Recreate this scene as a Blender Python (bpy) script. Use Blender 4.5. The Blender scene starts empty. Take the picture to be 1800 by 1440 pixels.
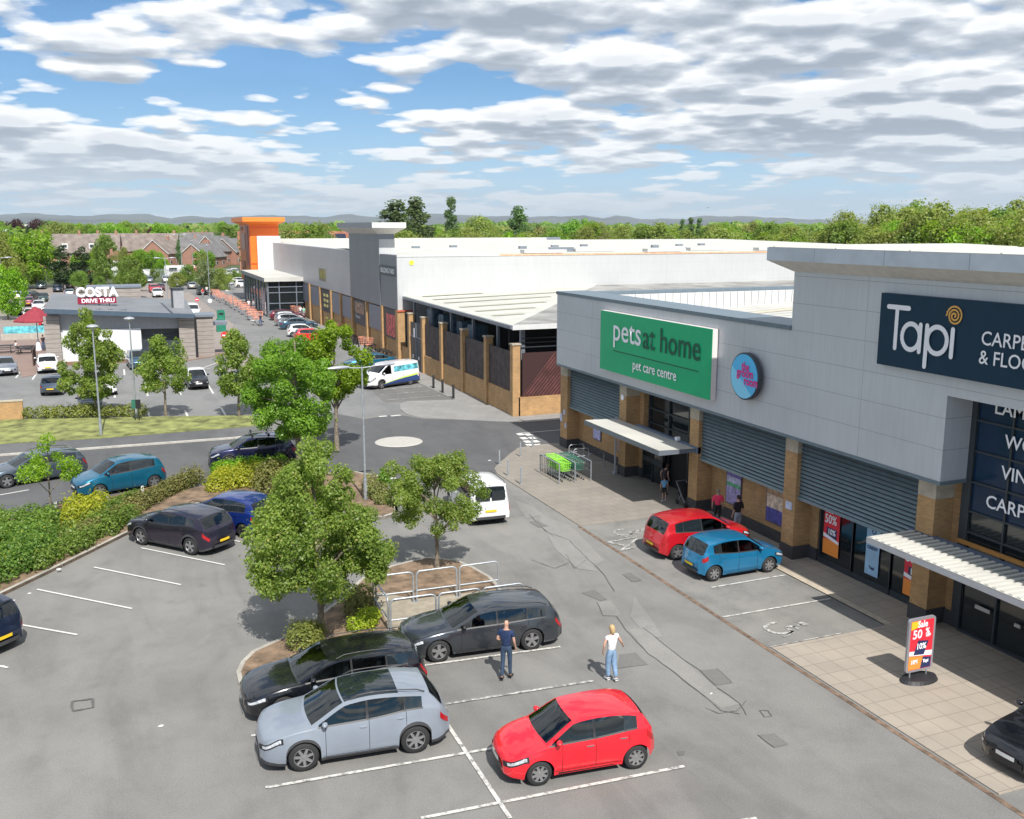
import bpy, bmesh, math, random
import numpy as np
from mathutils import Vector, Matrix
from math import radians as RAD, pi, sin, cos, sqrt, atan2

scene = bpy.context.scene
COL = scene.collection

# ---------------------------------------------------------------- camera
FPX, PITCH, YAW, CAM_H = 1692.4, RAD(10.745), RAD(21.893), 12.6
_cp, _sp, _cy, _sy = cos(PITCH), sin(PITCH), cos(YAW), sin(YAW)
FW = Vector((_sy*_cp, _cy*_cp, -_sp)); RT = Vector((_cy, -_sy, 0)); UP = RT.cross(FW)
cam_d = bpy.data.cameras.new("camera"); cam = bpy.data.objects.new("camera", cam_d); COL.objects.link(cam)
cam.matrix_world = Matrix(((RT.x, UP.x, -FW.x, 0), (RT.y, UP.y, -FW.y, 0), (RT.z, UP.z, -FW.z, CAM_H), (0, 0, 0, 1)))
cam_d.sensor_width = 36; cam_d.lens = 36*FPX/1800; cam_d.clip_start = .1; cam_d.clip_end = 60000
scene.camera = cam

# ---------------------------------------------------------------- sun, sky, exposure
SUN_EL, SUN_TRAVEL = RAD(49.6), (0.03, 1.0)          # shadows fall along +Y (away from the camera)
SKY_STRENGTH, SUN_STRENGTH = .06, 4.6
sl = bpy.data.lights.new("sun", 'SUN'); sl.energy = SUN_STRENGTH; sl.angle = RAD(.53); sl.color = (1, .965, .91)
so = bpy.data.objects.new("sun", sl); COL.objects.link(so)
_t = Vector((SUN_TRAVEL[0], SUN_TRAVEL[1], 0)).normalized()*cos(SUN_EL); _t.z = -sin(SUN_EL)
so.rotation_euler = _t.to_track_quat('-Z', 'Y').to_euler(); so.location = (0, -20, 40)
world = bpy.data.worlds.new("World"); scene.world = world; world.use_nodes = True
def N(nt, kind, **kw):
    n = nt.nodes.new(kind)
    for k, v in kw.items():
        if k.startswith('i_'):
            key = k[2:]; key = int(key) if key.isdigit() else key.replace('_', ' ')
            n.inputs[key].default_value = v
        else: setattr(n, k, v)
    return n
def math_node(nt, op, a, b=None, clamp=False):
    n = nt.nodes.new('ShaderNodeMath'); n.operation = op; n.use_clamp = clamp
    for i, s in enumerate((a, b)):
        if s is None: continue
        if isinstance(s, (int, float)): n.inputs[i].default_value = s
        else: nt.links.new(s, n.inputs[i])
    return n.outputs[0]
def ramp(nt, fac, stops, interp='LINEAR'):
    r = nt.nodes.new('ShaderNodeValToRGB'); r.color_ramp.interpolation = interp
    el = r.color_ramp.elements
    while len(el) < len(stops): el.new(.5)
    for e, (p, c) in zip(el, stops):
        e.position = p; e.color = c if len(c) == 4 else (*c, 1)
    nt.links.new(fac, r.inputs[0]); return r.outputs[0]
def mixc(nt, fac, a, b, blend='MIX'):
    m = nt.nodes.new('ShaderNodeMix'); m.data_type = 'RGBA'; m.blend_type = blend
    for i, s in ((0, fac), (6, a), (7, b)):
        if isinstance(s, (int, float)): m.inputs[i].default_value = s
        elif isinstance(s, tuple): m.inputs[i].default_value = s if len(s) == 4 else (*s, 1)
        else: nt.links.new(s, m.inputs[i])
    return m.outputs[2]
def build_world():
    nt = world.node_tree; nt.nodes.clear(); L = nt.links.new
    out = N(nt, 'ShaderNodeOutputWorld')
    sky = N(nt, 'ShaderNodeTexSky', sky_type='NISHITA', sun_disc=False, sun_elevation=SUN_EL, sun_rotation=atan2(-SUN_TRAVEL[0], -SUN_TRAVEL[1]))
    sky.air_density = 1.0; sky.dust_density = .1; sky.ozone_density = 3.5; sky.altitude = 50
    tc = N(nt, 'ShaderNodeTexCoord'); sep = N(nt, 'ShaderNodeSeparateXYZ'); L(tc.outputs['Generated'], sep.inputs[0])
    z = math_node(nt, 'MAXIMUM', sep.outputs[2], 0.0)
    zz = math_node(nt, 'ADD', z, .115)
    def plane(shift, seed):
        q = math_node(nt, 'ADD', zz, shift)
        u = math_node(nt, 'DIVIDE', sep.outputs[0], q); v = math_node(nt, 'DIVIDE', sep.outputs[1], q)
        c = N(nt, 'ShaderNodeCombineXYZ'); L(u, c.inputs[0]); L(v, c.inputs[1]); c.inputs[2].default_value = seed
        return c.outputs[0]
    def dens(shift):
        co = plane(shift, CLOUD_SEED)
        big = N(nt, 'ShaderNodeTexNoise', i_Scale=.45, i_Detail=1.0, i_Roughness=.5); L(co, big.inputs['Vector'])
        n1 = N(nt, 'ShaderNodeTexNoise', i_Scale=1.5, i_Detail=7.0, i_Roughness=.58); L(co, n1.inputs['Vector'])
        vo = N(nt, 'ShaderNodeTexVoronoi', i_Scale=2.7, i_Detail=2.0, i_Roughness=.5, feature='F1'); L(co, vo.inputs['Vector'])
        a = math_node(nt, 'MULTIPLY', big.outputs[0], .62); b = math_node(nt, 'MULTIPLY', n1.outputs[0], .5)
        c = math_node(nt, 'MULTIPLY', vo.outputs['Distance'], -.24)
        return math_node(nt, 'ADD', math_node(nt, 'ADD', a, b), math_node(nt, 'ADD', c, .155))
    d0, d1 = dens(0.0), dens(.010)
    cover = ramp(nt, d0, [(CLOUD_T-.01, (0, 0, 0)), (CLOUD_T+.018, (.6, .6, .6)), (CLOUD_T+.055, (1, 1, 1))], 'EASE')
    cover = math_node(nt, 'MULTIPLY', cover, math_node(nt, 'MULTIPLY', math_node(nt, 'ADD', z, .006), 40.0, clamp=True))
    lit = math_node(nt, 'MULTIPLY', math_node(nt, 'SUBTRACT', d0, d1), 7.5)
    lit = math_node(nt, 'ADD', lit, .57, clamp=True)
    thick = N(nt, 'ShaderNodeMapRange'); thick.inputs[1].default_value = CLOUD_T+.03; thick.inputs[2].default_value = CLOUD_T+.20
    thick.inputs[3].default_value = .22; thick.inputs[4].default_value = -.22; L(d0, thick.inputs[0])
    lit = math_node(nt, 'ADD', lit, thick.outputs[0], clamp=True)
    ccol = ramp(nt, lit, [(0, (.29, .335, .40)), (.35, (.40, .445, .51)), (.62, (.55, .59, .64)), (.85, (.76, .78, .80)), (1, (.88, .89, .90))])
    # far clouds pale and blue towards the horizon
    far = N(nt, 'ShaderNodeMapRange'); far.inputs[1].default_value = 0; far.inputs[2].default_value = .09
    far.inputs[3].default_value = .85; far.inputs[4].default_value = 0; L(z, far.inputs[0])
    ccol = mixc(nt, far.outputs[0], ccol, (.64, .73, .80))
    # thin veil, thicker low down
    nv = N(nt, 'ShaderNodeTexNoise', i_Scale=.9, i_Detail=6.0, i_Roughness=.6); L(plane(0.0, CLOUD_SEED+7), nv.inputs['Vector'])
    veil = ramp(nt, nv.outputs[0], [(.42, (0, 0, 0)), (.75, (.45, .45, .45))])
    low = N(nt, 'ShaderNodeMapRange'); low.inputs[1].default_value = 0; low.inputs[2].default_value = .16; low.inputs[3].default_value = .97; low.inputs[4].default_value = 0.0; L(z, low.inputs[0])
    veil = math_node(nt, 'MAXIMUM', veil, low.outputs[0])
    bg1 = N(nt, 'ShaderNodeBackground', i_Strength=SKY_STRENGTH); L(mixc(nt, 1.0, sky.outputs[0], (.62, .98, 1.28), 'MULTIPLY'), bg1.inputs[0])
    bgv = N(nt, 'ShaderNodeBackground', i_Strength=1.0); L(ramp(nt, z, [(0, (.52, .67, .78)), (.05, (.40, .61, .80)), (.14, (.20, .44, .76))]), bgv.inputs[0])
    bg2 = N(nt, 'ShaderNodeBackground', i_Strength=CLOUD_STRENGTH); L(ccol, bg2.inputs[0])
    m0 = N(nt, 'ShaderNodeMixShader'); L(veil, m0.inputs[0]); L(bg1.outputs[0], m0.inputs[1]); L(bgv.outputs[0], m0.inputs[2])
    m1 = N(nt, 'ShaderNodeMixShader'); L(cover, m1.inputs[0]); L(m0.outputs[0], m1.inputs[1]); L(bg2.outputs[0], m1.inputs[2])
    L(m1.outputs[0], out.inputs[0])
CLOUD_T, CLOUD_STRENGTH = .458, .98
CLOUD_SEED = 66.1
build_world()
vs = scene.view_settings; vs.view_transform = 'Standard'; vs.look = 'None'; vs.gamma = 1; vs.exposure = 0.42; vs.use_curve_mapping = False
try:
    scene.cycles.max_bounces = 6; scene.cycles.transparent_max_bounces = 8; scene.cycles.volume_bounces = 0
    scene.cycles.use_fast_gi = False; scene.cycles.sample_clamp_indirect = 6
except Exception: pass

# ---------------------------------------------------------------- the air between here and the hills
def build_haze():
    me = bpy.data.meshes.new('haze'); X, Y0, Y1, Z0, Z1 = 16000, -400, 22000, -8, 700
    v = [(x, y, z) for z in (Z0, Z1) for y in (Y0, Y1) for x in (-X, X+6000)]
    me.from_pydata(v, [], [(0, 2, 3, 1), (4, 5, 7, 6), (0, 1, 5, 4), (1, 3, 7, 5), (3, 2, 6, 7), (2, 0, 4, 6)])
    m = bpy.data.materials.new('haze_air'); m.use_nodes = True; nt = m.node_tree; nt.nodes.clear()
    o_ = N(nt, 'ShaderNodeOutputMaterial'); pv = N(nt, 'ShaderNodeVolumePrincipled', i_Density=HAZE_DENSITY, i_Anisotropy=.2); pv.inputs['Color'].default_value = (.80, .90, 1, 1)
    nt.links.new(pv.outputs[0], o_.inputs['Volume']); m.cycles.homogeneous_volume = True if hasattr(m.cycles, 'homogeneous_volume') else None
    me.materials.append(m); o = bpy.data.objects.new('haze', me); COL.objects.link(o); o['kind'] = 'stuff'; o['label'] = 'thin blue haze in the far distance'; o.display_type = 'WIRE'
HAZE_DENSITY = 4.5e-5

# ---------------------------------------------------------------- helpers
def g(x, y, z=0.0):                      # picture point -> place on the level z of the site plan
    d = FW*FPX + RT*(x-900) - UP*(y-720); t = (z-CAM_H)/d.z
    return Vector((d.x*t, d.y*t, z))
def tag(o, label=None, cat=None, group=None, kind=None):
    if label: o['label'] = label
    if cat: o['category'] = cat
    if group: o['group'] = group
    if kind: o['kind'] = kind
    return o
def thing(name, label, cat, loc=(0, 0, 0), rz=0.0, group=None):
    o = bpy.data.objects.new(name, None); COL.objects.link(o); o.location = loc; o.rotation_euler = (0, 0, rz)
    o.empty_display_size = .2
    return tag(o, label, cat, group)
def copy_tree(o, parent=None):
    c = o.copy(); COL.objects.link(c)
    if parent is not None: c.parent = parent; c.matrix_parent_inverse = o.matrix_parent_inverse
    for ch in list(o.children): copy_tree(ch, c)
    return c
class MB:
    def __init__(s, org=(0, 0, 0)): s.v = []; s.f = []; s.m = []; s.o = Vector(org)
    def add(s, vs_, fs, m=0):
        n = len(s.v); s.v += [(p[0]-s.o[0], p[1]-s.o[1], p[2]-s.o[2]) for p in vs_]
        s.f += [tuple(i+n for i in f) for f in fs]; s.m += [m]*len(fs); return s
    def box(s, x0, x1, y0, y1, z0, z1, m=0):
        return s.add([(x0,y0,z0),(x1,y0,z0),(x1,y1,z0),(x0,y1,z0),(x0,y0,z1),(x1,y0,z1),(x1,y1,z1),(x0,y1,z1)],
                     [(0,3,2,1),(4,5,6,7),(0,1,5,4),(1,2,6,5),(2,3,7,6),(3,0,4,7)], m)
    def quad(s, a, b, c, d, m=0): return s.add([a, b, c, d], [(0, 1, 2, 3)], m)
    def poly(s, pts, z, m=0):
        return s.add([(p[0], p[1], z) for p in pts], [tuple(range(len(pts)))], m)
    def prism(s, pts, z0, z1, m=0):
        n = len(pts); a = sum(pts[i][0]*pts[(i+1)%n][1]-pts[(i+1)%n][0]*pts[i][1] for i in range(n))
        if a < 0: pts = list(reversed(pts))
        vs_ = [(p[0], p[1], z0) for p in pts]+[(p[0], p[1], z1) for p in pts]
        fs = [tuple(reversed(range(n))), tuple(range(n, 2*n))]+[(i, (i+1)%n, n+(i+1)%n, n+i) for i in range(n)]
        return s.add(vs_, fs, m)
    def extr(s, pts, vec, m=0):           # 3-D outline extruded along vec
        n = len(pts); vec = Vector(vec); p2 = [Vector(p)+vec for p in pts]
        return s.add([tuple(p) for p in pts]+[tuple(p) for p in p2], [tuple(reversed(range(n))), tuple(range(n, 2*n))]+[(i, (i+1)%n, n+(i+1)%n, n+i) for i in range(n)], m)
    def rings(s, rings, cap=True, m=0, closed=True):
        n = len(rings[0]); vs_ = [p for r in rings for p in r]; fs = []
        for k in range(len(rings)-1):
            for i in range(n if closed else n-1):
                j = (i+1) % n; fs.append((k*n+i, k*n+j, (k+1)*n+j, (k+1)*n+i))
        if cap: fs.append(tuple(reversed(range(n)))); fs.append(tuple((len(rings)-1)*n+i for i in range(n)))
        return s.add([tuple(p) for p in vs_], fs, m)
    def tube(s, pts, r, n=8, m=0, cap=True):
        pts = [Vector(p) for p in pts]; rs = r if isinstance(r, (list, tuple)) else [r]*len(pts)
        rings = []; ref = None
        for i, p in enumerate(pts):
            d = (pts[min(i+1, len(pts)-1)]-pts[max(i-1, 0)]).normalized()
            if ref is None: ref = Vector((0, 0, 1)) if abs(d.z) < .9 else Vector((1, 0, 0))
            a = d.cross(ref).normalized(); b = d.cross(a).normalized(); ref = -b if False else ref
            rings.append([p+(a*cos(2*pi*k/n)+b*sin(2*pi*k/n))*rs[i] for k in range(n)])
        return s.rings(rings, cap, m)
    def cyl(s, c, r, z0, z1, n=16, m=0, r1=None):
        r1 = r if r1 is None else r1
        return s.rings([[(c[0]+r*cos(2*pi*k/n), c[1]+r*sin(2*pi*k/n), z0) for k in range(n)], [(c[0]+r1*cos(2*pi*k/n), c[1]+r1*sin(2*pi*k/n), z1) for k in range(n)]], True, m)
    def lathe(s, prof, c=(0, 0, 0), axis='z', n=20, m=0, cap=True):
        rings = []
        for r, h in prof:
            ring = []
            for k in range(n):
                a, b = r*cos(2*pi*k/n), r*sin(2*pi*k/n)
                ring.append((c[0]+a, c[1]+b, c[2]+h) if axis == 'z' else ((c[0]+a, c[1]+h, c[2]+b) if axis == 'y' else (c[0]+h, c[1]+a, c[2]+b)))
            rings.append(ring)
        return s.rings(rings, cap, m)
    def build(s, name, mats, parent=None, smooth=None, loc=None):
        me = bpy.data.meshes.new(name); me.from_pydata([tuple(v) for v in s.v], [], s.f)
        mats = mats if isinstance(mats, (list, tuple)) else [mats]
        for m in mats: me.materials.append(m)
        me.polygons.foreach_set('material_index', s.m)
        bm = bmesh.new(); bm.from_mesh(me); bmesh.ops.recalc_face_normals(bm, faces=bm.faces); bm.to_mesh(me); bm.free()
        if smooth is not None:
            me.polygons.foreach_set('use_smooth', [True]*len(me.polygons)); me.set_sharp_from_angle(angle=RAD(smooth))
        me.update(); o = bpy.data.objects.new(name, me); COL.objects.link(o)
        if parent is not None: o.parent = parent
        if loc is not None: o.location = loc
        return o
# (haze is built once its helper nodes exist)
build_haze()
def struct(name, mb, mats, smooth=None):
    return tag(mb.build(name, mats, None, smooth), kind='structure')

# ---------------------------------------------------------------- materials
MATS = {}
def mat(name, col=(.5, .5, .5), rough=.6, metal=0.0, spec=.5, var=.06, nscale=3.0, bump=0.0, bscale=40.0, coat=0.0, emit=0.0, trans=0.0, gen=False):
    if name in MATS: return MATS[name]
    m = bpy.data.materials.new(name); m.use_nodes = True; nt = m.node_tree; L = nt.links.new
    b = nt.nodes['Principled BSDF']; b.inputs['Base Color'].default_value = (*col, 1); b.inputs['Roughness'].default_value = rough
    b.inputs['Metallic'].default_value = metal; b.inputs['Specular IOR Level'].default_value = spec
    b.inputs['Coat Weight'].default_value = coat; b.inputs['Coat Roughness'].default_value = .03
    tc = N(nt, 'ShaderNodeTexCoord')
    if var:
        n = N(nt, 'ShaderNodeTexNoise', i_Scale=nscale, i_Detail=5.0, i_Roughness=.6); L(tc.outputs['Object'], n.inputs['Vector'])
        lo = tuple(max(0, c*(1-var*2)) for c in col); hi = tuple(min(1, c*(1+var*2)) for c in col)
        L(ramp(nt, n.outputs[0], [(.3, lo), (.7, hi)]), b.inputs['Base Color'])
    if bump:
        n2 = N(nt, 'ShaderNodeTexNoise', i_Scale=bscale, i_Detail=4.0); L(tc.outputs['Object'], n2.inputs['Vector'])
        bp = N(nt, 'ShaderNodeBump', i_Strength=bump, i_Distance=.02); L(n2.outputs[0], bp.inputs['Height']); L(bp.outputs[0], b.inputs['Normal'])
    if emit: b.inputs['Emission Color'].default_value = (*col, 1); b.inputs['Emission Strength'].default_value = emit
    MATS[name] = m; return m
def bsdf(m): return m.node_tree.nodes['Principled BSDF']

def asphalt(name, base, dark, light, stain=.5, worn=0.0):
    m = bpy.data.materials.new(name); m.use_nodes = True; nt = m.node_tree; L = nt.links.new; b = bsdf(m)
    tc = N(nt, 'ShaderNodeTexCoord'); P = tc.outputs['Object']
    big = N(nt, 'ShaderNodeTexNoise', i_Scale=.09, i_Detail=6.0, i_Roughness=.62, i_Distortion=.6); L(P, big.inputs['Vector'])
    mid = N(nt, 'ShaderNodeTexNoise', i_Scale=.7, i_Detail=6.0, i_Roughness=.7); L(P, mid.inputs['Vector'])
    fine = N(nt, 'ShaderNodeTexNoise', i_Scale=26.0, i_Detail=3.0, i_Roughness=.7); L(P, fine.inputs['Vector'])
    c = ramp(nt, big.outputs[0], [(.3, dark), (.5, base), (.72, light)])
    c2 = ramp(nt, mid.outputs[0], [(.28, (.70, .70, .70)), (.5, (1, 1, 1)), (.75, (1.16, 1.14, 1.11))])
    c = mixc(nt, stain, c, c2, 'MULTIPLY')
    c3 = ramp(nt, fine.outputs[0], [(.3, (.76, .76, .76)), (.7, (1.2, 1.2, 1.2))])
    c = mixc(nt, .75, c, c3, 'MULTIPLY')
    st = N(nt, 'ShaderNodeTexNoise', i_Scale=.28, i_Detail=5.0, i_Roughness=.6, i_Distortion=1.2); mp_ = N(nt, 'ShaderNodeMapping'); mp_.inputs['Scale'].default_value = (1.6, .45, 1); L(P, mp_.inputs[0]); L(mp_.outputs[0], st.inputs['Vector'])
    c = mixc(nt, .8, c, ramp(nt, st.outputs[0], [(.36, (.84, .84, .84)), (.5, (1, 1, 1)), (.66, (1.07, 1.065, 1.05))]), 'MULTIPLY')
    sk = N(nt, 'ShaderNodeTexVoronoi', i_Scale=3.1); L(P, sk.inputs['Vector']); c = mixc(nt, .5, c, ramp(nt, sk.outputs['Distance'], [(.02, (1.5, 1.48, 1.42)), (.045, (1, 1, 1))]), 'MULTIPLY')
    # oil spots and stray pale specks
    vo = N(nt, 'ShaderNodeTexVoronoi', i_Scale=.45); L(P, vo.inputs['Vector'])
    sp = ramp(nt, vo.outputs['Distance'], [(.03, (.72, .71, .7)), (.11, (1, 1, 1))])
    c = mixc(nt, .55, c, sp, 'MULTIPLY')
    L(c, b.inputs['Base Color']); b.inputs['Roughness'].default_value = .86; b.inputs['Specular IOR Level'].default_value = .35
    bp = N(nt, 'ShaderNodeBump', i_Strength=.35, i_Distance=.01); L(fine.outputs[0], bp.inputs['Height']); L(bp.outputs[0], b.inputs['Normal'])
    MATS[name] = m; return m
def brick(name, c1, c2, mortar, plane='auto'):
    m = bpy.data.materials.new(name); m.use_nodes = True; nt = m.node_tree; L = nt.links.new; b = bsdf(m)
    tc = N(nt, 'ShaderNodeTexCoord'); ge = N(nt, 'ShaderNodeNewGeometry')
    s = N(nt, 'ShaderNodeSeparateXYZ'); L(tc.outputs['Object'], s.inputs[0]); n_ = N(nt, 'ShaderNodeSeparateXYZ'); L(ge.outputs['True Normal'], n_.inputs[0])
    ax = math_node(nt, 'GREATER_THAN', math_node(nt, 'ABSOLUTE', n_.outputs[0]), .5)
    mx = N(nt, 'ShaderNodeMix'); mx.data_type = 'FLOAT'; L(ax, mx.inputs[0]); L(s.outputs[0], mx.inputs[2]); L(s.outputs[1], mx.inputs[3])
    c = N(nt, 'ShaderNodeCombineXYZ'); L(mx.outputs[0], c.inputs[0]); L(s.outputs[2], c.inputs[1])
    bt = N(nt, 'ShaderNodeTexBrick', i_Scale=1.0); bt.inputs['Brick Width'].default_value = .225; bt.inputs['Row Height'].default_value = .075
    bt.inputs['Mortar Size'].default_value = .009; bt.inputs['Color1'].default_value = (*c1, 1); bt.inputs['Color2'].default_value = (*c2, 1); bt.inputs['Mortar'].default_value = (*mortar, 1)
    L(c.outputs[0], bt.inputs['Vector'])
    nz = N(nt, 'ShaderNodeTexNoise', i_Scale=1.3, i_Detail=5.0); L(tc.outputs['Object'], nz.inputs['Vector'])
    L(mixc(nt, .6, bt.outputs[0], ramp(nt, nz.outputs[0], [(.3, (.72, .72, .72)), (.7, (1.18, 1.15, 1.1))]), 'MULTIPLY'), b.inputs['Base Color'])
    b.inputs['Roughness'].default_value = .85; MATS[name] = m; return m
def panelled(name, col, pitch_z=.98, pitch_h=6.8, rough=.38, metal=.3, off=(0, 0), line=.55, var=.05, org=0.0):
    """metal cladding: flat sheets with thin joints every pitch_z up and pitch_h along"""
    m = bpy.data.materials.new(name); m.use_nodes = True; nt = m.node_tree; L = nt.links.new; b = bsdf(m)
    tc = N(nt, 'ShaderNodeTexCoord'); s = N(nt, 'ShaderNodeSeparateXYZ'); L(tc.outputs['Object'], s.inputs[0])
    def joint(sock, pitch, o, w):
        f = math_node(nt, 'FRACT', math_node(nt, 'DIVIDE', math_node(nt, 'ADD', sock, o), pitch))
        return math_node(nt, 'LESS_THAN', f, w/pitch)
    j = joint(s.outputs[2], pitch_z, off[0], .018)
    if pitch_h:
        xy = math_node(nt, 'ADD', s.outputs[0], s.outputs[1]); j = math_node(nt, 'MAXIMUM', j, joint(xy, pitch_h, off[1], .018))
    cell = N(nt, 'ShaderNodeTexNoise', i_Scale=.35, i_Detail=3.0); L(tc.outputs['Object'], cell.inputs['Vector'])
    base = ramp(nt, cell.outputs[0], [(.3, tuple(c*(1-var) for c in col)), (.7, tuple(min(1, c*(1+var)) for c in col))])
    dn = N(nt, 'ShaderNodeTexNoise', i_Scale=2.5, i_Detail=6.0); mp = N(nt, 'ShaderNodeMapping'); mp.inputs['Scale'].default_value = (3, 3, .25)
    L(tc.outputs['Object'], mp.inputs[0]); L(mp.outputs[0], dn.inputs['Vector'])
    base = mixc(nt, .35, base, ramp(nt, dn.outputs[0], [(.35, (.86, .86, .85)), (.6, (1, 1, 1))]), 'MULTIPLY')
    L(mixc(nt, math_node(nt, 'MULTIPLY', j, line), base, tuple(c*.25 for c in col)), b.inputs['Base Color'])
    b.inputs['Roughness'].default_value = rough; b.inputs['Metallic'].default_value = metal
    MATS[name] = m; return m
def paving(name, c1, c2, joint, sx=.45, sy=.45, squash=0.5, rough=.85):
    m = bpy.data.materials.new(name); m.use_nodes = True; nt = m.node_tree; L = nt.links.new; b = bsdf(m)
    tc = N(nt, 'ShaderNodeTexCoord'); bt = N(nt, 'ShaderNodeTexBrick', i_Scale=1.0); bt.offset = squash; L(tc.outputs['Object'], bt.inputs['Vector'])
    bt.inputs['Brick Width'].default_value = sx; bt.inputs['Row Height'].default_value = sy; bt.inputs['Mortar Size'].default_value = .012
    bt.inputs['Color1'].default_value = (*c1, 1); bt.inputs['Color2'].default_value = (*c2, 1); bt.inputs['Mortar'].default_value = (*joint, 1)
    nz = N(nt, 'ShaderNodeTexNoise', i_Scale=.5, i_Detail=7.0, i_Roughness=.65); L(tc.outputs['Object'], nz.inputs['Vector'])
    c = mixc(nt, .7, bt.outputs[0], ramp(nt, nz.outputs[0], [(.3, (.78, .78, .79)), (.7, (1.12, 1.1, 1.08))]), 'MULTIPLY')
    L(c, b.inputs['Base Color']); b.inputs['Roughness'].default_value = rough; MATS[name] = m; return m
def worn_paint(name, col=(.62, .62, .6), under=(.2, .2, .197), wear=.5):
    m = bpy.data.materials.new(name); m.use_nodes = True; nt = m.node_tree; L = nt.links.new; b = bsdf(m)
    tc = N(nt, 'ShaderNodeTexCoord'); n = N(nt, 'ShaderNodeTexNoise', i_Scale=5.0, i_Detail=8.0, i_Roughness=.75); L(tc.outputs['Object'], n.inputs['Vector'])
    k = ramp(nt, n.outputs[0], [(wear-.07, under), (wear+.05, col)]); L(k, b.inputs['Base Color']); b.inputs['Roughness'].default_value = .8
    MATS[name] = m; return m
def leaf_mat(name, a, b_, c_=None, transl=.45, vary=1.0):
    m = bpy.data.materials.new(name); m.use_nodes = True; nt = m.node_tree; L = nt.links.new; nt.nodes.remove(nt.nodes['Principled BSDF'])
    out = nt.nodes['Material Output']; ge = N(nt, 'ShaderNodeNewGeometry'); oi = N(nt, 'ShaderNodeObjectInfo')
    stops = [(0, a), (1, b_)] if c_ is None else [(0, a), (.6, b_), (.9, b_), (1, c_)]
    col = ramp(nt, ge.outputs['Random Per Island'], stops)
    tc = N(nt, 'ShaderNodeTexCoord'); nz = N(nt, 'ShaderNodeTexNoise', i_Scale=.9, i_Detail=3.0); L(tc.outputs['Object'], nz.inputs['Vector'])
    col = mixc(nt, .8, col, ramp(nt, nz.outputs[0], [(.32, (.62, .70, .5)), (.68, (1.35, 1.28, 1.2))]), 'MULTIPLY')
    hs = N(nt, 'ShaderNodeHueSaturation'); L(col, hs.inputs['Color'])
    L(math_node(nt, 'ADD', math_node(nt, 'MULTIPLY', oi.outputs['Random'], .04*vary), .5-.02*vary), hs.inputs['Hue'])
    L(math_node(nt, 'ADD', math_node(nt, 'MULTIPLY', oi.outputs['Random'], .4*vary), 1-.2*vary), hs.inputs['Value']); col = hs.outputs[0]
    d = N(nt, 'ShaderNodeBsdfDiffuse'); t = N(nt, 'ShaderNodeBsdfTranslucent'); gl = N(nt, 'ShaderNodeBsdfGlossy', i_Roughness=.45)
    L(col, d.inputs[0]); L(mixc(nt, 1.0, col, (1.35, 1.5, .7), 'MULTIPLY'), t.inputs[0]); gl.inputs[0].default_value = (.5, .5, .5, 1)
    mx = N(nt, 'ShaderNodeMixShader', i_0=transl); L(d.outputs[0], mx.inputs[1]); L(t.outputs[0], mx.inputs[2])
    m2 = N(nt, 'ShaderNodeMixShader', i_0=.035); L(mx.outputs[0], m2.inputs[1]); L(gl.outputs[0], m2.inputs[2]); L(m2.outputs[0], out.inputs[0])
    MATS[name] = m; return m

def text(name, s, o, ex, ez, size, m, parent=None, n=(0, 0, 0), depth=.03, xs=1.0, bold=0.0, align='LEFT', shear=0.0, spacing=1.0, fit=None):
    """raised lettering: s laid along ex (width) and ez (height) from point o, standing proud along n"""
    cu = bpy.data.curves.new(name, 'FONT'); cu.body = s; cu.size = size; cu.align_x = align; cu.offset = bold; cu.shear = shear; cu.space_character = spacing
    cu.resolution_u = 3
    tmp = bpy.data.objects.new(name+'_tmp', cu); COL.objects.link(tmp)
    dg = bpy.context.evaluated_depsgraph_get(); me = bpy.data.meshes.new_from_object(tmp.evaluated_get(dg))
    bpy.data.objects.remove(tmp); bpy.data.curves.remove(cu)
    ex, ez, o = Vector(ex).normalized(), Vector(ez).normalized(), Vector(o); nn = ex.cross(ez).normalized()
    if fit: xs = fit/max(1e-3, max(v.co.x for v in me.vertices)-min(v.co.x for v in me.vertices))
    for v in me.vertices:
        c = v.co.copy(); v.co = o+ex*(c.x*xs)+ez*c.y+nn*depth
    me.materials.clear(); me.materials.append(m); me.update()
    ob = bpy.data.objects.new(name, me); COL.objects.link(ob)
    if parent is not None:
        ob.parent = parent; ob.location = (0, 0, 0)
        for v in me.vertices: v.co -= Vector(parent.location)
        if parent.parent is not None:
            for v in me.vertices: v.co -= Vector(parent.parent.location)
    return ob
# ---------------------------------------------------------------- ground, roads, pavements
ASPH = asphalt('asphalt_park', (.203, .197, .186), (.168, .163, .155), (.236, .229, .215))
ASPH2 = asphalt('asphalt_lane', (.20, .20, .198), (.175, .175, .173), (.225, .222, .218))
ROADM = asphalt('asphalt_new', (.105, .105, .108), (.093, .093, .096), (.118, .118, .12), stain=.4)
PATCHD = asphalt('asphalt_patch_dark', (.158, .154, .147), (.145, .141, .135), (.172, .167, .16))
PATCHL = asphalt('asphalt_patch_light', (.24, .232, .218), (.22, .213, .20), (.26, .25, .236))
TANB = paving('block_paving_tan', (.29, .25, .225), (.32, .275, .25), (.20, .175, .16), .2, .1)
BRICKP = paving('block_paving_red', (.27, .19, .16), (.30, .215, .18), (.18, .13, .11), .2, .1)
SLAB = paving('slab_paving', (.36, .315, .26), (.33, .29, .24), (.22, .19, .155), .62, .62, 0.0)
SLAB2 = paving('slab_paving_worn', (.25, .225, .195), (.275, .245, .21), (.18, .16, .14), .6, .6, .5)
SLAB3 = paving('slab_paving_grey', (.27, .265, .255), (.25, .245, .235), (.19, .185, .18), .6, .6, .5)
KERB = mat('kerb_concrete', (.36, .335, .295), .85, var=.12, nscale=1.5)
SOIL = mat('soil', (.19, .13, .085), .95, var=.28, nscale=2.2, bump=.8, bscale=14)
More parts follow.
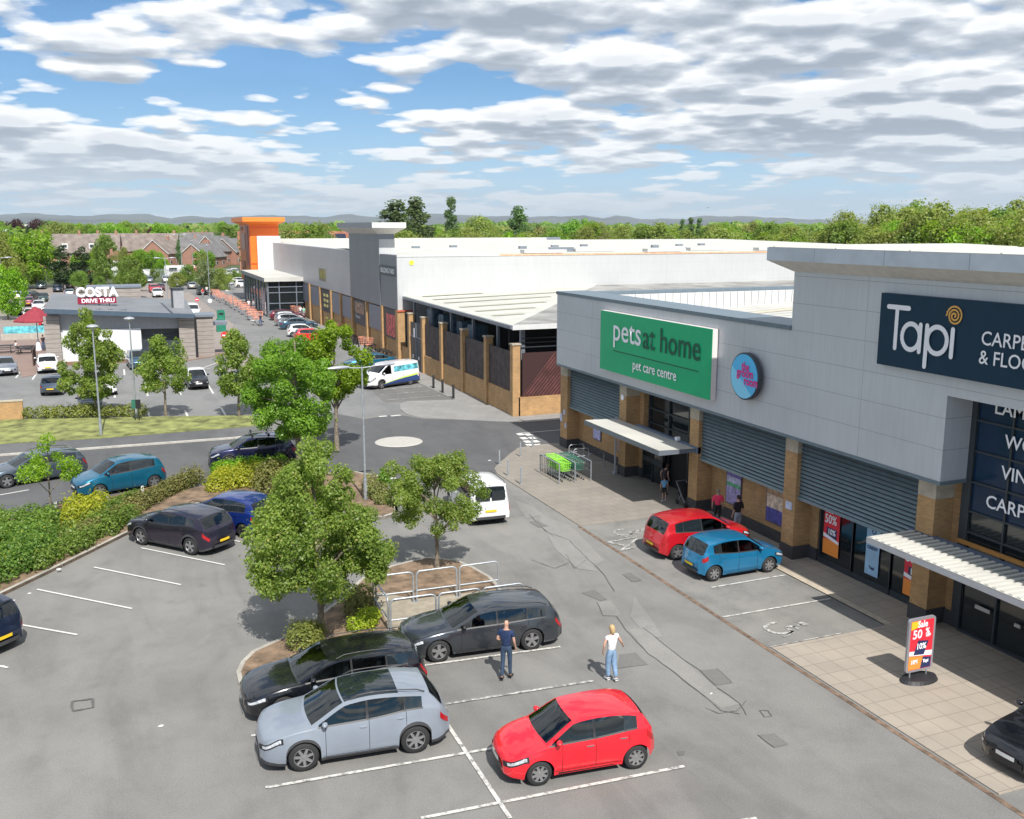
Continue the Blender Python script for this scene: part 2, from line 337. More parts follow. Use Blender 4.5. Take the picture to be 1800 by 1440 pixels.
GRASS = mat('mown_grass', (.20, .215, .07), .95, var=.32, nscale=1.1, bump=.6, bscale=30)
FIELD = mat('far_field', (.062, .085, .030), .95, var=.3, nscale=.01)
LINE = worn_paint('line_paint', (.58, .56, .52), (.21, .205, .195), .47)
LINEW = worn_paint('line_paint_worn', (.50, .485, .455), (.195, .19, .18), .53)
LINEF = worn_paint('line_paint_fresh', (.60, .59, .56), (.25, .245, .235), .37)
RUST = mat('drain_channel', (.17, .115, .08), .9, var=.3, nscale=4)
DARKGAP = mat('dark_joint', (.10, .10, .098), .9, var=0)

# terrain to the horizon
mb = MB(); S = 45000
mb.quad((-S, -300, -.06), (S, -300, -.06), (S, S, -.06), (-S, S, -.06)); struct('ground', mb, FIELD)
mb = MB(); mb.quad((-70, -12, 0), (90, -12, 0), (90, 236, 0), (-70, 236, 0)); struct('car_park_asphalt', mb, ASPH)

def gp(pts, z=0.0): return [g(x, y, z) for x, y in pts]
Z1, Z2, Z3, Z4 = .006, .011, .016, .021
# lane to the far stores, medium grey
mb = MB(); mb.poly([(-60, 63), (23.6, 63), (23.6, 236), (-60, 236)], Z1); struct('service_lane', mb, ASPH2)
# tan block paved parking beyond the cafe and the tan strip along the lane
mb = MB(); mb.poly([(-60, 103), (9.2, 103), (11.0, 150), (9.0, 226), (-60, 226)], Z2)
mb.poly([(7.6, 84), (10.4, 88), (13.2, 128), (12.0, 200), (9.3, 200), (9.0, 100)], Z3); struct('block_paved_parking', mb, TANB)
# cafe forecourt
mb = MB(); mb.prism(gp([(0, 640), (0, 600), (88, 597), (88, 630), (62, 660), (38, 664), (30, 640)]), 0.0, .05); mb.prism([(4.3, 95.2), (6.6, 97.3), (9.0, 99.2), (9.3, 101.6), (7.6, 101.5), (1, 98)], 0, .07)
struct('cafe_paving', mb, BRICKP)
# new dark road : main road, mini roundabout, arm behind the pet store
road = [g(-330, 838), g(0, 801), g(122, 792), g(411, 771), g(480, 763), Vector((9.6, 64.6, 0)), Vector((12.3, 66.0, 0)), g(640, 737), g(690, 729.5), g(712, 731), g(740, 736), g(800, 738), g(905, 742.5), g(985, 737), Vector((45, 57.0, 0)), Vector((45, 50.3, 0)),
        g(985, 781), g(968, 783), g(940, 791), g(912, 806), g(880, 822), g(872, 834), g(700, 848), g(667, 835), g(622, 827), g(560, 832), g(470, 838), g(400, 843), g(278, 869), g(189, 893), g(111, 907), g(0, 913), g(-330, 935)]
mb = MB(); mb.poly(road, Z2); struct('road', mb, ROADM)
# junction mouth is an older surface
mb = MB(); mb.poly([g(660, 838), g(872, 834), g(905, 870), g(930, 905), g(760, 930), g(700, 905)], Z1); struct('lane_mouth', mb, asphalt('asphalt_mouth', (.19, .185, .177), (.168, .164, .158), (.21, .205, .196)))

# far pavement of the road with its kerb and the grass verge
kerb_line = [(-330, 838), (0, 801), (122, 792), (411, 771), (480, 763)]
mb = MB(); mb.prism([*gp(kerb_line), g(469, 750), g(178, 773.5), g(0, 783.5), g(-330, 800)], 0, .09); struct('pavement', mb, asphalt('footway', (.125, .125, .128), (.11, .11, .115), (.145, .145, .145)))
def kerb_run(mb, pts, w=.13, z=.11, side=1):
    for a, b in zip(pts, pts[1:]):
        a, b = Vector(a), Vector(b); d = (b-a); d.z = 0
        if d.length < 1e-4: continue
        d.normalize(); n = Vector((-d.y, d.x, 0))*w*side; a0 = a-d*.01; b0 = b+d*.01
        mb.prism([a0, b0, b0+n, a0+n], -.02, z)
mb = MB(); kerb_run(mb, gp(kerb_line), .22, .105, -1); struct('kerb', mb, mat('kerb_pale', (.42, .40, .36), .85, var=.1))
mb = MB(); mb.prism(gp([(-330, 799), (0, 783), (178, 773), (469, 749.5), (476, 741), (440, 733), (300, 735), (0, 740.5), (-330, 755)]), 0, .12); struct('grass_verge', mb, GRASS)

# planting bed along the car park edge
bed = [g(-330, 1180), g(0, 1050), g(110, 997), g(235, 935), Vector((2.4, 44.9, 0)), Vector((4.3, 45.8, 0)), Vector((7.0, 42.6, 0)), g(650, 915), g(675, 913), g(700, 905), g(697, 880), g(668, 842), g(640, 836), g(622, 832), g(560, 837), g(470, 843), g(400, 850), g(278, 874), g(189, 898), g(111, 912), g(0, 918), g(-330, 945)]
mb = MB(); mb.prism(bed, 0, .12); struct('planting_bed', mb, SOIL)
mb = MB(); kerb_run(mb, bed[:12]+[bed[11]], .14, .13, 1); kerb_run(mb, bed[9:16], .12, .13, 1); struct('bed_kerb', mb, KERB)
# island round the two near trees
isl = [g(428, 1203), g(424, 1186), g(432, 1168), g(450, 1150), g(520, 1118), g(600, 1062), g(640, 1022), g(690, 1000), g(750, 985), g(800, 990), g(828, 1002), g(856, 1018), g(870, 1032), g(876, 1052), g(868, 1085), g(700, 1135), g(560, 1178), g(445, 1222)]
mb = MB(); mb.prism(isl, 0, .09); struct('tree_island', mb, SOIL)
mb = MB(); kerb_run(mb, isl+[isl[0]], .13, .10, 1); struct('island_kerb', mb, KERB)
mb = MB(); mb.prism(gp([(686, 1112), (652, 1042), (730, 1058), (880, 1040), (922, 1050), (905, 1090)]), .0, .098); struct('island_path', mb, mat('path_concrete', (.30, .26, .20), .9, var=.12))

# shop front pavement
XK = 17.45
mb = MB()
mb.prism([(22.0, 8), (24.4, 8), (24.4, 35.6), (22.0, 35.6)], 0, .03)
mb.prism([(XK+.1, 14.2), (21.97, 14.2), (21.97, 22.5), (XK+.1, 22.5)], 0, .03); struct('slab_pavement', mb, SLAB)
mb = MB(); mb.prism([(XK, 35.62), (24.4, 35.62), (24.4, 49.9), (22.9, 50.7), (21.6, 50.5), (20.6, 50.3), (19.6, 49.1), (18.8, 48.0), (18.3, 47.4), (17.6, 46.3), (17.35, 45.3), (17.40, 40)], 0, .035)
struct('shop_pavement', mb, SLAB2)
mb = MB(); mb.box(22.0, 22.28, 22.6, 35.55, 0, .036); struct('edging_course', mb, mat('edging', (.42, .36, .28), .85, var=.1))
mb = MB(); mb.box(XK-.12, XK+.02, 4, 35.6, -.02, .012); struct('drainage_channel', mb, RUST)
# pavement in front of the builders yard
yp = [(654, 716), (676, 706), (800, 703), (748, 664), (700, 640), (640, 606), (600, 585)]
mb = MB()
mb.prism([g(703, 711), g(716, 706), g(800, 703.5), Vector((21.9, 76, 0)), Vector((21.9, 140, 0)), Vector((23.9, 140, 0)), Vector((23.9, 58.9, 0)), g(918, 738), g(905, 742), g(860, 741), g(800, 737.5), g(740, 735), g(715, 729), g(704, 720)], 0, .04)
mb.prism([(23.9, 56.9), (60, 56.9), (60, 58.9), (23.9, 58.9)], 0, .05); struct('yard_pavement', mb, SLAB3)
# bays beside the white van
mb = MB(); mb.poly(gp([(654, 688), (747, 679), (800, 703), (676, 708)]), Z2); struct('bay_surface', mb, PATCHD)

# ---- repairs in the asphalt
mb = MB()
D = [[(930.5,918),(944,915),(964,926),(947,928)],[(1022,1043),(1044,1037.5),(1067,1054),(1055.5,1057)],[(1094,1010),(1108,1007),(1128,1021),(1111,1023.6)],
     [(1089,1151),(1117,1148),(1139,1169),(1086,1176)],[(1230.5,1180),(1261,1176),(1287.5,1201),(1258,1206)],[(1333,1293),(1361,1290),(1386,1309.5),(1361,1315.5)],[(770,925),(800,921),(812,930),(785,936)],[(1190,1322),(1203,1321),(1203,1328),(1193,1329)]]
for i, p in enumerate(D): mb.poly(gp(p), Z3+i*.0004, 0)
Lp = [[(1105,1108),(1130,1104),(1200,1160),(1262,1213),(1300,1238),(1268,1246),(1190,1186),(1140,1150)],[(1050,1060),(1074,1056),(1092,1080),(1084,1085),(1060,1083)],[(950,905),(1004,925),(1062,985),(1040,998),(995,960),(950,925)],[(962,940),(1005,955),(1050,1005),(1015,1000),(975,965)],
      [(905,880),(935,890),(955,905),(925,912)],[(1115,1050),(1135,1075),(1165,1120),(1140,1122),(1108,1085)]]
for i, p in enumerate(Lp): mb.poly(gp(p), Z2+i*.0004, 1)
mb.poly([(11.62, 6), (17.3, 6), (17.3, 17.5), (14, 30), (11.62, 30)], .003, 2)
mb.poly([(17.5, 22.55), (21.97, 22.55), (21.97, 35.6), (17.5, 35.6)], .004, 3)
for k_, (a_, b_) in enumerate((((13.1, 4), (13.0, 42)), ((14.7, 4), (14.5, 42)))):
    pass
struct('asphalt_repairs', mb, [PATCHD, PATCHL, asphalt('asphalt_lane_near', (.205, .20, .189), (.18, .176, .167), (.232, .226, .214)), asphalt('asphalt_bays', (.21, .203, .19), (.168, .163, .153), (.245, .237, .222), stain=.9)])
mb = MB(); rnd = random.Random(5); ZC = [0.0]
def crack(pts, w=.022):
    P = gp(pts); out = []
    for a, b in zip(P, P[1:]):
        n = max(2, int((b-a).length/.35))
        for k in range(n): out.append(a.lerp(b, k/n)+Vector((rnd.uniform(-.022, .022), rnd.uniform(-.022, .022), 0)))
    out.append(P[-1])
    for a, b in zip(out, out[1:]):
        d = (b-a).normalized(); n_ = Vector((-d.y, d.x, 0))*w*rnd.uniform(.3, .7)
        ZC[0] += .00001; mb.quad(*[(q.x, q.y, .021+ZC[0]) for q in (a-n_, b-n_, b+n_, a+n_)])
for c in ([(930,905),(960,935),(1000,950),(1035,985),(1062,1010),(1080,1040)],[(1060,1083),(1085,1084),(1100,1108),(1140,1150),(1190,1186),(1268,1250),(1300,1256)],[(1050,1060),(1060,1083)],[(1130,1104),(1200,1160),(1232,1180)],[(1262,1210),(1300,1238),(1312,1258)],
          [(995,975),(1010,1000),(1030,985)],[(1240,1245),(1262,1255),(1295,1250),(1312,1232)],[(1230,1180),(1258,1206)],[(1261,1176),(1287,1201)],[(1333,1293),(1361,1315)],
          [(1335,1250),(1350,1250),(1358,1260),(1345,1262),(1335,1250)],[(935,985),(975,1000),(1000,990)]): crack(c)
crack([(127,1234),(162,1229),(164.5,1244.6),(128,1251),(127,1234)], .06)
struct('asphalt_crack_lines', mb, DARKGAP)

# ---- painted lines
mb = MB()
ZL = [0.0]
def seg(a, b, w=.1, m=0, z=.026):
    ZL[0] += .00003; z = .026+ZL[0]
    a = g(*a) if len(a) == 2 and max(a) > 100 else Vector((*a[:2], 0)); b = g(*b) if len(b) == 2 and max(b) > 100 else Vector((*b[:2], 0))
    d = (b-a).normalized(); n = Vector((-d.y, d.x, 0))*w/2
    mb.quad(*[(q.x, q.y, z) for q in (a-n, b-n, b+n, a+n)], m)
for a, b in (((248,964),(395,994)),((165,998),(318,1029)),((65,1037),(232,1071)),((35,1099),(136,1117)),((408,950),(434,956)),((-60,1160),(14,1175)),((-100,1180),(8,1172))): seg(a, b, .085, 2)
for a, b in (((737,1172),(985,1138)),((467,1386),(876,1315)),((740,1440),(1202.8,1348.3)),((778,1262),(897,1440)),((442,1295),(470,1290)),((600,1560),(1330,1440))): seg(a, b, .1, 0)
seg((776, 1240), (1044, 1198), .1, 1)
for a, b in (((1250,1034),(1380,1011.7)),((1271,1085.8),(1460,1053.3))): seg(a, b, .085, 0)
for a, b in (((1067,954),(1098,960)),((1091,969),(1121,947)),((1091,969),(1115,963)),((1067,954),(1121,945))): seg(a, b, .12, 1)
seg((1353.5, 1138.5), (1480, 1114), .05, 1)
for a, b in (((667.5,694.7),(758.5,687.4)),((676,704),(774,696)),((654,687),(747,680))): seg(a, b, .12, 1)
for a, b in (((666,733),(680,732)),((687,732),(704,730.5)),((662,837),(690,835.5)),((668,842.5),(696,841))): seg(a, b, .3, 2)
for q in ((914.6,764),(921,771),(927,777),(931,783),(928.6,764.5),(935.6,770.5),(941.6,776.5),(946.6,783)):
    c = g(*q); mb.quad((c.x-.2, c.y-.3, Z4), (c.x+.2, c.y-.3, Z4), (c.x+.2, c.y+.3, Z4), (c.x-.2, c.y+.3, Z4), 2)
seg((911, 762.5), (988, 756.2), .1, 2)
for a, b in (((256,680),(259.6,697)),((311,679),(318,695)),((365,675.5),(375,692.7)),((424,682),(431,690)),((218,650),(219,660)),((261,725),(264,740)),((325,722),(332,737)),((389,718),(399,735)),((138,690),(142,704)),((200,684),(202,700)),((28,665),(37,652)),((57,668),(66,654)),((355,648),(388,636)),((352,648),(370,649))): seg(a, b, .14, 2)
for a, b in (((0,871),(51,862)),((-60,880),(-120,890)),((420,835),(470,826))): seg(a, b, .12, 2)
seg((395,508),(400,512),.5,2); seg((440,563),(450,565),.5,2)
for k in range(7):
    seg((-14+k*2.5, 118), (-14+k*2.5, 122.6), .12, 1, Z4); seg((-24+k*2.5, 150), (-24+k*2.5, 154.6), .12, 1, Z4)
    seg((17.6, 92+k*6.4), (21.8, 92+k*6.4), .12, 1, Z4)
struct('painted_lines', mb, [LINE, LINEW, LINEF])
mb = MB(); c = g(701, 777); mb.cyl((c.x, c.y), 1.45, .0, .05, 48, 0, 1.3); struct('mini_roundabout', mb, worn_paint('roundabout_paint', (.44, .42, .385), (.34, .325, .30), .42))
# wheelchair symbols on the bays
def wheelchair(cx, cy, s, m):
    mb = MB()
    def arc(x, y, r, a0, a1, w=.07):
        n = 14
        for k in range(n):
            t0, t1 = RAD(a0+(a1-a0)*k/n), RAD(a0+(a1-a0)*(k+1)/n)
            mb.quad(*[(cx+s*(y+q*sin(t)), cy-s*(x+q*cos(t)), Z4) for q, t in ((r-w, t0), (r-w, t1), (r+w, t1), (r+w, t0))])
    arc(0, 0, .42, 150, 400); arc(.02, .95, .08, 0, 360, .08)
    def bar(x0, y0, x1, y1, w=.06):
        d = Vector((x1-x0, y1-y0)).normalized(); n = Vector((-d.y, d.x))*w
        mb.quad(*[(cx+s*q[0], cy+s*q[1], Z4) for q in ((y0-n.y, -x0+n.x), (y1-n.y, -x1+n.x), (y1+n.y, -x1-n.x), (y0+n.y, -x0-n.x))])
    bar(.02, .85, .05, .25); bar(.05, .25, .42, .25); bar(.42, .25, .6, -.3); bar(.04, .55, .35, .52)
    struct('wheelchair_marking', mb, m)
c = g(1092, 934); wheelchair(c.x, c.y-.2, .95, LINEW); c = g(1362, 1101); wheelchair(c.x, c.y-.2, 1.0, LINEW)
# litter
mb = MB(); rl = random.Random(3)
for (x, y, s) in ((104,1007,.16),(19,1057,.14),(283,1277,.09),(52,1044,.08),(860,810,.12),(984,1360,.06),(1250,1220,.05)):
    c = g(x, y); mb.prism([(c.x+s*rl.uniform(.4, 1)*cos(t), c.y+s*rl.uniform(.3, .7)*sin(t)) for t in (0, 1.3, 2.4, 3.6, 5)], .13 if (x, y) == (104, 1007) else .012, .15 if (x, y) == (104, 1007) else .025)
tag(mb.build('litter', mat('litter_paper', (.75, .74, .7), .7, var=0)), 'small white scraps of litter scattered on the asphalt', 'litter', kind='stuff')
# ================================================================ BUILDINGS
CLAD = panelled('cladding_blue_grey', (.56, .585, .62), .985, 6.72, .42, .25, (-4.93+.985*8, 0))
CLADTRIM = mat('cladding_trim', (.16, .21, .25), .45, .3, var=.05)
LOUV = mat('louvre_metal', (.205, .28, .31), .45, .35, var=.06)
BUFF = brick('buff_brick', (.50, .29, .115), (.38, .21, .085), (.33, .25, .16))
PLINTH = brick('plinth_brick', (.045, .045, .055), (.06, .055, .06), (.08, .075, .07))
STONE = mat('pad_stone', (.42, .37, .29), .8, var=.1)
NAVYG = mat('navy_glass_film', (.008, .03, .07), .12, .0, .4, var=.0)
GLASSD = mat('dark_glass', (.012, .017, .02), .06, 0, .7, var=0)
FRAMEG = mat('window_frame_grey', (.045, .055, .065), .45, .3, var=0)
WHITECL = panelled('cladding_white', (.49, .50, .50), 1.0, 7.2, .5, .0, (0, 0), .22, .03)
WHITE = mat('white_metal', (.60, .60, .59), .5, 0, var=.03)
SOFF = mat('soffit_panel', (.62, .60, .55), .6, var=.05)
ROOFW = mat('roof_sheet_white', (.53, .52, .475), .55, 0, var=.06, nscale=.3)
ROOFG = mat('roof_sheet_grey', (.20, .21, .225), .6, .2, var=.08, nscale=.4)
GREYM = mat('mid_grey_metal', (.22, .25, .29), .45, .4, var=.05)
DARKM = mat('dark_grey_metal', (.06, .068, .08), .45, .4, var=.05)
INTER = mat('shop_interior_dark', (.02, .02, .022), .9, var=0)
SIGNW = mat('sign_white', (.82, .82, .86), .4, var=0)
STEEL = mat('galvanised_steel', (.50, .52, .55), .38, .7, var=.08, nscale=8)
def wrapx(mb, x0, x1, y0, y1, z0, z1, m=0): mb.box(x0, x1, y0, y1, z0, z1, m)

# ---------------------------------------------------------------- the two near shop units
FX = 22.75                                    # face of the cladding
U = thing('retail_building', 'grey clad retail building with buff brick pillars and slatted panels, nearest on the right', 'shop building', (22.75, 5.0, 0))
def part(mb, name, mats, parent, smooth=None):
    o = Vector(parent.location)
    if parent.parent is not None: o = o+Vector(parent.parent.location)
    mb.v = [(v[0]-o.x, v[1]-o.y, v[2]-o.z) for v in mb.v]
    return mb.build(name, mats, parent, smooth)
def each(mb, name, mats, parent):          # every box of mb becomes a part of its own
    r = None
    for i in range(0, len(mb.v), 8):
        b = MB(); b.v = mb.v[i:i+8]; nf = i//8*6; b.f = [tuple(k-i for k in f) for f in mb.f[nf:nf+6]]; b.m = mb.m[nf:nf+6]; r = part(b, name, mats, parent)
    return r
pil = [50.1-.98, 42.15, 35.5, 28.75, 22.05]   # near edges of the pillars
pil += [9.2]
pw = .72
mb = MB(); mb.box(FX, 24.6, 21.55, 49.75, 4.93, 8.86); mb.box(FX, 24.6, 2, 29.0, 8.86, 11.1); mb.box(FX, 24.6, 2, 21.55, 7.62, 8.86); mb.box(FX, 24.6, 2, 8.0, 4.93, 7.62)
mb.box(24.6, 52, 49.25, 49.75, .02, 8.80); part(mb, 'cladding', CLAD, U)
mb = MB(); mb.box(FX-.05, 24.62, 29.02, 49.80, 8.86, 9.03); mb.box(24.62, 52, 49.2, 49.80, 8.80, 8.97); mb.box(FX-.03, 24.6, 21.52, 49.78, 4.83, 4.93)
part(mb, 'parapet_trim', CLADTRIM, U)
# ribbed inner face of the far parapet and the roof
mb = MB(); mb.box(24.7, 52, 49.12, 49.2, 7.2, 8.78)
for k in range(54): mb.box(24.9+k*.5, 24.93+k*.5, 49.07, 49.12, 7.2, 8.76, 1)
part(mb, 'parapet_lining', [WHITE, mat('lining_rib', (.40, .41, .42), .5, var=0)], U)
mb = MB(); mb.quad((24.6, 29.0, 7.35), (24.6, 49.1, 7.35), (52, 49.1, 8.72), (52, 29.0, 8.72))
for k in range(20):
    y = 29.4+k*1.0; mb.add([(24.6, y, 7.36), (24.6, y+.07, 7.36), (52, y+.07, 8.77), (52, y, 8.77)], [(0, 1, 2, 3)], 1 if k % 2 else 0)
for k in range(4):
    y = 31.5+k*4.6; mb.add([(26, y, 7.43), (26, y+1.0, 7.43), (47, y+1.0, 8.49), (47, y, 8.49)], [(0, 1, 2, 3)], 2)
mb.box(24.6, 52, 2, 29, 10.1, 10.2); mb.box(51.9, 52.2, 2, 49.7, 0, 7.6)
part(mb, 'roof', [ROOFW, mat('roof_rib_grey', (.42, .42, .40), .5, var=0), mat('rooflight_cream', (.52, .48, .36), .5, var=.04)], U)
# wing roof over the near unit
wz0, wz1, wx, wy = 11.40, 11.86, 22.05, 29.75
mb = MB()
mb.add([(wx, 2, wz0), (wx, wy, wz0), (30.4, wy, wz0), (30.4, 2, wz0), (wx, 2, wz1), (wx, wy, wz1), (30.4, wy, wz1), (30.4, 2, wz1)], [(0, 4, 5, 1), (1, 5, 6, 2), (2, 6, 7, 3)])
for k in range(8): mb.box(wx-.004, wx, 4+k*3.3, 4.018+k*3.3, wz0+.01, wz1-.01, 1)
part(mb, 'fascia', [CLAD if False else mat('fascia_blue_grey', (.48, .53, .59), .42, .25, var=.07, nscale=.8), GREYM], U)
mb = MB(); mb.add([(wx, 2, wz0), (wx, wy, wz0), (FX-.01, 29.02, 11.0), (FX-.01, 2, 11.0)], [(0, 1, 2, 3)]); mb.add([(wx, wy, wz0), (30.4, wy, wz0), (30.4, 29.02, 11.0), (FX-.01, 29.02, 11.0)], [(0, 1, 2, 3)])
part(mb, 'soffit', SOFF, U)
mb = MB(); mb.box(wx+.04, 30.4, 2, wy-.04, wz1-.02, wz1+.02)
for k in range(9): mb.box(wx+.06, 30.3, 3+k*3.3, 3.06+k*3.3, wz1+.02, wz1+.05)
mb.box(24.5, 31.2, 2, 28.9, 11.0, 11.39); part(mb, 'wing_roof', ROOFW, U)
# pillars
for i, y in enumerate(pil):
    y1 = y+pw if i else y+.92
    zt = 4.83
    mb = MB(); mb.box(23.15, 23.98, y, y1, .62 if False else .55, zt-.62)
    p = part(mb, 'brick_pillar', BUFF, U)
    mb = MB(); mb.box(23.12, 23.97, y-.03, y1+.03, .03, .55); part(mb, 'plinth', PLINTH, p)
    mb = MB(); mb.box(23.145, 23.975, y-.004, y1+.004, zt-.62, zt); part(mb, 'pad_stone', STONE, p)
# slatted panels between pillars, brick or glass below
def louvre(y0, y1, z0=2.42, z1=4.83):
    mb = MB(); mb.box(23.42, 23.6, y0, y1, z0, z1); n = 15; h = (z1-z0-.12)/n
    for k in range(n):
        z = z0+.12+k*h
        mb.add([(23.42, y0, z), (23.42, y1, z), (23.30, y1, z+.02), (23.30, y0, z+.02), (23.42, y1, z+h*.86), (23.42, y0, z+h*.86)], [(0, 1, 2, 3), (3, 2, 4, 5), (0, 3, 5), (1, 4, 2)])
    for k in range(n): mb.box(23.33, 23.41, y0, y1, z0+.12+k*h-.035, z0+.12+k*h-.004, 1)  # dark strips stand in for the shade in the gaps under the slats
    mb.box(23.28, 23.6, y0, y1, z0-.02, z0+.10); return part(mb, 'slatted_panel', [LOUV, DARKM], U)
louvre(42.15+pw, 49.12); louvre(28.75+pw, 35.5); louvre(22.05+pw, 28.75)
mb = MB()
mb.box(23.93, 24.4, 42.15+pw, 49.12, .5, 4.9); mb.box(23.93, 24.4, 28.75+pw, 35.5, .5, 4.9); mb.box(23.94, 24.4, 28.3, 28.75+pw, .5, 4.9); mb.box(23.93, 24.4, 21.4, 22.05, .5, 4.9); mb.box(23.94, 24.4, 41.75, 42.87, .5, 4.9); mb.box(23.94, 24.4, 49.12, 50.04, .5, 4.9)
mb.box(24.4, 51.5, 49.7, 50.04, 0.0, 5.0)
mb.box(23.94, 24.4, 35.5, 36.3, .5, 4.9)
wl = each(mb, 'brick_wall', BUFF, U)
mb = MB()
for a, b in ((42.87, 49.12), (29.47, 35.5), (28.3, 28.75), (21.4, 22.05), (41.75, 42.15)): mb.box(23.89, 24.4, a, b, .03, .5)
each(mb, 'plinth', PLINTH, U)
# dark shell behind the glass
mb = MB(); mb.box(24.05, 25.2, 22.8, 28.3, .03, 4.9); mb.box(24.4, 30, 36.3, 41.75, .03, 4.92); mb.box(24.9, 25.3, 8, 21.4, .03, 7.7); each(mb, 'interior', INTER, U)
# display windows of the carpet unit
for a, b in ((26.45, 28.15), (24.55, 26.35), (22.85, 24.45)):
    mb = MB(); mb.box(23.96, 24.0, a, b, .25, 2.44); w = part(mb, 'shop_window', GLASSD, U)
    mb = MB(); mb.box(23.92, 24.04, a-.10, a, .03, 2.44); mb.box(23.92, 24.04, b, b+.05, .03, 2.44); mb.box(23.92, 24.04, a, b, .03, .25); part(mb, 'window_frame', FRAMEG, w)
def facade_text(s, y, z, size, m, x, **kw): return text(kw.pop('name', 'lettering'), s, (x, y, z), (0, -1, 0), (0, 0, 1), size, m, kw.pop('parent', None), **kw)
RED = mat('poster_red', (.72, .03, .05), .45, var=0); ORG = mat('poster_orange', (.85, .28, .05), .45, var=0); NVY = mat('poster_navy', (.02, .03, .10), .45, var=0); PBL = mat('poster_blue', (.30, .48, .66), .45, var=.1, nscale=2); YEL = mat('poster_yellow', (.85, .50, .03), .45, var=0)
def poster(y0, y1, z0, z1, kind, lab):
    x = 23.915; t = thing('window_poster', lab, 'poster', (x, y0, z0))
    mb = MB(); mb.box(x-.004, x, y0, y1, z0, z1); part(mb, 'backing', RED if kind == 'sale' else PBL, t)
    h = z1-z0; w = y1-y0
    if kind == 'sale':
        mb = MB(); mb.box(x-.008, x-.004, y0, y1, z0, z0+h*.30, 0); mb.box(x-.012, x-.008, y0+w*.5, y1, z0, z0+h*.27, 1); mb.box(x-.012, x-.008, y0+w*.15, y0+w*.8, z0+h*.32, z0+h*.55, 2); part(mb, 'print', [ORG, ORG, NVY], t)
        mb = MB(); mb.add([(x-.014, y0, z0+h*.27), (x-.014, y1, z0+h*.34), (x-.014, y1, z0+h*.42), (x-.014, y0, z0+h*.33)], [(0, 1, 2, 3)]); part(mb, 'flash', SIGNW, t)
        for s, yy, zz, sz in (('Sale', .92, .85, .3), ('50%', .95, .64, .46), ('10%', .72, .42, .3)):
            facade_text(s, y0+w*yy, z0+h*zz, sz, SIGNW, x-.016, parent=t, depth=.002, bold=.01, xs=.85)
    else:
        for s, yy, zz, sz, mm in (('O', .62, .80, .26, NVY), ('FREE', .90, .60, .26, NVY), ('CREDIT', .9, .50, .15, NVY), ('Tapi', .7, .12, .16, NVY)):
            facade_text(s, y0+w*yy, z0+h*zz, sz, mm, x-.008, parent=t, depth=.002, bold=.008)
poster(27.1, 27.95, .5, 2.40, 'sale', 'red Sale 50% poster in the display window left of the pale blue poster')
poster(25.05, 25.7, .45, 2.36, 'free', 'pale blue FREE CREDIT poster in the middle display window of the carpet shop')
poster(22.92, 23.85, .35, 2.2, 'sale', 'red Sale 50% poster half hidden by the canopy end beside the brick pillar')
# tall navy glazing of the carpet unit
mb = MB(); mb.box(23.88, 23.9, 10, 21.35, 3.98, 7.62); gz = part(mb, 'glazing', NAVYG, U)
mb = MB(); mb.box(23.88, 23.9, 10, 21.35, .1, 3.98); part(mb, 'glazing', GLASSD, U)
mb = MB()
for y in (21.35, 20.05-.03, 18.6, 17.1, 15.6, 14.1, 12.6, 11.1): mb.box(23.80, 23.87, y, y+(.32 if y == 21.35 else .06), .1, 7.62)
for z in (6.83, 5.87, 4.9, 3.96, 3.3, 2.55): mb.box(23.81, 23.865, 10, 21.35, z-.03, z+.03)
mb.box(23.78, 23.9, 10, 21.4, .03, .12); part(mb, 'glazing_bar', FRAMEG, gz)
mb = MB(); mb.box(23.70, 23.79, 15, 21.6, 2.90, 3.02); part(mb, 'timber_strip', mat('orange_timber', (.42, .20, .05), .6), U)
mb = MB(); mb.box(23.76, 23.785, 20.2, 20.75, 1.02, 1.14); mb.box(23.74, 23.775, 19.1, 19.3, 1.0, 1.1); each(mb, 'door_handle', mat('handle_alu', (.5, .5, .5), .4, .5, var=0), U)
# entrance glazing of the pet store
mb = MB(); mb.box(24.28, 24.30, 36.22, 41.75, 2.0, 4.92); e1 = part(mb, 'glazing', GLASSD, U)
mb = MB()
for y in (36.22, 37.9, 39.7, 41.6): mb.box(24.18, 24.27, y, y+.09, .05, 4.92)
for z in (4.4, 3.62, 2.9, 2.15): mb.box(24.19, 24.26, 36.22, 41.75, z, z+.07)
part(mb, 'glazing_bar', FRAMEG, e1)
mb = MB(); mb.box(23.95, 24.0, 39.8, 41.7, .1, 2.3); mb.box(23.95, 24.0, 36.25, 37.1, .1, 2.3); dd = each(mb, 'entrance_door', GLASSD, U)
mb = MB()
for y in (36.22, 37.1, 39.7, 40.7, 41.65): mb.box(23.9, 24.02, y, y+.07, .03, 2.36)
mb.box(23.9, 24.02, 36.22, 41.7, 2.3, 2.42); mb.box(23.9, 24.02, 39.7, 41.7, 1.0, 1.25); part(mb, 'door_frame', FRAMEG, dd)
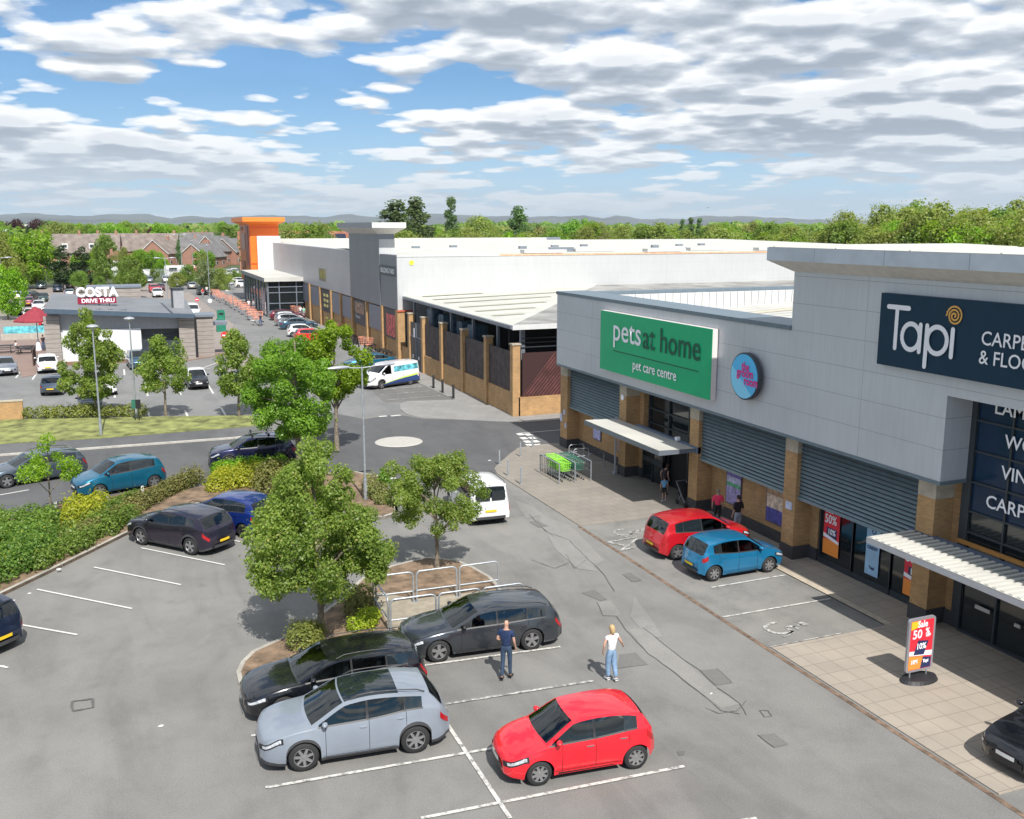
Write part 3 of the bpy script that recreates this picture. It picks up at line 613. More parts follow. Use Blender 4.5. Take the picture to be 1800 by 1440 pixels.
# canopies
def canopy(y0, y1, xf, name_lab, ribs, zt, th):
    t = None
    mb = MB(); mb.add([(xf, y0, zt-th), (xf, y1, zt-th), (23.1, y1, zt-th-.0), (23.1, y0, zt-th), (xf, y0, zt), (xf, y1, zt), (23.1, y1, zt-.06), (23.1, y0, zt-.06)], [(0,3,2,1),(0,4,5,1),(1,5,6,2),(2,6,7,3),(3,7,4,0)], 0)
    mb.add([(xf+.02, y0+.02, zt+.004), (xf+.02, y1-.02, zt+.004), (23.1, y1-.02, zt-.05), (23.1, y0+.02, zt-.05)], [(0, 3, 2, 1)], 1)
    c = part(mb, 'canopy', [mat('canopy_edge_light', (.5, .51, .54), .45, .2, var=.03) if ribs else GREYM, ROOFW], U)
    if ribs:
        mb = MB(); k = y0+.1
        while k < y1-.1: mb.box(xf+.06, 23.05, k, k+.12, zt-.02, zt+.035); k += .26
        part(mb, 'roof_ribs', ROOFW, c)
    mb = MB(); mb.box(23.12, 23.3, y0-.15, y1+(.2 if ribs else -2.0), zt-.26, zt+.03); part(mb, 'back_beam', mat('beam_blue_grey', (.15, .19, .27), .45, .3, var=.04), c)
canopy(35.65, 43.05, 21.25, '', False, 2.97, .22)
canopy(8.0, 22.85, 21.25, '', True, 2.98, .19)
mb = MB(); mb.tube([(22.98, 42.9, 3.0), (22.98, 42.9, .06)], .05); mb.box(22.9, 23.06, 42.8, 43.0, .03, .2); part(mb, 'downpipe', mat('downpipe_pale', (.4, .41, .45), .5, .2), U)
mb = MB(); mb.lathe([(0, -.09), (.15, -.07), (.15, 0), (0, 0)], (23.13, 42.45, 4.12), 'x', 16); part(mb, 'alarm_box', SIGNW, U)
mb = MB(); mb.box(23.11, 23.15, 28.9, 29.25, 1.95, 2.25); mb.box(23.11, 23.15, 49.75, 50.0, 1.5, 1.95); mb.box(23.10, 23.15, 49.35, 49.55, 1.95, 2.25); mb.box(23.10, 23.15, 49.2, 49.35, 1.2, 1.5); each(mb, 'wall_notice', mat('notice_pale', (.5, .55, .68), .5, var=.1), U)
mb = MB(); mb.lathe([(0, -.2), (.1, -.18), (.1, 0)], (23.1, 37.0, 3.1), 'x', 10); part(mb, 'camera_dome', SIGNW, U)

# ---------------------------------------------------------------- shop signs
GREEN = mat('sign_green', (.0, .40, .17), .38, var=.02); GREEND = mat('sign_dark_green', (.0, .085, .05), .45, var=0)
t = thing('shop_sign', 'large green sign reading pets at home, pet care centre', 'shop sign', (22.45, 33.65, 5.45))
mb = MB(); mb.box(22.47, 22.72, 33.67, 43.78, 5.46, 8.45); part(mb, 'sign_box', mat('sign_edge_white', (.68, .62, .60), .5, var=0), t)
mb = MB(); mb.box(22.45, 22.47, 33.68, 43.77, 5.47, 8.44); part(mb, 'sign_face', GREEN, t)
facade_text('pets', 42.38, 7.10, 1.58, SIGNW, 22.445, parent=t, bold=.012, fit=2.75)
facade_text('at home', 39.42, 7.02, 1.58, GREEND, 22.445, parent=t, bold=.012, fit=4.9)
facade_text('pet care centre', 40.3, 5.90, .68, SIGNW, 22.445, parent=t, bold=.008, fit=3.95)
mb = MB(); mb.box(22.44, 22.449, 34.6, 42.33, 6.53, 6.58); part(mb, 'rule', GREEND, t)
t = thing('round_sign', 'round blue the groom room sign on the grey cladding', 'shop sign', (22.6, 31.35, 6.8))
mb = MB(); mb.lathe([(0, -.16), (.92, -.16), (.94, -.14), (.94, .02), (0, .02)], (22.6, 31.35, 6.82), 'x', 40); part(mb, 'sign_rim', DARKM, t, 40)
mb = MB(); mb.lathe([(0, -.175), (.88, -.175), (.88, -.165), (0, -.165)], (22.6, 31.35, 6.82), 'x', 40); part(mb, 'sign_face', mat('sign_sky_blue', (.09, .50, .85), .4, var=0), t)
mb = MB(); ring = [(22.42, 31.35+.87*cos(a), 6.82+.87*sin(a)) for a in [RAD(-128+k*8) for k in range(20)]]; mb.add(ring, [tuple(range(len(ring)))]); part(mb, 'pale_segment', mat('sign_pale_blue', (.24, .66, .90), .4, var=0), t)
PINK = mat('sign_magenta', (.75, .02, .25), .4, var=0)
facade_text('the', 31.50, 7.06, .48, PINK, 22.41, parent=t, xs=.8, bold=.012, depth=.01); facade_text('groom', 31.80, 6.80, .50, PINK, 22.41, parent=t, xs=.8, bold=.012, depth=.01); facade_text('room', 31.32, 6.50, .50, PINK, 22.41, parent=t, xs=.8, bold=.012, depth=.01)
NAVY = mat('sign_navy', (.006, .032, .062), .5, spec=.25, var=.03)
t = thing('shop_sign', 'large navy sign with white Tapi lettering and a gold spiral', 'shop sign', (22.5, 10, 8.2))
mb = MB(); mb.box(22.52, 22.72, 12.0, 24.32, 8.24, 10.53); part(mb, 'sign_box', NAVY, t)
def strokes(name, chars, o, sc, r, m, parent, x=22.5):
    mb = MB(); kx = [0.0]
    for pl in chars:
        pts = [(x, o[0]-p[0]*sc, o[1]+p[1]*sc) for p in pl]
        for a, b in zip(pts, pts[1:]):
            a, b = Vector(a), Vector(b); d = (b-a).normalized(); n_ = Vector((1, 0, 0)).cross(d)*r
            kx[0] += .0003; mb.add([(q.x-kx[0], q.y, q.z) for q in (a-n_, b-n_, b+n_, a+n_)], [(0, 1, 2, 3)])
        for i, a in enumerate(pts):
            kx[0] += .0003; mb.add([(a[0]-kx[0], a[1]+r*cos(RAD(k*30)), a[2]+r*sin(RAD(k*30))) for k in range(12)], [tuple(range(12))])
    return part(mb, name, m, parent)
def arcp(cx, cy, r, a0, a1, n=16, ry=None): return [(cx+r*cos(RAD(a0+(a1-a0)*k/n)), cy+(ry or r)*sin(RAD(a0+(a1-a0)*k/n))) for k in range(n+1)]
strokes('lettering', [[(0, 1.28), (.86, 1.28)], [(.38, 1.28), (.38, 0)], arcp(1.02, .42, .36, 0, 360, 24, .40), [(1.40, .82), (1.40, 0)],
    [(1.66, .82), (1.66, -.42)], arcp(2.08, .42, .38, 0, 360, 24, .40), [(2.66, .80), (2.66, .0)]], (23.95, 8.84), 1.0, .075, SIGNW, t, 22.505)
strokes('spiral', [[(2.66+r*cos(a), 1.20+r*sin(a)) for r, a in [(.30-.27*k/48, RAD(180-k*20)) for k in range(48)]]], (23.95, 8.84), 1.0, .028, mat('sign_gold', (.75, .42, .10), .4, var=0), t, 22.50)
facade_text('CARPETS', 20.28, 9.32, .56, SIGNW, 22.515, parent=t, bold=.004, xs=.94)
facade_text('& FLOORING', 20.30, 8.78, .56, SIGNW, 22.515, parent=t, bold=.004, xs=.94)
t = thing('window_lettering', 'white words on the tall navy glazing of the carpet unit', 'lettering', (23.78, 20, 4))
for s, y, z in (('LAMINATE', 20.72, 7.16), ('WOOD', 20.25, 6.22), ('VINYL', 20.27, 5.28), ('CARPETS', 20.72, 4.28)): facade_text(s, y, z, .56, SIGNW, 23.79, parent=t, bold=.006, xs=1.0)

# framed posters on the brick of the pet store
def framed(y0, y1, z0, z1, lab, cols):
    t = thing('wall_poster', lab, 'poster', (23.9, y0, z0)); x = 23.93
    mb = MB(); mb.box(x-.06, x, y0, y1, z0, z1); part(mb, 'frame', mat('poster_frame', (.10, .08, .13), .5, var=0), t)
    h = z1-z0; n = len(cols); mb = MB(); mats = []
    for i, (c, fr0, fr1) in enumerate(cols): mb.box(x-.066, x-.06, y0+.05, y1-.05, z0+.05+(h-.1)*fr0, z0+.05+(h-.1)*fr1, i); mats.append(mat('print_%d_%d_%d' % tuple(int(q*99) for q in c), c, .5, var=.25, nscale=6))
    part(mb, 'print', mats, t)
framed(46.3, 47.25, .95, 2.35, 'lilac framed poster on the brick wall, first from the far corner of the pet store', [((.42, .42, .66), 0, .5), ((.55, .30, .12), .5, .62), ((.5, .5, .7), .62, 1)])
framed(43.3, 44.35, .85, 2.3, 'framed poster with a fawn picture beside the pale downpipe', [((.38, .30, .36), 0, .4), ((.58, .40, .30), .4, .8), ((.5, .42, .5), .8, 1)])
framed(33.2, 34.3, .75, 2.35, 'lilac and purple framed poster right of the pet store entrance pillar', [((.33, .28, .52), 0, .5), ((.1, .35, .2), .5, .62), ((.46, .46, .70), .62, .8), ((.16, .12, .42), .8, 1)])
framed(30.3, 31.45, .75, 2.35, 'framed poster with a cream dog picture and navy foot near the third pillar', [((.08, .08, .32), 0, .38), ((.62, .52, .40), .38, .75), ((.45, .30, .18), .75, 1)])

# ---------------------------------------------------------------- the builders yard
Y = thing('builders_yard', 'brick and dark mesh walled yard under a low pale canopy roof', 'yard building', (23.8, 58.9, 0))
YR = brick('yard_brick', (.52, .30, .12), (.40, .225, .09), (.34, .26, .17))
MESHD = mat('dark_mesh_panel', (.065, .050, .048), .75, .1, var=.25, nscale=2)
TIMB = mat('maroon_timber', (.115, .04, .038), .75, var=.25, nscale=1.5)
mb = MB(); mb.box(23.9, 24.15, 59.3, 80.6, 0, 1.62); mb.box(24.2, 60, 59.0, 59.25, 0, 1.32); mb.box(23.9, 24.15, 84.4, 87.9, 0, 1.62); each(mb, 'low_wall', YR, Y)
piers = [59.0, 64.1, 69.3, 74.6, 79.9, 84.1]
for k, y in enumerate(piers):
    mb = MB(); mb.box(23.76, 24.3, y, y+.5, 0, 4.86); p = part(mb, 'brick_pier', YR, Y)
    mb = MB(); mb.box(23.70, 24.36, y-.06, y+.56, 4.86, 4.96); part(mb, 'coping', STONE, p)
for a, b in zip(piers, piers[1:]):
    if a > 79: continue
    mb = MB(); mb.box(23.98, 24.06, a+.5, b, 1.62, 4.35)
    part(mb, 'screen_panel', MESHD, Y)
mb = MB(); mb.box(24.5, 60, 59.1, 59.16, 1.32, 4.3)
n = 150
for k in range(n):
    x = 24.3+k*.26
    mb.add([(max(24.4, x), 59.06, 1.34), (x+.14, 59.06, 1.34), (x+.14+2.6, 59.06, 4.3), (x+2.6, 59.06, 4.3)], [(0, 1, 2, 3)], 1)
part(mb, 'timber_panel', [mat('maroon_timber_groove', (.045, .018, .018), .9, var=0), TIMB], Y)
mb = MB(); mb.box(23.9, 24.0, 80.4, 84.1, 0, 4.2); gt = part(mb, 'gate', DARKM, Y)
mb = MB(); mb.box(23.85, 23.9, 82.2, 82.3, 0, 4.2, 0); mb.box(23.86, 23.9, 80.4, 84.1, 2.9, 3.0, 0); mb.box(23.85, 23.9, 82.7, 83.0, 2.9, 3.7, 1); mb.box(23.85, 23.9, 81.4, 81.6, 1.0, 1.3, 1); mb.box(23.85, 23.9, 83.2, 83.4, 1.0, 1.3, 1); part(mb, 'notice', [GREYM, SIGNW], gt)
# canopy roof with hipped corner
Hc, Hr, Hf = (23.6, 58.75, 6.22), (44.5, 87.9, 6.80), (80, 87.9, 6.80)
mb = MB()
mb.add([Hc, (24.4, 87.9, 6.22), Hr, Hf, (80, 58.75, 6.22)], [(0, 2, 1)], 0); mb.add([Hc, (80, 58.75, 6.22), Hf, Hr], [(0, 1, 2, 3)], 1)
mb.add([(23.6, 58.75, 5.98), (80, 58.75, 5.98), (80, 87.9, 5.98), (24.4, 87.9, 5.98)], [(0, 1, 2, 3)], 2)
rf = part(mb, 'roof', [mat('yard_roof_cream', (.50, .495, .44), .6, var=.06, nscale=.5), mat('yard_roof_grey', (.27, .265, .25), .7, var=.2, nscale=.5), INTER], Y)
mb = MB()
for y, x0, x1 in ((85.5, 25.6, 31.5), (81.5, 25.4, 37.5), (77.6, 25.2, 35.0), (73.0, 25.0, 32.5), (69.0, 24.9, 29.8), (65.0, 24.8, 27.2)):
    s_ = (Hr[2]-6.22)/(Hr[0]-23.6); mb.add([(x0, y, 6.25+(x0-23.6)*s_), (x1, y, 6.25+(x1-23.6)*s_), (x1, y+.75, 6.25+(x1-23.6)*s_), (x0, y+.75, 6.25+(x0-23.6)*s_)], [(0, 1, 2, 3)])
part(mb, 'rooflight', mat('yard_rooflight', (.36, .355, .27), .6, var=.05), rf)
mb = MB(); mb.prism([(23.45, 58.6), (23.6, 58.6), (24.4, 87.9), (24.25, 87.9)], 5.98, 6.20, 0); mb.box(23.6, 80, 58.6, 58.75, 5.92, 6.24, 1); part(mb, 'eaves_gutter', [GREYM, WHITE], rf)
mb = MB()
for y in (63.5, 68.7, 74, 79.3, 84.6): mb.box(24.4, 24.6, y, y+.2, 0, 5.98)
mb.box(24.6, 24.9, 59.6, 59.9, 0, 5.98); each(mb, 'steel_post', GREYM, Y)
mb = MB(); mb.box(24.6, 79, 59.3, 87.8, .05, .1, 0); mb.box(30, 30.2, 60, 87, .1, 5.9, 0); mb.box(24.7, 60, 62, 62.2, .1, 5.9, 0)
for z in (4.6, 4.9, 5.2): mb.box(24.6, 60, 59.5, 59.55, z, z+.06, 1)
part(mb, 'interior', [INTER, DARKM], Y)
WRAP = mat('wrapped_pallet', (.10, .16, .22), .5, var=.3, nscale=3)
for (y, z, s) in ((82.0, 5.35, .9), (78.5, 5.1, 1.4), (73.6, 4.95, 1.3), (71.0, 4.9, 1.5)):
    o = MB((0, 0, 0)); o.box(25.0, 26.2, y-s/2, y+s/2, 2.2, z); o.box(25.02, 26.18, y-s/2+.1, y+s/2-.1, z, z+.15)
    tag(o.build('wrapped_pallet', WRAP), 'blue wrapped pallet stack seen above the dark screen, %s' % {82.0: 'nearest the gate', 78.5: 'second from the gate', 73.6: 'third from the gate', 71.0: 'farthest from the gate'}[y], 'pallet stack', 'pallets of stock behind the yard screen')

# ---------------------------------------------------------------- the big hardware store
B = thing('hardware_store', 'long white and grey hardware store with a silver tower and an orange entrance tower', 'shop building', (23.8, 88, 0))
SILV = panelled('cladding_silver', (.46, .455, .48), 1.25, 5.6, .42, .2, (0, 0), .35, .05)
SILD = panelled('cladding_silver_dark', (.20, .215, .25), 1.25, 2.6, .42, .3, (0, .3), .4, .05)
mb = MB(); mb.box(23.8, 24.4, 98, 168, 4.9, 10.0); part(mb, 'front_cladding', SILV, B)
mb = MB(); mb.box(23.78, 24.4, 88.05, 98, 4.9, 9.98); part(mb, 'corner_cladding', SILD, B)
mb = MB(); mb.box(23.8, 118, 87.9, 88.05, 4.9, 9.85); mb.box(24.5, 118, 87.92, 88.05, 0, 4.9); part(mb, 'side_cladding', WHITECL, B)
mb = MB(); mb.box(34, 118, 87.85, 88.3, 9.85, 10.0, 0); mb.box(23.8, 34, 87.85, 88.3, 9.85, 10.0, 1); part(mb, 'parapet_trim', [mat('orange_tint_trim', (.70, .42, .26), .6, var=.1), WHITE], B)
mb = MB()
mb.add([(24.4, 88.3, 9.55), (118, 88.3, 9.55), (118, 112, 10.15), (24.4, 112, 10.15), (24.4, 135, 9.6), (118, 135, 9.6), (24.4, 176, 10.1), (118, 176, 10.1)], [(0, 1, 2, 3), (3, 2, 5, 4), (4, 5, 7, 6)])
mb.box(24.4, 78, 175.9, 176.3, 8, 10.55); mb.box(44.5, 47.5, 99.5, 99.8, 9.6, 10.35, 1); mb.box(78, 81, 175.9, 178, 8, 10.6, 1)
for k in range(9): mb.box(40+k*7.5, 45+k*7.5, 96+(k % 2)*3, 97.2+(k % 2)*3, 9.85, 10.18, 2)
for k in range(9): mb.box(26+k*6, 26.9+k*6, 107+(k % 3)*4, 107.5+(k % 3)*4, 10.0, 10.35, 1)
part(mb, 'roof', [ROOFW, GREYM, mat('rooflight_grey', (.50, .50, .48), .5)], B)
# silver tower
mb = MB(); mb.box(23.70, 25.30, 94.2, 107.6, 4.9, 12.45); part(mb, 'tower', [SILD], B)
mb = MB(); mb.box(23.72, 25.30, 94.15, 94.2, 9.9, 11.4); part(mb, 'tower_side', WHITECL, B)
mb = MB(); mb.add([(22.65, 92.5, 12.5), (26.05, 92.5, 12.5), (26.05, 108.8, 12.5), (22.65, 108.8, 12.5), (22.65, 92.5, 13.02), (26.05, 92.5, 13.02), (26.05, 108.8, 13.02), (22.65, 108.8, 13.02)], [(4, 5, 6, 7), (3, 0, 4, 7), (1, 2, 6, 5), (2, 3, 7, 6)], 0)
mb.quad((22.65, 92.5, 12.5), (26.05, 92.5, 12.5), (26.05, 92.5, 13.02), (22.65, 92.5, 13.02), 2)
mb.add([(22.65, 92.5, 12.5), (26.05, 92.5, 12.5), (26.05, 108.8, 12.5), (22.65, 108.8, 12.5), (23.7, 94.2, 11.9), (25.30, 94.2, 11.9), (25.30, 107.6, 11.9), (23.7, 107.6, 11.9)], [(0, 1, 5, 4), (1, 2, 6, 5), (2, 3, 7, 6), (3, 0, 4, 7)], 1)
part(mb, 'tower_wing', [mat('wing_grey', (.27, .28, .31), .45, .3), SOFF, WHITE], B)
# brick base with piers, panels and posters
mb = MB(); mb.box(24.0, 24.4, 88.3, 140, 0, 4.9); part(mb, 'brick_base', YR, B)
mb = MB(); mb.box(23.55, 24.3, 87.2, 88.0, 0, 4.9); part(mb, 'corner_pier', YR, B)
BR = MATS['maroon_timber']; mb = MB(); mb.box(23.5, 25.4, 87.12, 87.2, 4.80, 4.98); part(mb, 'red_flashing', mat('red_brown_trim', (.45, .10, .05), .6), B)
for y in (93.4, 99.9, 106.7, 112.9, 118.7, 125.7, 133.2):
    mb = MB(); mb.box(23.62, 24.0, y, y+.55, 0, 4.9); part(mb, 'brick_pier', YR, B)
def bq_panel(y0, y1, z0, z1, mm, name='wall_panel'):
    mb = MB(); mb.box(23.78, 24.0, y0, y1, z0, z1); return part(mb, name, mm, B)
PG = mat('panel_grey', (.20, .21, .25), .5, .2); BLK = mat('sign_black', (.03, .035, .045), .5, var=0)
for y0, y1, z0 in ((94.4, 99.4, 2.3), (107.6, 112.6, 2.3), (113.7, 118.4, 2.3), (126.6, 132.6, 2.3), (134, 139, 2.3)): bq_panel(y0, y1, z0, 4.75, PG)
p = bq_panel(88.7, 93.0, 2.0, 4.85, BLK, 'poster_board'); mb = MB(); mb.box(23.76, 23.78, 89.0, 92.2, 2.2, 4.3); part(mb, 'print', mat('poster_coral', (.62, .10, .09), .6, var=.5, nscale=2.5), p)
p = bq_panel(100.7, 106.4, 2.1, 4.75, BLK, 'poster_board'); mb = MB(); mb.box(23.76, 23.78, 101.6, 105.9, 3.3, 4.5); part(mb, 'print', mat('poster_brown', (.25, .16, .11), .6, var=.6, nscale=2.5), p)
text('lettering', 'Discover it', (23.75, 105.6, 2.75), (0, -1, 0), (0, 0, 1), .55, SIGNW, p, depth=.0, xs=.9)
p = bq_panel(119.6, 125.2, 2.0, 4.75, BLK, 'poster_board'); mb = MB()
for k in range(3):
    for j in range(2): mb.box(23.75, 23.78, 121+j*1.8, 122+j*1.8, 2.6+k*.65, 2.95+k*.65)
part(mb, 'print', mat('poster_yellow_marks', (.65, .55, .18), .6), p)
t = thing('building_yard_sign', 'dark grey BUILDING YARD sign on the corner of the store', 'shop sign', (23.7, 86.9+1.2, 8))
mb = MB(); mb.box(23.70, 23.76, 88.15, 94.1, 8.0, 8.95); part(mb, 'sign_board', mat('sign_charcoal', (.055, .075, .08), .5, var=0), t)
text('lettering', 'BUILDING YARD', (23.69, 93.7, 8.24), (0, -1, 0), (0, 0, 1), .66, SIGNW, t, depth=0, bold=.012, fit=5.1)
mb = MB(); mb.box(23.72, 23.79, 121.6, 126.2, 5.8, 7.4, 0); mb.box(23.70, 23.72, 122.2, 125.6, 6.1, 7.2, 1); t = tag(mb.build('wall_sign', [mat('sign_grey_frame', (.22, .21, .17), .6), mat('sign_dull_yellow', (.30, .27, .07), .7, var=.4, nscale=3)]), 'small faded yellow sign high on the grey store front', 'sign')
mb = MB(); mb.lathe([(0, -.03), (.24, -.03), (.24, 0), (0, 0)], (25.2, 87.88, 9.3), 'y', 6); tag(mb.build('warning_sign', mat('warning_yellow', (.75, .8, .05), .5, var=0)), 'small yellow marker sign on the white side wall corner', 'sign')
# orange entrance tower and canopy
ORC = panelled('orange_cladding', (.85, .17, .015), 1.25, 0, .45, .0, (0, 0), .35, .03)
ORD = panelled('orange_cladding_shaded', (.50, .13, .05), 1.25, 3.0, .4, .2, (0, 0), .35, .04)  # darker copy of the orange, shade of the tower front put into the colour
mb = MB(); mb.box(20.2, 24.9, 167.2, 181, 3.4, 13.5); mb.box(20.2, 21.2, 167.0, 167.2, 6.6, 11.1); mb.box(20.2, 24.9, 167.0, 167.2, 11.1, 12.4); part(mb, 'orange_tower', ORC, B)
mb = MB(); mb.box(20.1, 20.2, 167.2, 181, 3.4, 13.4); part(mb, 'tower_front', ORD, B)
mb = MB(); mb.box(20.02, 20.1, 168.5, 172, 6.2, 12.8, 0); mb.box(20.02, 20.1, 173, 178, 8.6, 11.5, 1); mb.box(20.03, 20.1, 174, 178, 4.2, 6.8, 0); mb.box(20.0, 20.05, 176, 179, 12.0, 12.6, 0); part(mb, 'tower_window', [mat('tower_strip', (.16, .03, .03), .4), mat('tower_sheet', (.32, .18, .18), .35, .3)], B)
mb = MB(); mb.box(20.3, 24.9, 167.3, 180.9, 0, 3.4); part(mb, 'tower_base', GREYM, B)
mb = MB(); mb.add([(18.9, 165, 13.45), (25.7, 165, 13.45), (25.7, 182, 13.45), (18.9, 182, 13.45), (18.9, 165, 14.15), (25.7, 165, 14.15), (25.7, 182, 14.15), (18.9, 182, 14.15)], [(4, 5, 6, 7), (0, 4, 7, 3), (1, 2, 6, 5), (0, 1, 5, 4)], 0)
mb.add([(18.9, 165, 13.45), (25.7, 165, 13.45), (25.7, 182, 13.45), (18.9, 182, 13.45), (20.2, 167.2, 12.9), (24.9, 167.2, 12.9), (24.9, 181, 12.9), (20.2, 181, 12.9)], [(0, 1, 5, 4), (3, 0, 4, 7), (1, 2, 6, 5)], 0); part(mb, 'tower_wing', mat('orange_wing', (.85, .22, .03), .45, var=.03), B)
mb = MB(); mb.box(21.25, 25.1, 166.6, 167.0, 5.0, 11.1); mb.box(23.0, 25.1, 140, 167, 4.9, 5.0); each(mb, 'white_panel', WHITE, B)
mb = MB(); mb.box(18.4, 24.2, 138.6, 166.9, 5.0, 5.55, 0); mb.quad((18.42, 138.65, 5.56), (24.2, 138.65, 5.56), (24.2, 166.9, 5.56), (18.42, 166.9, 5.56), 1); mb.box(18.38, 24.2, 138.5, 138.6, 5.05, 5.62, 1); part(mb, 'entrance_canopy', [GREYM, ROOFW], B)
mb = MB(); mb.box(18.9, 24.2, 139.2, 166, .05, 5.0); part(mb, 'lobby_glass', GLASSD, B)
mb = MB()
for x in (18.85, 20.4, 22.8, 24.0): mb.box(x, x+.14, 139.05, 139.2, 0, 5.0)
for z in (1.9, 3.4, 4.2): mb.box(18.85, 24.1, 139.08, 139.2, z, z+.12)
for k in range(9): mb.box(18.78, 18.9, 139.3+k*3.3, 139.5+k*3.3, 0, 5.0)
each(mb, 'lobby_frame', GREYM, B)
mb = MB()
for k in range(8): mb.box(18.7, 18.78, 141+k*.5, 141.3+k*.5, .3, 4.0-(k % 3)*.5, 0)
part(mb, 'banner', mat('banner_stripes', (.5, .42, .42), .6, var=.5, nscale=4), B)

# ---------------------------------------------------------------- the drive-through cafe
K = thing('cafe_building', 'low cafe building with a flat grey roof, white wall and timber fins', 'cafe', (-6.5, 97, 0))
GREYW = mat('cafe_grey_wall', (.34, .345, .36), .5, .1, var=.04); WR = mat('cafe_white_wall', (.66, .66, .66), .6, var=.02)
TW = None
def timber_mat():
    m = bpy.data.materials.new('weathered_boards'); m.use_nodes = True; nt = m.node_tree; L = nt.links.new; b = bsdf(m)
    tc = N(nt, 'ShaderNodeTexCoord'); s = N(nt, 'ShaderNodeSeparateXYZ'); L(tc.outputs['Object'], s.inputs[0])
    j = math_node(nt, 'LESS_THAN', math_node(nt, 'FRACT', math_node(nt, 'DIVIDE', s.outputs[2], .42)), .1)
    n = N(nt, 'ShaderNodeTexNoise', i_Scale=2.0, i_Detail=5.0); mp = N(nt, 'ShaderNodeMapping'); mp.inputs['Scale'].default_value = (.6, .6, 7); L(tc.outputs['Object'], mp.inputs[0]); L(mp.outputs[0], n.inputs['Vector'])
    c = ramp(nt, n.outputs[0], [(.3, (.24, .21, .19)), (.7, (.36, .32, .29))]); L(mixc(nt, math_node(nt, 'MULTIPLY', j, .8), c, (.10, .085, .07)), b.inputs['Base Color']); b.inputs['Roughness'].default_value = .85; return m
TW = timber_mat()
def rz(x): return 5.36-(x+6.57)*(.87/12.56)       # front eave falls to the right
mb = MB(); mb.add([(-6.6, 97.4, 3.2), (4.9, 97.4, 3.05), (4.9, 97.4, 4.5), (-6.6, 97.4, 5.1)], [(0, 1, 2, 3)]); mb.box(-6.6, -6.3, 97.5, 109, 0, 4.7); mb.box(-6.3, 6, 108.8, 109, 0, 4.6); part(mb, 'grey_wall', GREYW, K)
mb = MB(); mb.box(-5.4, 1.3, 97.2, 97.6, .35, 3.2); mb.box(-6.3, -5.4, 97.5, 97.6, 0, 3.2); part(mb, 'white_wall', WR, K)
mb = MB(); mb.box(-5.4, 1.3, 97.15, 97.6, 0, .35); part(mb, 'plinth', brick('cafe_brick', (.20, .10, .07), (.25, .13, .09), (.2, .17, .14)), K)
mb = MB(); mb.box(1.3, 4.8, 98.0, 98.1, 0, 3.1); gw = part(mb, 'window', mat('cafe_glass', (.045, .055, .065), .1, 0, .6, var=.2, nscale=1), K)
mb = MB(); mb.box(1.3, 4.8, 97.9, 98.0, 2.3, 2.42); mb.box(1.3, 1.4, 97.6, 98, 0, 3.1); mb.box(3.1, 3.18, 97.9, 98, 0, 3.1); mb.box(4.72, 4.8, 97.9, 98, 0, 3.1); part(mb, 'window_frame', DARKM, gw)
mb = MB(); mb.box(-6.9, -5.6, 96.9, 97.2, .0, 4.6); part(mb, 'timber_fin', TW, K)
mb = MB(); mb.box(4.7, 6.1, 96.9, 97.2, 0, 4.05); part(mb, 'timber_fin', TW, K)
mb = MB(); mb.box(6.2, 6.3, 98.2, 100, 0, 3.9); mb.box(6.15, 6.7, 99.3, 99.4, 0, 3.8); mb.box(-6.2, 6.4, 98.1, 108.8, 0, 4.0); part(mb, 'core', INTER, K)
mb = MB(); mb.box(6.45, 8.0, 98.6, 99.0, 0, 3.95); mb.box(7.8, 8.0, 99.0, 101.5, 0, 3.95); part(mb, 'timber_fin', TW, K)
mb = MB(); mb.box(6.3, 8.2, 98.4, 101.8, 3.95, 4.15); mb.box(8.0, 9.4, 99.4, 101.6, 3.0, 3.3); part(mb, 'low_roof', GREYM, K)
mb = MB()
A = [(-6.7, 96.0), (6.1, 96.0), (6.1, 108), (-6.7, 109)]
zb = lambda x, y: rz(x)+(y-96)*.045
top = [(x, y, zb(x, y)) for x, y in A]; bot = [(x, y, zb(x, y)-.42) for x, y in A]
mb.add(top+bot, [(0, 1, 2, 3), (7, 6, 5, 4)], 0); mb.add(top+bot, [(0, 4, 5, 1), (1, 5, 6, 2), (2, 6, 7, 3), (3, 7, 4, 0)], 1)
rr = part(mb, 'roof', [ROOFG, mat('cafe_fascia', (.075, .11, .15), .45, .2)], K)
mb = MB(); mb.add([(4.0, 96.05, zb(4, 96)+.006), (4.25, 96.05, zb(4.25, 96)+.006), (3.6, 104, zb(3.6, 104)+.006), (3.4, 104, zb(3.4, 104)+.006)], [(0, 1, 2, 3)]); mb.box(-2.5, -2.0, 97, 97.3, zb(-2, 97), zb(-2, 97)+.04); mb.box(-1.5, -1.0, 97, 97.3, zb(-1, 97), zb(-1, 97)+.04); mb.box(-.5, .2, 97, 97.3, zb(0, 97), zb(0, 97)+.04); part(mb, 'roof_channel', DARKM, rr)
mb = MB(); mb.box(4.4, 5.5, 100.2, 101.2, 4.6, 6.6); ch = part(mb, 'service_tower', GREYW, K)
mb = MB(); mb.box(4.35, 4.5, 100.1, 101.25, 4.6, 6.65); mb.box(4.35, 5.55, 100.1, 101.25, 6.55, 6.72); part(mb, 'dark_trim', DARKM, ch)
mb = MB(); mb.box(-3.4, 1.7, 108, 111, 4.6, 6.4); rb = part(mb, 'rear_block', TW, K)
mb = MB(); mb.box(-3.5, 1.8, 107.9, 111.1, 6.4, 6.6); part(mb, 'block_cap', GREYM, rb)
t = thing('cafe_sign', 'white COSTA letters over a dark red DRIVE THRU board on the cafe roof', 'shop sign', (-4.1, 100, 5.4))
MAR = mat('sign_maroon', (.25, .01, .035), .45, var=0)
text('lettering', 'COSTA', (-4.15, 99.9, 6.12), (1, 0, 0), (0, 0, 1), 1.22, SIGNW, t, depth=.05, bold=.05, xs=.92)
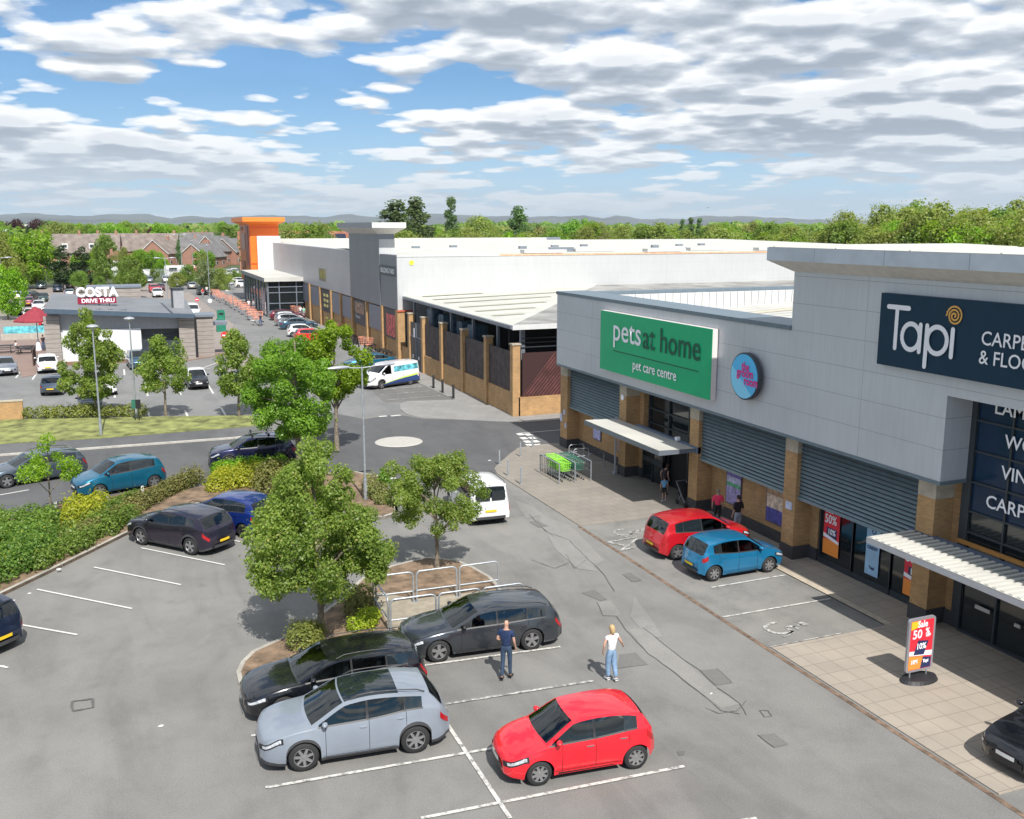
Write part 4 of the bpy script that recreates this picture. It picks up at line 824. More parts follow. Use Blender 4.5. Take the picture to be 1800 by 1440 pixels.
mb = MB(); mb.box(-4.05, -.65, 99.9, 100.0, 5.42, 6.0); part(mb, 'sign_board', MAR, t)
text('lettering', 'DRIVE THRU', (-3.72, 99.88, 5.54), (1, 0, 0), (0, 0, 1), .52, SIGNW, t, depth=.0, bold=.014, xs=1.0)
mb = MB(); mb.tube([(-3.4, 100.1, 5.4), (-3.4, 100.1, 4.9)], .05); mb.tube([(-2.2, 100.1, 5.4), (-2.2, 100.1, 4.9)], .05); mb.tube([(-1.3, 100.1, 5.4), (-1.3, 100.1, 4.9)], .05); mb.box(-4.0, -.7, 100.0, 100.1, 6.0, 6.14); part(mb, 'bracket', DARKM, t)
# ================================================================ VEHICLES
def paint(name, col, metal=.35, rough=.3, coat=1.0):
    m = bpy.data.materials.new(name); m.use_nodes = True; b = bsdf(m); nt = m.node_tree
    tc = N(nt, 'ShaderNodeTexCoord'); n = N(nt, 'ShaderNodeTexNoise', i_Scale=1.6, i_Detail=4.0); nt.links.new(tc.outputs['Object'], n.inputs['Vector'])
    nt.links.new(ramp(nt, n.outputs[0], [(.3, tuple(c*.93 for c in col)), (.7, tuple(min(1, c*1.06) for c in col))]), b.inputs['Base Color'])
    b.inputs['Metallic'].default_value = metal; b.inputs['Roughness'].default_value = rough; b.inputs['Coat Weight'].default_value = coat; b.inputs['Coat Roughness'].default_value = .04
    return m
TRIM = mat('black_trim', (.018, .018, .02), .45, var=0); PLAST = mat('grey_plastic', (.045, .045, .048), .6, var=.1)
CARGLASS = mat('car_glass', (.012, .018, .022), .03, 0, .8, var=0); 
def clear_glass():
    m = bpy.data.materials.new('car_glass_clear'); m.use_nodes = True; nt = m.node_tree; L = nt.links.new; nt.nodes.remove(nt.nodes['Principled BSDF']); o_ = nt.nodes['Material Output']
    tr = N(nt, 'ShaderNodeBsdfTransparent'); tr.inputs[0].default_value = (.30, .35, .36, 1); gl = N(nt, 'ShaderNodeBsdfGlossy', i_Roughness=.02); gl.inputs[0].default_value = (.95, 1, 1, 1)
    fr = N(nt, 'ShaderNodeFresnel', i_IOR=1.75); mx = N(nt, 'ShaderNodeMixShader'); L(fr.outputs[0], mx.inputs[0]); L(tr.outputs[0], mx.inputs[1]); L(gl.outputs[0], mx.inputs[2]); L(mx.outputs[0], o_.inputs[0]); return m
CARCLEAR = clear_glass(); SEATM = mat('car_seat', (.06, .06, .065), .8, var=.1)
TYRE = mat('tyre_rubber', (.022, .022, .023), .8, var=.1)
ALLOY = mat('alloy_rim', (.42, .42, .43), .35, .8, var=0); ALLOYD = mat('rim_dark', (.03, .03, .033), .5, .3, var=0)
CHROME = mat('chrome', (.7, .7, .72), .15, 1, var=0); LAMPW = mat('headlamp', (.55, .58, .62), .12, .3, .8, var=.25, nscale=14); LAMPR = mat('tail_lamp', (.38, .008, .012), .15, 0, .8, var=.2, nscale=10)
PLATEY = mat('plate_yellow', (.75, .52, .02), .5, var=0); PLATEW = mat('plate_white', (.72, .72, .70), .5, var=0); UNDER = mat('underbody_black', (.008, .008, .008), .9, var=0)

def ip(tab, x):
    if x <= tab[0][0]: return tab[0][1]
    for (a, va), (b, vb) in zip(tab, tab[1:]):
        if x <= b:
            t = (x-a)/(b-a); return va+(vb-va)*t
    return tab[-1][1]
def smooth_tab(tab, n=3):                   # Catmull-Rom refine, keeps the ends
    out = []
    P = [tab[0]]+list(tab)+[tab[-1]]
    for i in range(1, len(P)-2):
        p0, p1, p2, p3 = P[i-1:i+3]
        for k in range(n):
            t = k/n
            x = p1[0]+(p2[0]-p1[0])*t
            m1 = (p2[1]-p0[1])/max(p2[0]-p0[0], 1e-3); m2 = (p3[1]-p1[1])/max(p3[0]-p1[0], 1e-3)
            h = p2[0]-p1[0]; lim = 3*abs(p2[1]-p1[1])/max(h, 1e-3)
            if (p2[1]-p1[1])*(p1[1]-p0[1]) <= 0: m1 = 0
            if (p3[1]-p2[1])*(p2[1]-p1[1]) <= 0: m2 = 0
            m1 = max(-lim, min(lim, m1)); m2 = max(-lim, min(lim, m2))
            y = (2*t**3-3*t**2+1)*p1[1]+(t**3-2*t**2+t)*h*m1+(-2*t**3+3*t**2)*p2[1]+(t**3-t**2)*h*m2
            out.append((x, y))
    out.append(tab[-1]); return out

# body types. x runs from the nose (0) to the tail (L). top: centre line, belt: shoulder line, hw: half width in plan
TYPES = {
 'hatch': dict(L=3.6, W=1.60, wb=2.40, fo=.70, R=.30, top=[(0,.60),(.03,.68),(.12,.76),(.45,.90),(.80,.985),(.90,1.0),(1.55,1.40),(1.75,1.455),(2.3,1.485),(2.9,1.45),(3.22,1.37),(3.30,1.33),(3.50,.98),(3.55,.80),(3.6,.62)],
   belt=[(0,.55),(.12,.66),(.5,.80),(.9,.90),(2.2,.95),(3.1,1.02),(3.5,.97),(3.6,.6)], hw=[(0,.60),(.05,.80),(.15,.90),(.35,.965),(.8,.99),(2.8,1.0),(3.3,.97),(3.48,.90),(3.6,.70)],
   cowl=.92, wtop=1.60, rtop=3.24, rbot=3.50, win=(1.02, 3.12), pil=[(2.05, .05), (2.80,.02)], doors=(1.25,2.07,2.9)),
 'suv': dict(L=4.42, W=1.84, wb=2.665, fo=.90, R=.355, top=[(0,.70),(.03,.82),(.12,.92),(.5,1.02),(1.0,1.09),(1.12,1.11),(1.85,1.50),(2.1,1.565),(2.6,1.60),(3.3,1.57),(3.85,1.50),(3.98,1.46),(4.26,1.10),(4.34,.95),(4.42,.70)],
   belt=[(0,.62),(.12,.80),(.5,.93),(1.1,1.01),(2.6,1.06),(3.5,1.14),(4.2,1.10),(4.42,.68)], hw=[(0,.62),(.05,.82),(.16,.92),(.4,.975),(.9,.995),(3.4,1.0),(4.0,.96),(4.25,.90),(4.42,.72)],
   cowl=1.14, wtop=1.92, rtop=3.96, rbot=4.24, win=(1.28, 3.75), pil=[(2.42,.055),(3.32,.03)], doors=(1.42,2.45,3.35), clad=.085, rails=True),
 'estate': dict(L=4.72, W=1.85, wb=2.87, fo=.86, R=.34, top=[(0,.60),(.03,.70),(.12,.78),(.6,.90),(1.2,.985),(1.32,1.0),(2.10,1.36),(2.35,1.415),(2.9,1.44),(3.7,1.41),(4.3,1.34),(4.40,1.30),(4.62,.98),(4.67,.82),(4.72,.62)],
   belt=[(0,.54),(.12,.66),(.6,.80),(1.3,.90),(2.8,.94),(3.9,.98),(4.58,.97),(4.72,.6)], hw=[(0,.60),(.05,.80),(.16,.90),(.4,.965),(.9,.99),(3.6,1.0),(4.3,.96),(4.56,.90),(4.72,.72)],
   cowl=1.34, wtop=2.16, rtop=4.36, rbot=4.61, win=(1.5, 4.18), pil=[(2.66,.05),(3.60,.04)], doors=(1.55,2.68,3.62), rails=True),
 'saloon': dict(L=4.6, W=1.80, wb=2.75, fo=.84, R=.32, top=[(0,.58),(.03,.68),(.12,.76),(.6,.88),(1.15,.96),(1.25,.98),(2.0,1.34),(2.3,1.41),(2.8,1.43),(3.2,1.39),(3.4,1.33),(4.0,1.05),(4.1,1.02),(4.5,.98),(4.56,.86),(4.6,.62)],
   belt=[(0,.54),(.12,.66),(.6,.79),(1.2,.88),(2.8,.93),(3.9,.96),(4.5,.93),(4.6,.6)], hw=[(0,.60),(.05,.80),(.16,.90),(.4,.965),(.9,.99),(3.6,1.0),(4.2,.96),(4.48,.90),(4.6,.70)],
   cowl=1.27, wtop=2.06, rtop=3.36, rbot=4.02, win=(1.45, 3.72), pil=[(2.52,.05),(3.42,.03)], doors=(1.5,2.55,3.45)),
 'mpv': dict(L=4.05, W=1.76, wb=2.6, fo=.80, R=.315, top=[(0,.64),(.03,.74),(.12,.83),(.5,.97),(.85,1.05),(.95,1.08),(1.70,1.50),(1.95,1.56),(2.5,1.595),(3.2,1.56),(3.62,1.48),(3.72,1.44),(3.93,1.05),(3.99,.85),(4.05,.64)],
   belt=[(0,.58),(.12,.72),(.5,.87),(1.0,.96),(2.4,1.01),(3.4,1.08),(3.9,1.03),(4.05,.62)], hw=[(0,.60),(.05,.80),(.16,.90),(.4,.97),(.9,.99),(3.2,1.0),(3.7,.97),(3.92,.90),(4.05,.72)],
   cowl=.98, wtop=1.76, rtop=3.68, rbot=3.92, win=(1.1, 3.5), pil=[(1.42,.03),(2.32,.05),(3.15,.03)], doors=(1.4,2.35,3.2)),
 'van': dict(L=4.97, W=1.98, wb=2.93, fo=.98, R=.335, top=[(0,.70),(.04,.92),(.14,1.06),(.55,1.20),(.85,1.28),(1.60,1.78),(1.85,1.90),(2.4,1.96),(3.5,1.975),(4.7,1.95),(4.86,1.90),(4.93,1.10),(4.97,.65)],
   belt=[(0,.62),(.14,.90),(.5,1.02),(.9,1.10),(1.9,1.12),(4.8,1.12),(4.97,.62)], hw=[(0,.64),(.05,.82),(.16,.91),(.4,.97),(.9,.99),(4.5,1.0),(4.88,.97),(4.97,.90)],
   cowl=.88, wtop=1.66, rtop=4.87, rbot=4.92, win=(1.08, 2.02), pil=[], doors=(1.2,2.08,3.2), tum=.14, norear=True),
 'smallvan': dict(L=4.4, W=1.79, wb=2.68, fo=.88, R=.315, top=[(0,.66),(.04,.84),(.14,.95),(.55,1.06),(.95,1.14),(1.70,1.66),(1.95,1.76),(2.5,1.81),(3.5,1.815),(4.2,1.80),(4.31,1.76),(4.37,1.1),(4.40,.60)],
   belt=[(0,.60),(.14,.82),(.5,.95),(1.0,1.04),(2.2,1.08),(4.2,1.10),(4.40,.60)], hw=[(0,.62),(.05,.82),(.16,.91),(.4,.97),(.9,.99),(4.0,1.0),(4.34,.98),(4.40,.93)],
   cowl=.98, wtop=1.78, rtop=4.315, rbot=4.36, win=(1.15, 4.1), pil=[(2.15,.06),(3.2,.06)], doors=(1.3,2.15,3.2), tum=.12, rails=True),
}
def make_car(label, cat='car', kind='hatch', loc=(0, 0), heading=0.0, mats=None, group='cars parked on the retail park', detail=2, **kw):
    """heading: world direction (radians) in which the nose points"""
    S = dict(TYPES[kind]); S.update(kw); s_ = kw.get('scale', 1.0)
    pm = mats; L_, W2, R = S['L'], S['W']/2, S['R']
    top, belt, hwt = smooth_tab(S['top'], 3), smooth_tab(S['belt'], 3), smooth_tab(S['hw'], 3)
    xw = (S['fo'], S['fo']+S['wb']); Ra = R+.055; tum = S.get('tum', .30); bow = S.get('bow', .13); crown = .05
    name = S.get('name', {'van': 'parked_van', 'smallvan': 'parked_van'}.get(kind, 'parked_car'))
    GL = CARCLEAR if (detail > 1 and kind not in ('smallvan',)) else CARGLASS
    root = thing(name, label, cat, (loc[0], loc[1], .005), heading+pi, group)
    cx = L_/2
    zt = lambda x: ip(top, x); zs = lambda x: min(ip(belt, x), zt(x)-.012); W = lambda x: ip(hwt, x)*W2
    def zbot(x):
        base = .19+.10*max(0, 1-x/.35)+.12*max(0, 1-(L_-x)/.30)
        for c in xw:
            d = abs(x-c)
            if d < Ra: base = max(base, R+.0+sqrt(max(0, Ra*Ra-d*d)))
        return base
    def ze(x): return max(zs(x), zt(x)-crown)
    def ysurf(x, z):
        w = W(x); sz = zs(x)
        if z <= sz:
            t = max(0, min(1, (z-.2)/(sz-.2))); f = ip([(0, .93), (.12, .965), (.35, .995), (.6, 1.0), (.85, .985), (1, .955)], t); y = w*f
            for c in xw:
                d = sqrt((x-c)**2+(z-R)**2)
                if d < Ra+.14: y += .022*max(0, 1-(d-Ra)/.14)**.7
            return y
        return w*.955-.012-(z-sz)*tum-.10*max(0, (z-sz)-.3)**1.5
    xs = set([0, .015, .04, .08, .13, .2, .3])
    for c in xw:
        for k in range(0, 13 if detail > 1 else 9):
            n_ = 12 if detail > 1 else 8; xs.add(round(c-Ra*cos(pi*k/n_), 4))
        xs.add(round(c-Ra-.002, 4)); xs.add(round(c+Ra+.002, 4))
    step = .12 if detail > 1 else .26
    k = .35
    while k < L_-.05: xs.add(round(k, 3)); k += step
    for q in (S['cowl'], S['wtop'], S['rtop'], S['rbot'], L_-.02, L_-.06, L_-.1, L_-.16, L_-.24, L_): xs.add(q)
    for a in S['win']: xs.add(a)
    for a, w_ in S['pil']: xs.add(a-w_/2-.0); xs.add(a+w_/2)
    for a in np.linspace(S['rtop'], S['rbot'], 6): xs.add(float(a))
    for a in np.linspace(S['cowl'], S['wtop'], 7): xs.add(float(a))
    if S.get('sunroof'):
        for a in S['sunroof']: xs.add(a)
    xs = sorted(xs); keep = [xs[0]]
    must = set([S['cowl'], S['wtop'], S['rtop'], S['rbot'], L_, *S['win']]+[a-w_/2 for a, w_ in S['pil']]+[a+w_/2 for a, w_ in S['pil']]+list(S.get('sunroof', ())))
    for x in xs[1:]:
        if x-keep[-1] < .009 and x not in must: continue
        keep.append(x)
    xs = keep
    va = [0, 'c', .3, .5, .7, .86, .95, 1] if detail > 1 else [0, 'c', .5, .85, 1]
    clad = S.get('clad', .03)
    cols = [0, .05, .085, .2, .45, .75, 1.0] if detail > 1 else [0, .07, .3, .65, 1.0]     # fraction in from the roof edge to the centre line
    grid = []; tags = None
    for x in xs:
        ring = []
        zb_, sz, et, tt = zbot(x), zs(x), ze(x), zt(x)
        if zb_ > sz-.03: zb_ = sz-.03
        for v in va:
            z = zb_+min(clad, (sz-zb_)*.25) if v == 'c' else zb_+(sz-zb_)*v
            ring.append((x, ysurf(x, z), z))
        pilw = .055
        hB = et-sz
        wbz, wtz = sz+min(.035, hB*.4), et-min(.05, hB*.4)
        for z in (wbz, (wbz+wtz)/2, wtz, et):
            ring.append((x, ysurf(x, z+1e-5), z))
        yE = ysurf(x, et+1e-5) if hB > 1e-4 else W(x)*.955-.012
        for c in cols[1:]:
            y = yE*(1-c); q = 1-(1-c)**2.6
            ring.append((x, y, et+(tt-et)*q))
        # bowed in plan so that the nose, screen and tail are rounded
        out = []
        bw = bow*max(0, 1-x/.9) if x < .9 else 0
        if S['cowl']-.35 < x < S['wtop']+.3: bw = max(bw, bow*.9*min(1, (x-S['cowl']+.35)/.35)*min(1, (S['wtop']+.3-x)/.3)) if x < S['wtop']+.3 else bw
        br = .10*max(0, 1-(L_-x)/.55) if kind not in ('van', 'smallvan') else .03*max(0, 1-(L_-x)/.3)
        for (X, y, z) in ring:
            t = max(0, 1-(y/(W2*.97))**2); X2 = X-bw*t+br*t
            out.append((X2-cx, y, z))
        grid.append(out)
    nr = len(grid[0]); nva = len(va); iB = nva; iE = nva+3
    # classify faces
    parts = {}
    def addf(key, quad): parts.setdefault(key, []).append(quad)
    sr = S.get('sunroof')
    for i in range(len(xs)-1):
        xm = (xs[i]+xs[i+1])/2
        for j in range(nr-1):
            q = (grid[i][j], grid[i+1][j], grid[i+1][j+1], grid[i][j+1])
            key = 'body'
            if j == 0 and (S.get('clad') or detail > 1): key = 'lower_trim' if S.get('clad') else 'body'
            hB = ze(xm)-zs(xm)
            if nva <= j < iE-0 and j < nva+2 and hB > .10 and S['win'][0] < xm < S['win'][1]:
                key = 'side_window'
                for a, w_ in S['pil']:
                    if a-w_/2 < xm < a+w_/2: key = 'pillar'
                if key == 'side_window':
                    key += str(sum(1 for a, w_ in S['pil'] if xm > a))
            elif nva-1 <= j < iE and hB > .07 and S['win'][0]-.05 < xm < S['win'][1]+.02 and j == nva-1: key = 'pillar'
            if j >= iE+2 if detail > 1 else j >= iE+1:
                if S['cowl'] < xm < S['wtop']: key = 'windscreen'
                elif S['rtop'] < xm < S['rbot'] and not S.get('norear'): key = 'rear_window'
                elif sr and sr[0] < xm < sr[1]: key = 'sunroof'
                elif S.get('blackroof') and S['wtop'] <= xm <= S['rtop']: key = 'roof_panel'
            elif S.get('whiteroof') and j >= iE-1 and S['cowl'] < xm < S['rtop']: key = 'roof_panel'
            addf(key, q)
    if S.get('whiteroof'):
        pass
    # end caps
    ring0, ring1 = grid[0], grid[-1]
    def capfaces(ring, key):
        c = MB(); n = len(ring); full = list(ring)+[(p[0], -p[1], p[2]) for p in reversed(ring) if abs(p[1]) > 1e-6]
        parts.setdefault(key, []); parts[key+'_cap'] = parts.get(key+'_cap', [])+[full]
    capfaces(ring0, 'body'); capfaces(ring1, 'body')
    mt = {'body': pm, 'lower_trim': PLAST, 'pillar': TRIM, 'windscreen': GL, 'rear_window': GL, 'sunroof': CARGLASS, 'roof_panel': S.get('roofmat', TRIM)}
    def emit(name, quads, material, caps=(), mirror='both', sm=38):
        mb = MB(); idx = {}; vs_, fs = [], []
        def vi(p):
            k = (round(p[0], 5), round(p[1], 5), round(p[2], 5))
            if k not in idx: idx[k] = len(vs_); vs_.append(k)
            return idx[k]
        for q in quads:
            for sgn in ((1, -1) if mirror == 'both' else ((1,) if mirror == 'l' else (-1,))):
                f = [vi((p[0], p[1]*sgn, p[2])) for p in q]
                if sgn < 0: f.reverse()
                g_ = []
                for t in f:
                    if t not in g_: g_.append(t)
                if len(g_) > 2: fs.append(tuple(g_))
        for c in caps:
            g_ = []
            for p in c:
                t = vi(p)
                if t not in g_: g_.append(t)
            fs.append(tuple(g_))
        mb.add(vs_, fs); return mb.build(name, material, root, sm)
    emit('body', parts['body'], pm, parts.get('body_cap', []))
    for key in list(parts):
        if key in ('body', 'body_cap'): continue
        if key.startswith('side_window'):
            for sd in 'lr': emit('side_window', parts[key], GL if key.endswith(('0', '1')) or kind == 'van' else CARGLASS, mirror=sd, sm=60)
        elif key in ('pillar', 'lower_trim') and parts[key]:
            for sd in 'lr': emit('window_surround' if key == 'pillar' else key, parts[key], mt.get(key, pm), mirror=sd, sm=60)
        elif parts[key]: emit(key, parts[key], mt.get(key, pm), sm=60)
    # dark inner body
    mb = MB(); iw = W2-.26; mb.box(-cx+.12, cx-.12, -iw, iw, .20, .60)
    mb.box(xw[0]+Ra+.02-cx, xw[1]-Ra-.02-cx, -W2*.94, W2*.94, .21, .30); mb.build('underbody', UNDER, root)
    if GL is CARCLEAR:                      # cabin
        xd = S['cowl']; mb = MB(); mb.box(xd+.02-cx, xd+.42-cx, -W2*.80, W2*.80, .60, zs(xd)-.02); mb.build('dashboard', TRIM, root)
        z0 = zs(S['wtop'])
        for x0 in (S['wtop']+.28, S['wtop']+1.18):
            if x0+.5 > S['rtop']: continue
            for yy in (.36, -.36):
                mb = MB(); rings = []
                for zz, w_, dx in ((.42, .22, -.5), (.55, .24, -.5), (.60, .24, 0), (z0-.05, .23, .08), (z0+.12, .20, .13), (z0+.15, .12, .14), (z0+.34, .11, .18), (z0+.37, .08, .18)):
                    d_ = .12 if zz > .58 else .55; rings.append([(x0+dx-cx+a*d_/2+(.0 if zz > .58 else .25), yy+b*w_, zz) for a, b in ((-1, -1), (1, -1), (1, 1), (-1, 1))])
                mb.rings(rings, True); mb.build('seat', SEATM, root, 40)
        mb = MB(); c_ = (xd+.55-cx, -.36, z0-.02); mb.tube([(c_[0]+.05*sin(a), c_[1]+.18*cos(a), c_[2]+.16*sin(a)) for a in [2*pi*k/16 for k in range(17)]], .016, 6); mb.build('steering_wheel', TRIM, root)
    # wheels
    rimm = S.get('rim', ALLOY); ns = S.get('spokes', 5)
    for xc in xw:
        for sd in (1, -1):
            yo = sd*(W2-.015)
            n_ = 28 if detail > 1 else 16
            mb = MB(); tw = .2
            mb.lathe([(R*.66, 0), (R*.70, .0), (R*.94, -.006), (R, -.03), (R, -tw+.03), (R*.94, -tw), (R*.5, -tw)], (0, 0, 0), 'y', n_, 0, False)
            if sd < 0: mb.v = [(v[0], -v[1], v[2]) for v in mb.v]
            w_ = mb.build('wheel', TYRE, root, 50, (xc-cx, yo, R)); w_.name = 'wheel'
            mb = MB(); rr = R*.68
            mb.lathe([(rr, -.004), (rr*.93, .0), (rr*.88, -.02), (rr*.86, -.07), (.001, -.07)], (0, 0, 0), 'y', n_, 1, False)
            mb.m = [0 if k < 2*n_ else 1 for k in range(len(mb.m))]
            for k in range(ns):
                for da in ((-.13, .13) if S.get('split') else (0,)):
                    a = 2*pi*k/ns+.3+da; ca, sa = cos(a), sin(a); wd = (.055 if ns <= 5 else .038)*(.6 if S.get('split') else 1)
                    p = [(rr*.12*ca-wd*sa, -.012, rr*.12*sa+wd*ca), (rr*.12*ca+wd*sa, -.012, rr*.12*sa-wd*ca), (rr*.9*ca+wd*.8*sa, -.006, rr*.9*sa-wd*.8*ca), (rr*.9*ca-wd*.8*sa, -.006, rr*.9*sa+wd*.8*ca)]
                    mb.add(p+[(q[0], q[1]-.03, q[2]) for q in p], [(0, 1, 2, 3), (4, 7, 6, 5), (0, 4, 5, 1), (1, 5, 6, 2), (2, 6, 7, 3), (3, 7, 4, 0)], 0)
            mb.lathe([(.05, -.05), (.05, -.006), (0, -.002)], (0, 0, 0), 'y', 10, 0)
            if sd < 0: mb.v = [(v[0], -v[1], v[2]) for v in mb.v]
            r_ = mb.build('rim', [rimm, ALLOYD], w_, 40)
    # patches that follow the body side
    def bowx(x, y):
        bw = bow*max(0, 1-x/.9) if x < .9 else 0; br = (.10*max(0, 1-(L_-x)/.55) if kind not in ('van', 'smallvan') else .03*max(0, 1-(L_-x)/.3))
        t = max(0, 1-(y/(W2*.97))**2); return x-bw*t+br*t-cx
    def side_patch(name, x0, x1, lo, hi, m, off=.008, sides=(1, -1), nx=8, nz=3, par=root):
        for sd in sides:
            mb = MB(); rows = []
            for i in range(nx+1):
                x = x0+(x1-x0)*i/nx; zl, zh = ip(lo, x) if isinstance(lo, list) else lo, ip(hi, x) if isinstance(hi, list) else hi
                rows.append([(bowx(x, ysurf(x, zl+(zh-zl)*j/nz))-(off if x < .3 else (-off if x > L_-.3 else 0)), sd*(ysurf(x, zl+(zh-zl)*j/nz)+off), zl+(zh-zl)*j/nz) for j in range(nz+1)])
            mb.rings(rows, False, 0, False); mb.build(name, m, par, 60)
    def front_patch(name, y0, y1, z0, z1, m, back=False, off=.012, ny=8):
        mb = MB(); rows = []; x = L_ if back else 0.0
        for i in range(ny+1):
            y = y0+(y1-y0)*i/ny; px = bowx(x, y)+(off if back else -off)
            rows.append([(px, y, z0), (px, y, z1)])
        mb.rings(rows, False, 0, False)
        return mb.build(name, m, root, 60)
    hl = S.get('hl', ([(0, zt(0)-.10), (.35, zs(.35)-.12)], [(0, zt(0)-.01), (.35, zs(.35)-.01)], .42))
    if detail > 0:
        side_patch('headlight', .0, hl[2]+.03, [(a, b-.015) for a, b in hl[0]], [(a, b+.012) for a, b in hl[1]], TRIM, .005)
        for hd_ in [o for o in root.children if o.name.startswith('headlight')][:2]: pass
        side_patch('headlight_lens', .04, hl[2]-.02, [(a, b+.02) for a, b in hl[0]], [(a, b-.014) for a, b in hl[1]], LAMPW, .010)
        tl = S.get('tl', (L_-.02-.22, L_-.01, .72, .98)); zmax = lambda x: min(tl[3], zs(x)-.02)
        x1_ = tl[1]-.035; side_patch('tail_light', tl[0], x1_, [(tl[0], min(tl[2]+.10, zmax(tl[0])-.06)), (x1_, min(tl[2], zmax(x1_)-.12))], [(tl[0], zmax(tl[0])), (x1_, zmax(x1_))], LAMPR)
        yc = W(0)*.93; z0 = zbot(0)
        front_patch('grille', -yc*.62, yc*.62, z0+.26, zt(0)-.09, TRIM)
        front_patch('lower_grille', -yc*.85, yc*.85, z0+.03, z0+.20, TRIM)
        if not S.get('noplate'):
            front_patch('number_plate', -.24, .24, z0+.19, z0+.29, PLATEW, off=.02)
            front_patch('number_plate', -.25, .25, .50 if kind not in ('van', 'smallvan') else .62, .60 if kind not in ('van', 'smallvan') else .72, PLATEY, True, .02)
    if detail > 1:
        front_patch('rear_bumper', -W(L_)*.8, W(L_)*.8, zbot(L_)+.0, zbot(L_)+.12, PLAST, True, .01)
        mb = MB()                                            # shut lines
        for sd in (1, -1):
            for xd in S['doors']:
                z0 = zbot(xd)+.1; z1 = zs(xd)
                pts = [(xd-cx, sd*(ysurf(xd, z0+(z1-z0)*k/6)+.002), z0+(z1-z0)*k/6) for k in range(7)]
                mb.tube(pts, .0055, 4)
            x0, x1 = S['doors'][0], S['doors'][-1]; z0 = .30
            if S['doors'][-1] < xw[1]+.0: mb.tube([(x-cx, sd*(ysurf(x, z0)+.002), z0) for x in np.linspace(xw[0]+Ra+.03, xw[1]-Ra-.03, 8)], .004, 4)
        xh = S['cowl']-.03
        mb.tube([(bowx(xh, y)-.0, y, zt(xh)+.004-(zt(xh)-zs(xh))*(abs(y)/W(xh))**2.6) for y in np.linspace(-W(xh)*.85, W(xh)*.85, 11)], .014, 4)
        for yw, yl in ((.1, .62), (-.55, .05)):
            mb.tube([(bowx(S['cowl']+.03, yy)+dx_, yy, zt(S['cowl']+.03+dx_)+.012-(zt(S['cowl'])-zs(S['cowl']))*(abs(yy)/W(S['cowl']))**2.6*.8) for yy, dx_ in ((yw, .0), ((yw+yl)/2, .05), (yl, .10))], .012, 4)
        mb.build('shut_lines', UNDER, root)
        for sd in (1, -1):
            for xd in S['doors'][1:][:2]:
                xh = xd-.14; zh = zs(xh)-.13; yh = ysurf(xh, zh)
                mb = MB(); mb.rings([[(xh-cx-.09+.18*t, sd*(yh+.012+.016*sin(pi*t)), zh+dz) for dz in (-.014, .014)]+[(xh-cx-.09+.18*t, sd*(yh-.01), zh+dz) for dz in (.014, -.014)] for t in (0, .15, .5, .85, 1)], True); mb.build('door_handle', pm if not S.get('handle') else S['handle'], root, 40)
    # mirrors
    if detail > 0:
        xm = S['win'][0]+.12; zm = zs(xm)+.09
        for sd in (1, -1):
            mb = MB(); y0 = ysurf(xm, zm)-.01
            for (dx, dy, r1) in ((0, 0, 0),): pass
            rings = []
            for t in np.linspace(0, 1, 6):
                w_ = sin(pi*(.15+.75*t)); yy = y0+.05+.19*t
                rings.append([(xm-cx+.02+.075*w_*cos(a)-.03*t, sd*yy, zm+.03+.065*w_*sin(a)) for a in [2*pi*k/10 for k in range(10)]])
            mb.rings(rings, True); mb.tube([(xm-cx, sd*(y0-.02), zm-.02), (xm-cx, sd*(y0+.1), zm+.01)], .02, 6, 0)
            mb.build('wing_mirror', S.get('mirror', pm), root, 60)
    if S.get('rails') and detail > 0:
        for sd in (1, -1):
            x0, x1 = S['wtop']+.12, S['rtop']-.12
            mb = MB(); mb.tube([(x-cx, sd*(ysurf(x, ze(x)+1e-5)-.05), zt(x)+.012+(.035 if 0 < k < 9 else -.02)) for k, x in enumerate(np.linspace(x0, x1, 10))], .014, 6); mb.build('roof_rail', S.get('railm', TRIM), root, 60)
    root['_geo'] = 0
    del root['_geo']
    S['root'] = root; S['side_patch'] = side_patch; S['front_patch'] = front_patch; S['ysurf'] = ysurf; S['cx'] = cx; S['zt'] = zt; S['zs'] = zs; S['xw'] = xw
    return S
def heading_px(a, b):                        # direction on the ground from picture point a (tail) to b (nose)
    A, B_ = g(*a), g(*b); return atan2(B_.y-A.y, B_.x-A.x)
def ground_car(rear_px, front_px, kind, side, **kw):
    """places a car from the ground contacts of the two wheels nearest the camera; side=+1 when those are its left wheels"""
    S = TYPES[kind]; fo = kw.get('fo', S['fo']); wb = kw.get('wb', S['wb']); L_ = kw.get('L', S['L']); W_ = kw.get('W', S['W'])
    A, B_ = g(*rear_px), g(*front_px); d = (B_-A).normalized(); left = Vector((-d.y, d.x, 0))
    mid = (A+B_)/2; c = mid - left*side*(W_/2-.10); off = (fo+wb/2)-L_/2      # wheel midpoint sits off behind the body centre
    c = c + d*off
    return dict(loc=(c.x, c.y), heading=atan2(d.y, d.x))
P_GREY = paint('paint_ceramic_grey', (.215, .245, .29), .0, .35); P_RED = paint('paint_signal_red', (.72, .008, .022), .0, .3); P_BLACK = paint('paint_black', (.006, .007, .010), .2, .25)
P_DGREY = paint('paint_daytona_grey', (.055, .062, .072), .6, .28); P_RED2 = paint('paint_deep_red', (.50, .008, .016), .15, .3); P_BLUE = paint('paint_azure', (.012, .20, .40), .45, .3)
P_PURP = paint('paint_aubergine', (.022, .016, .035), .5, .3); P_COB = paint('paint_cobalt', (.008, .03, .20), .4, .3); P_TEAL = paint('paint_teal_blue', (.008, .15, .26), .55, .3)
P_INK = paint('paint_ink_blue', (.010, .010, .055), .5, .25); P_GUN = paint('paint_gunmetal', (.085, .11, .14), .6, .3); P_WHITE = paint('paint_white', (.74, .745, .75), .0, .35)
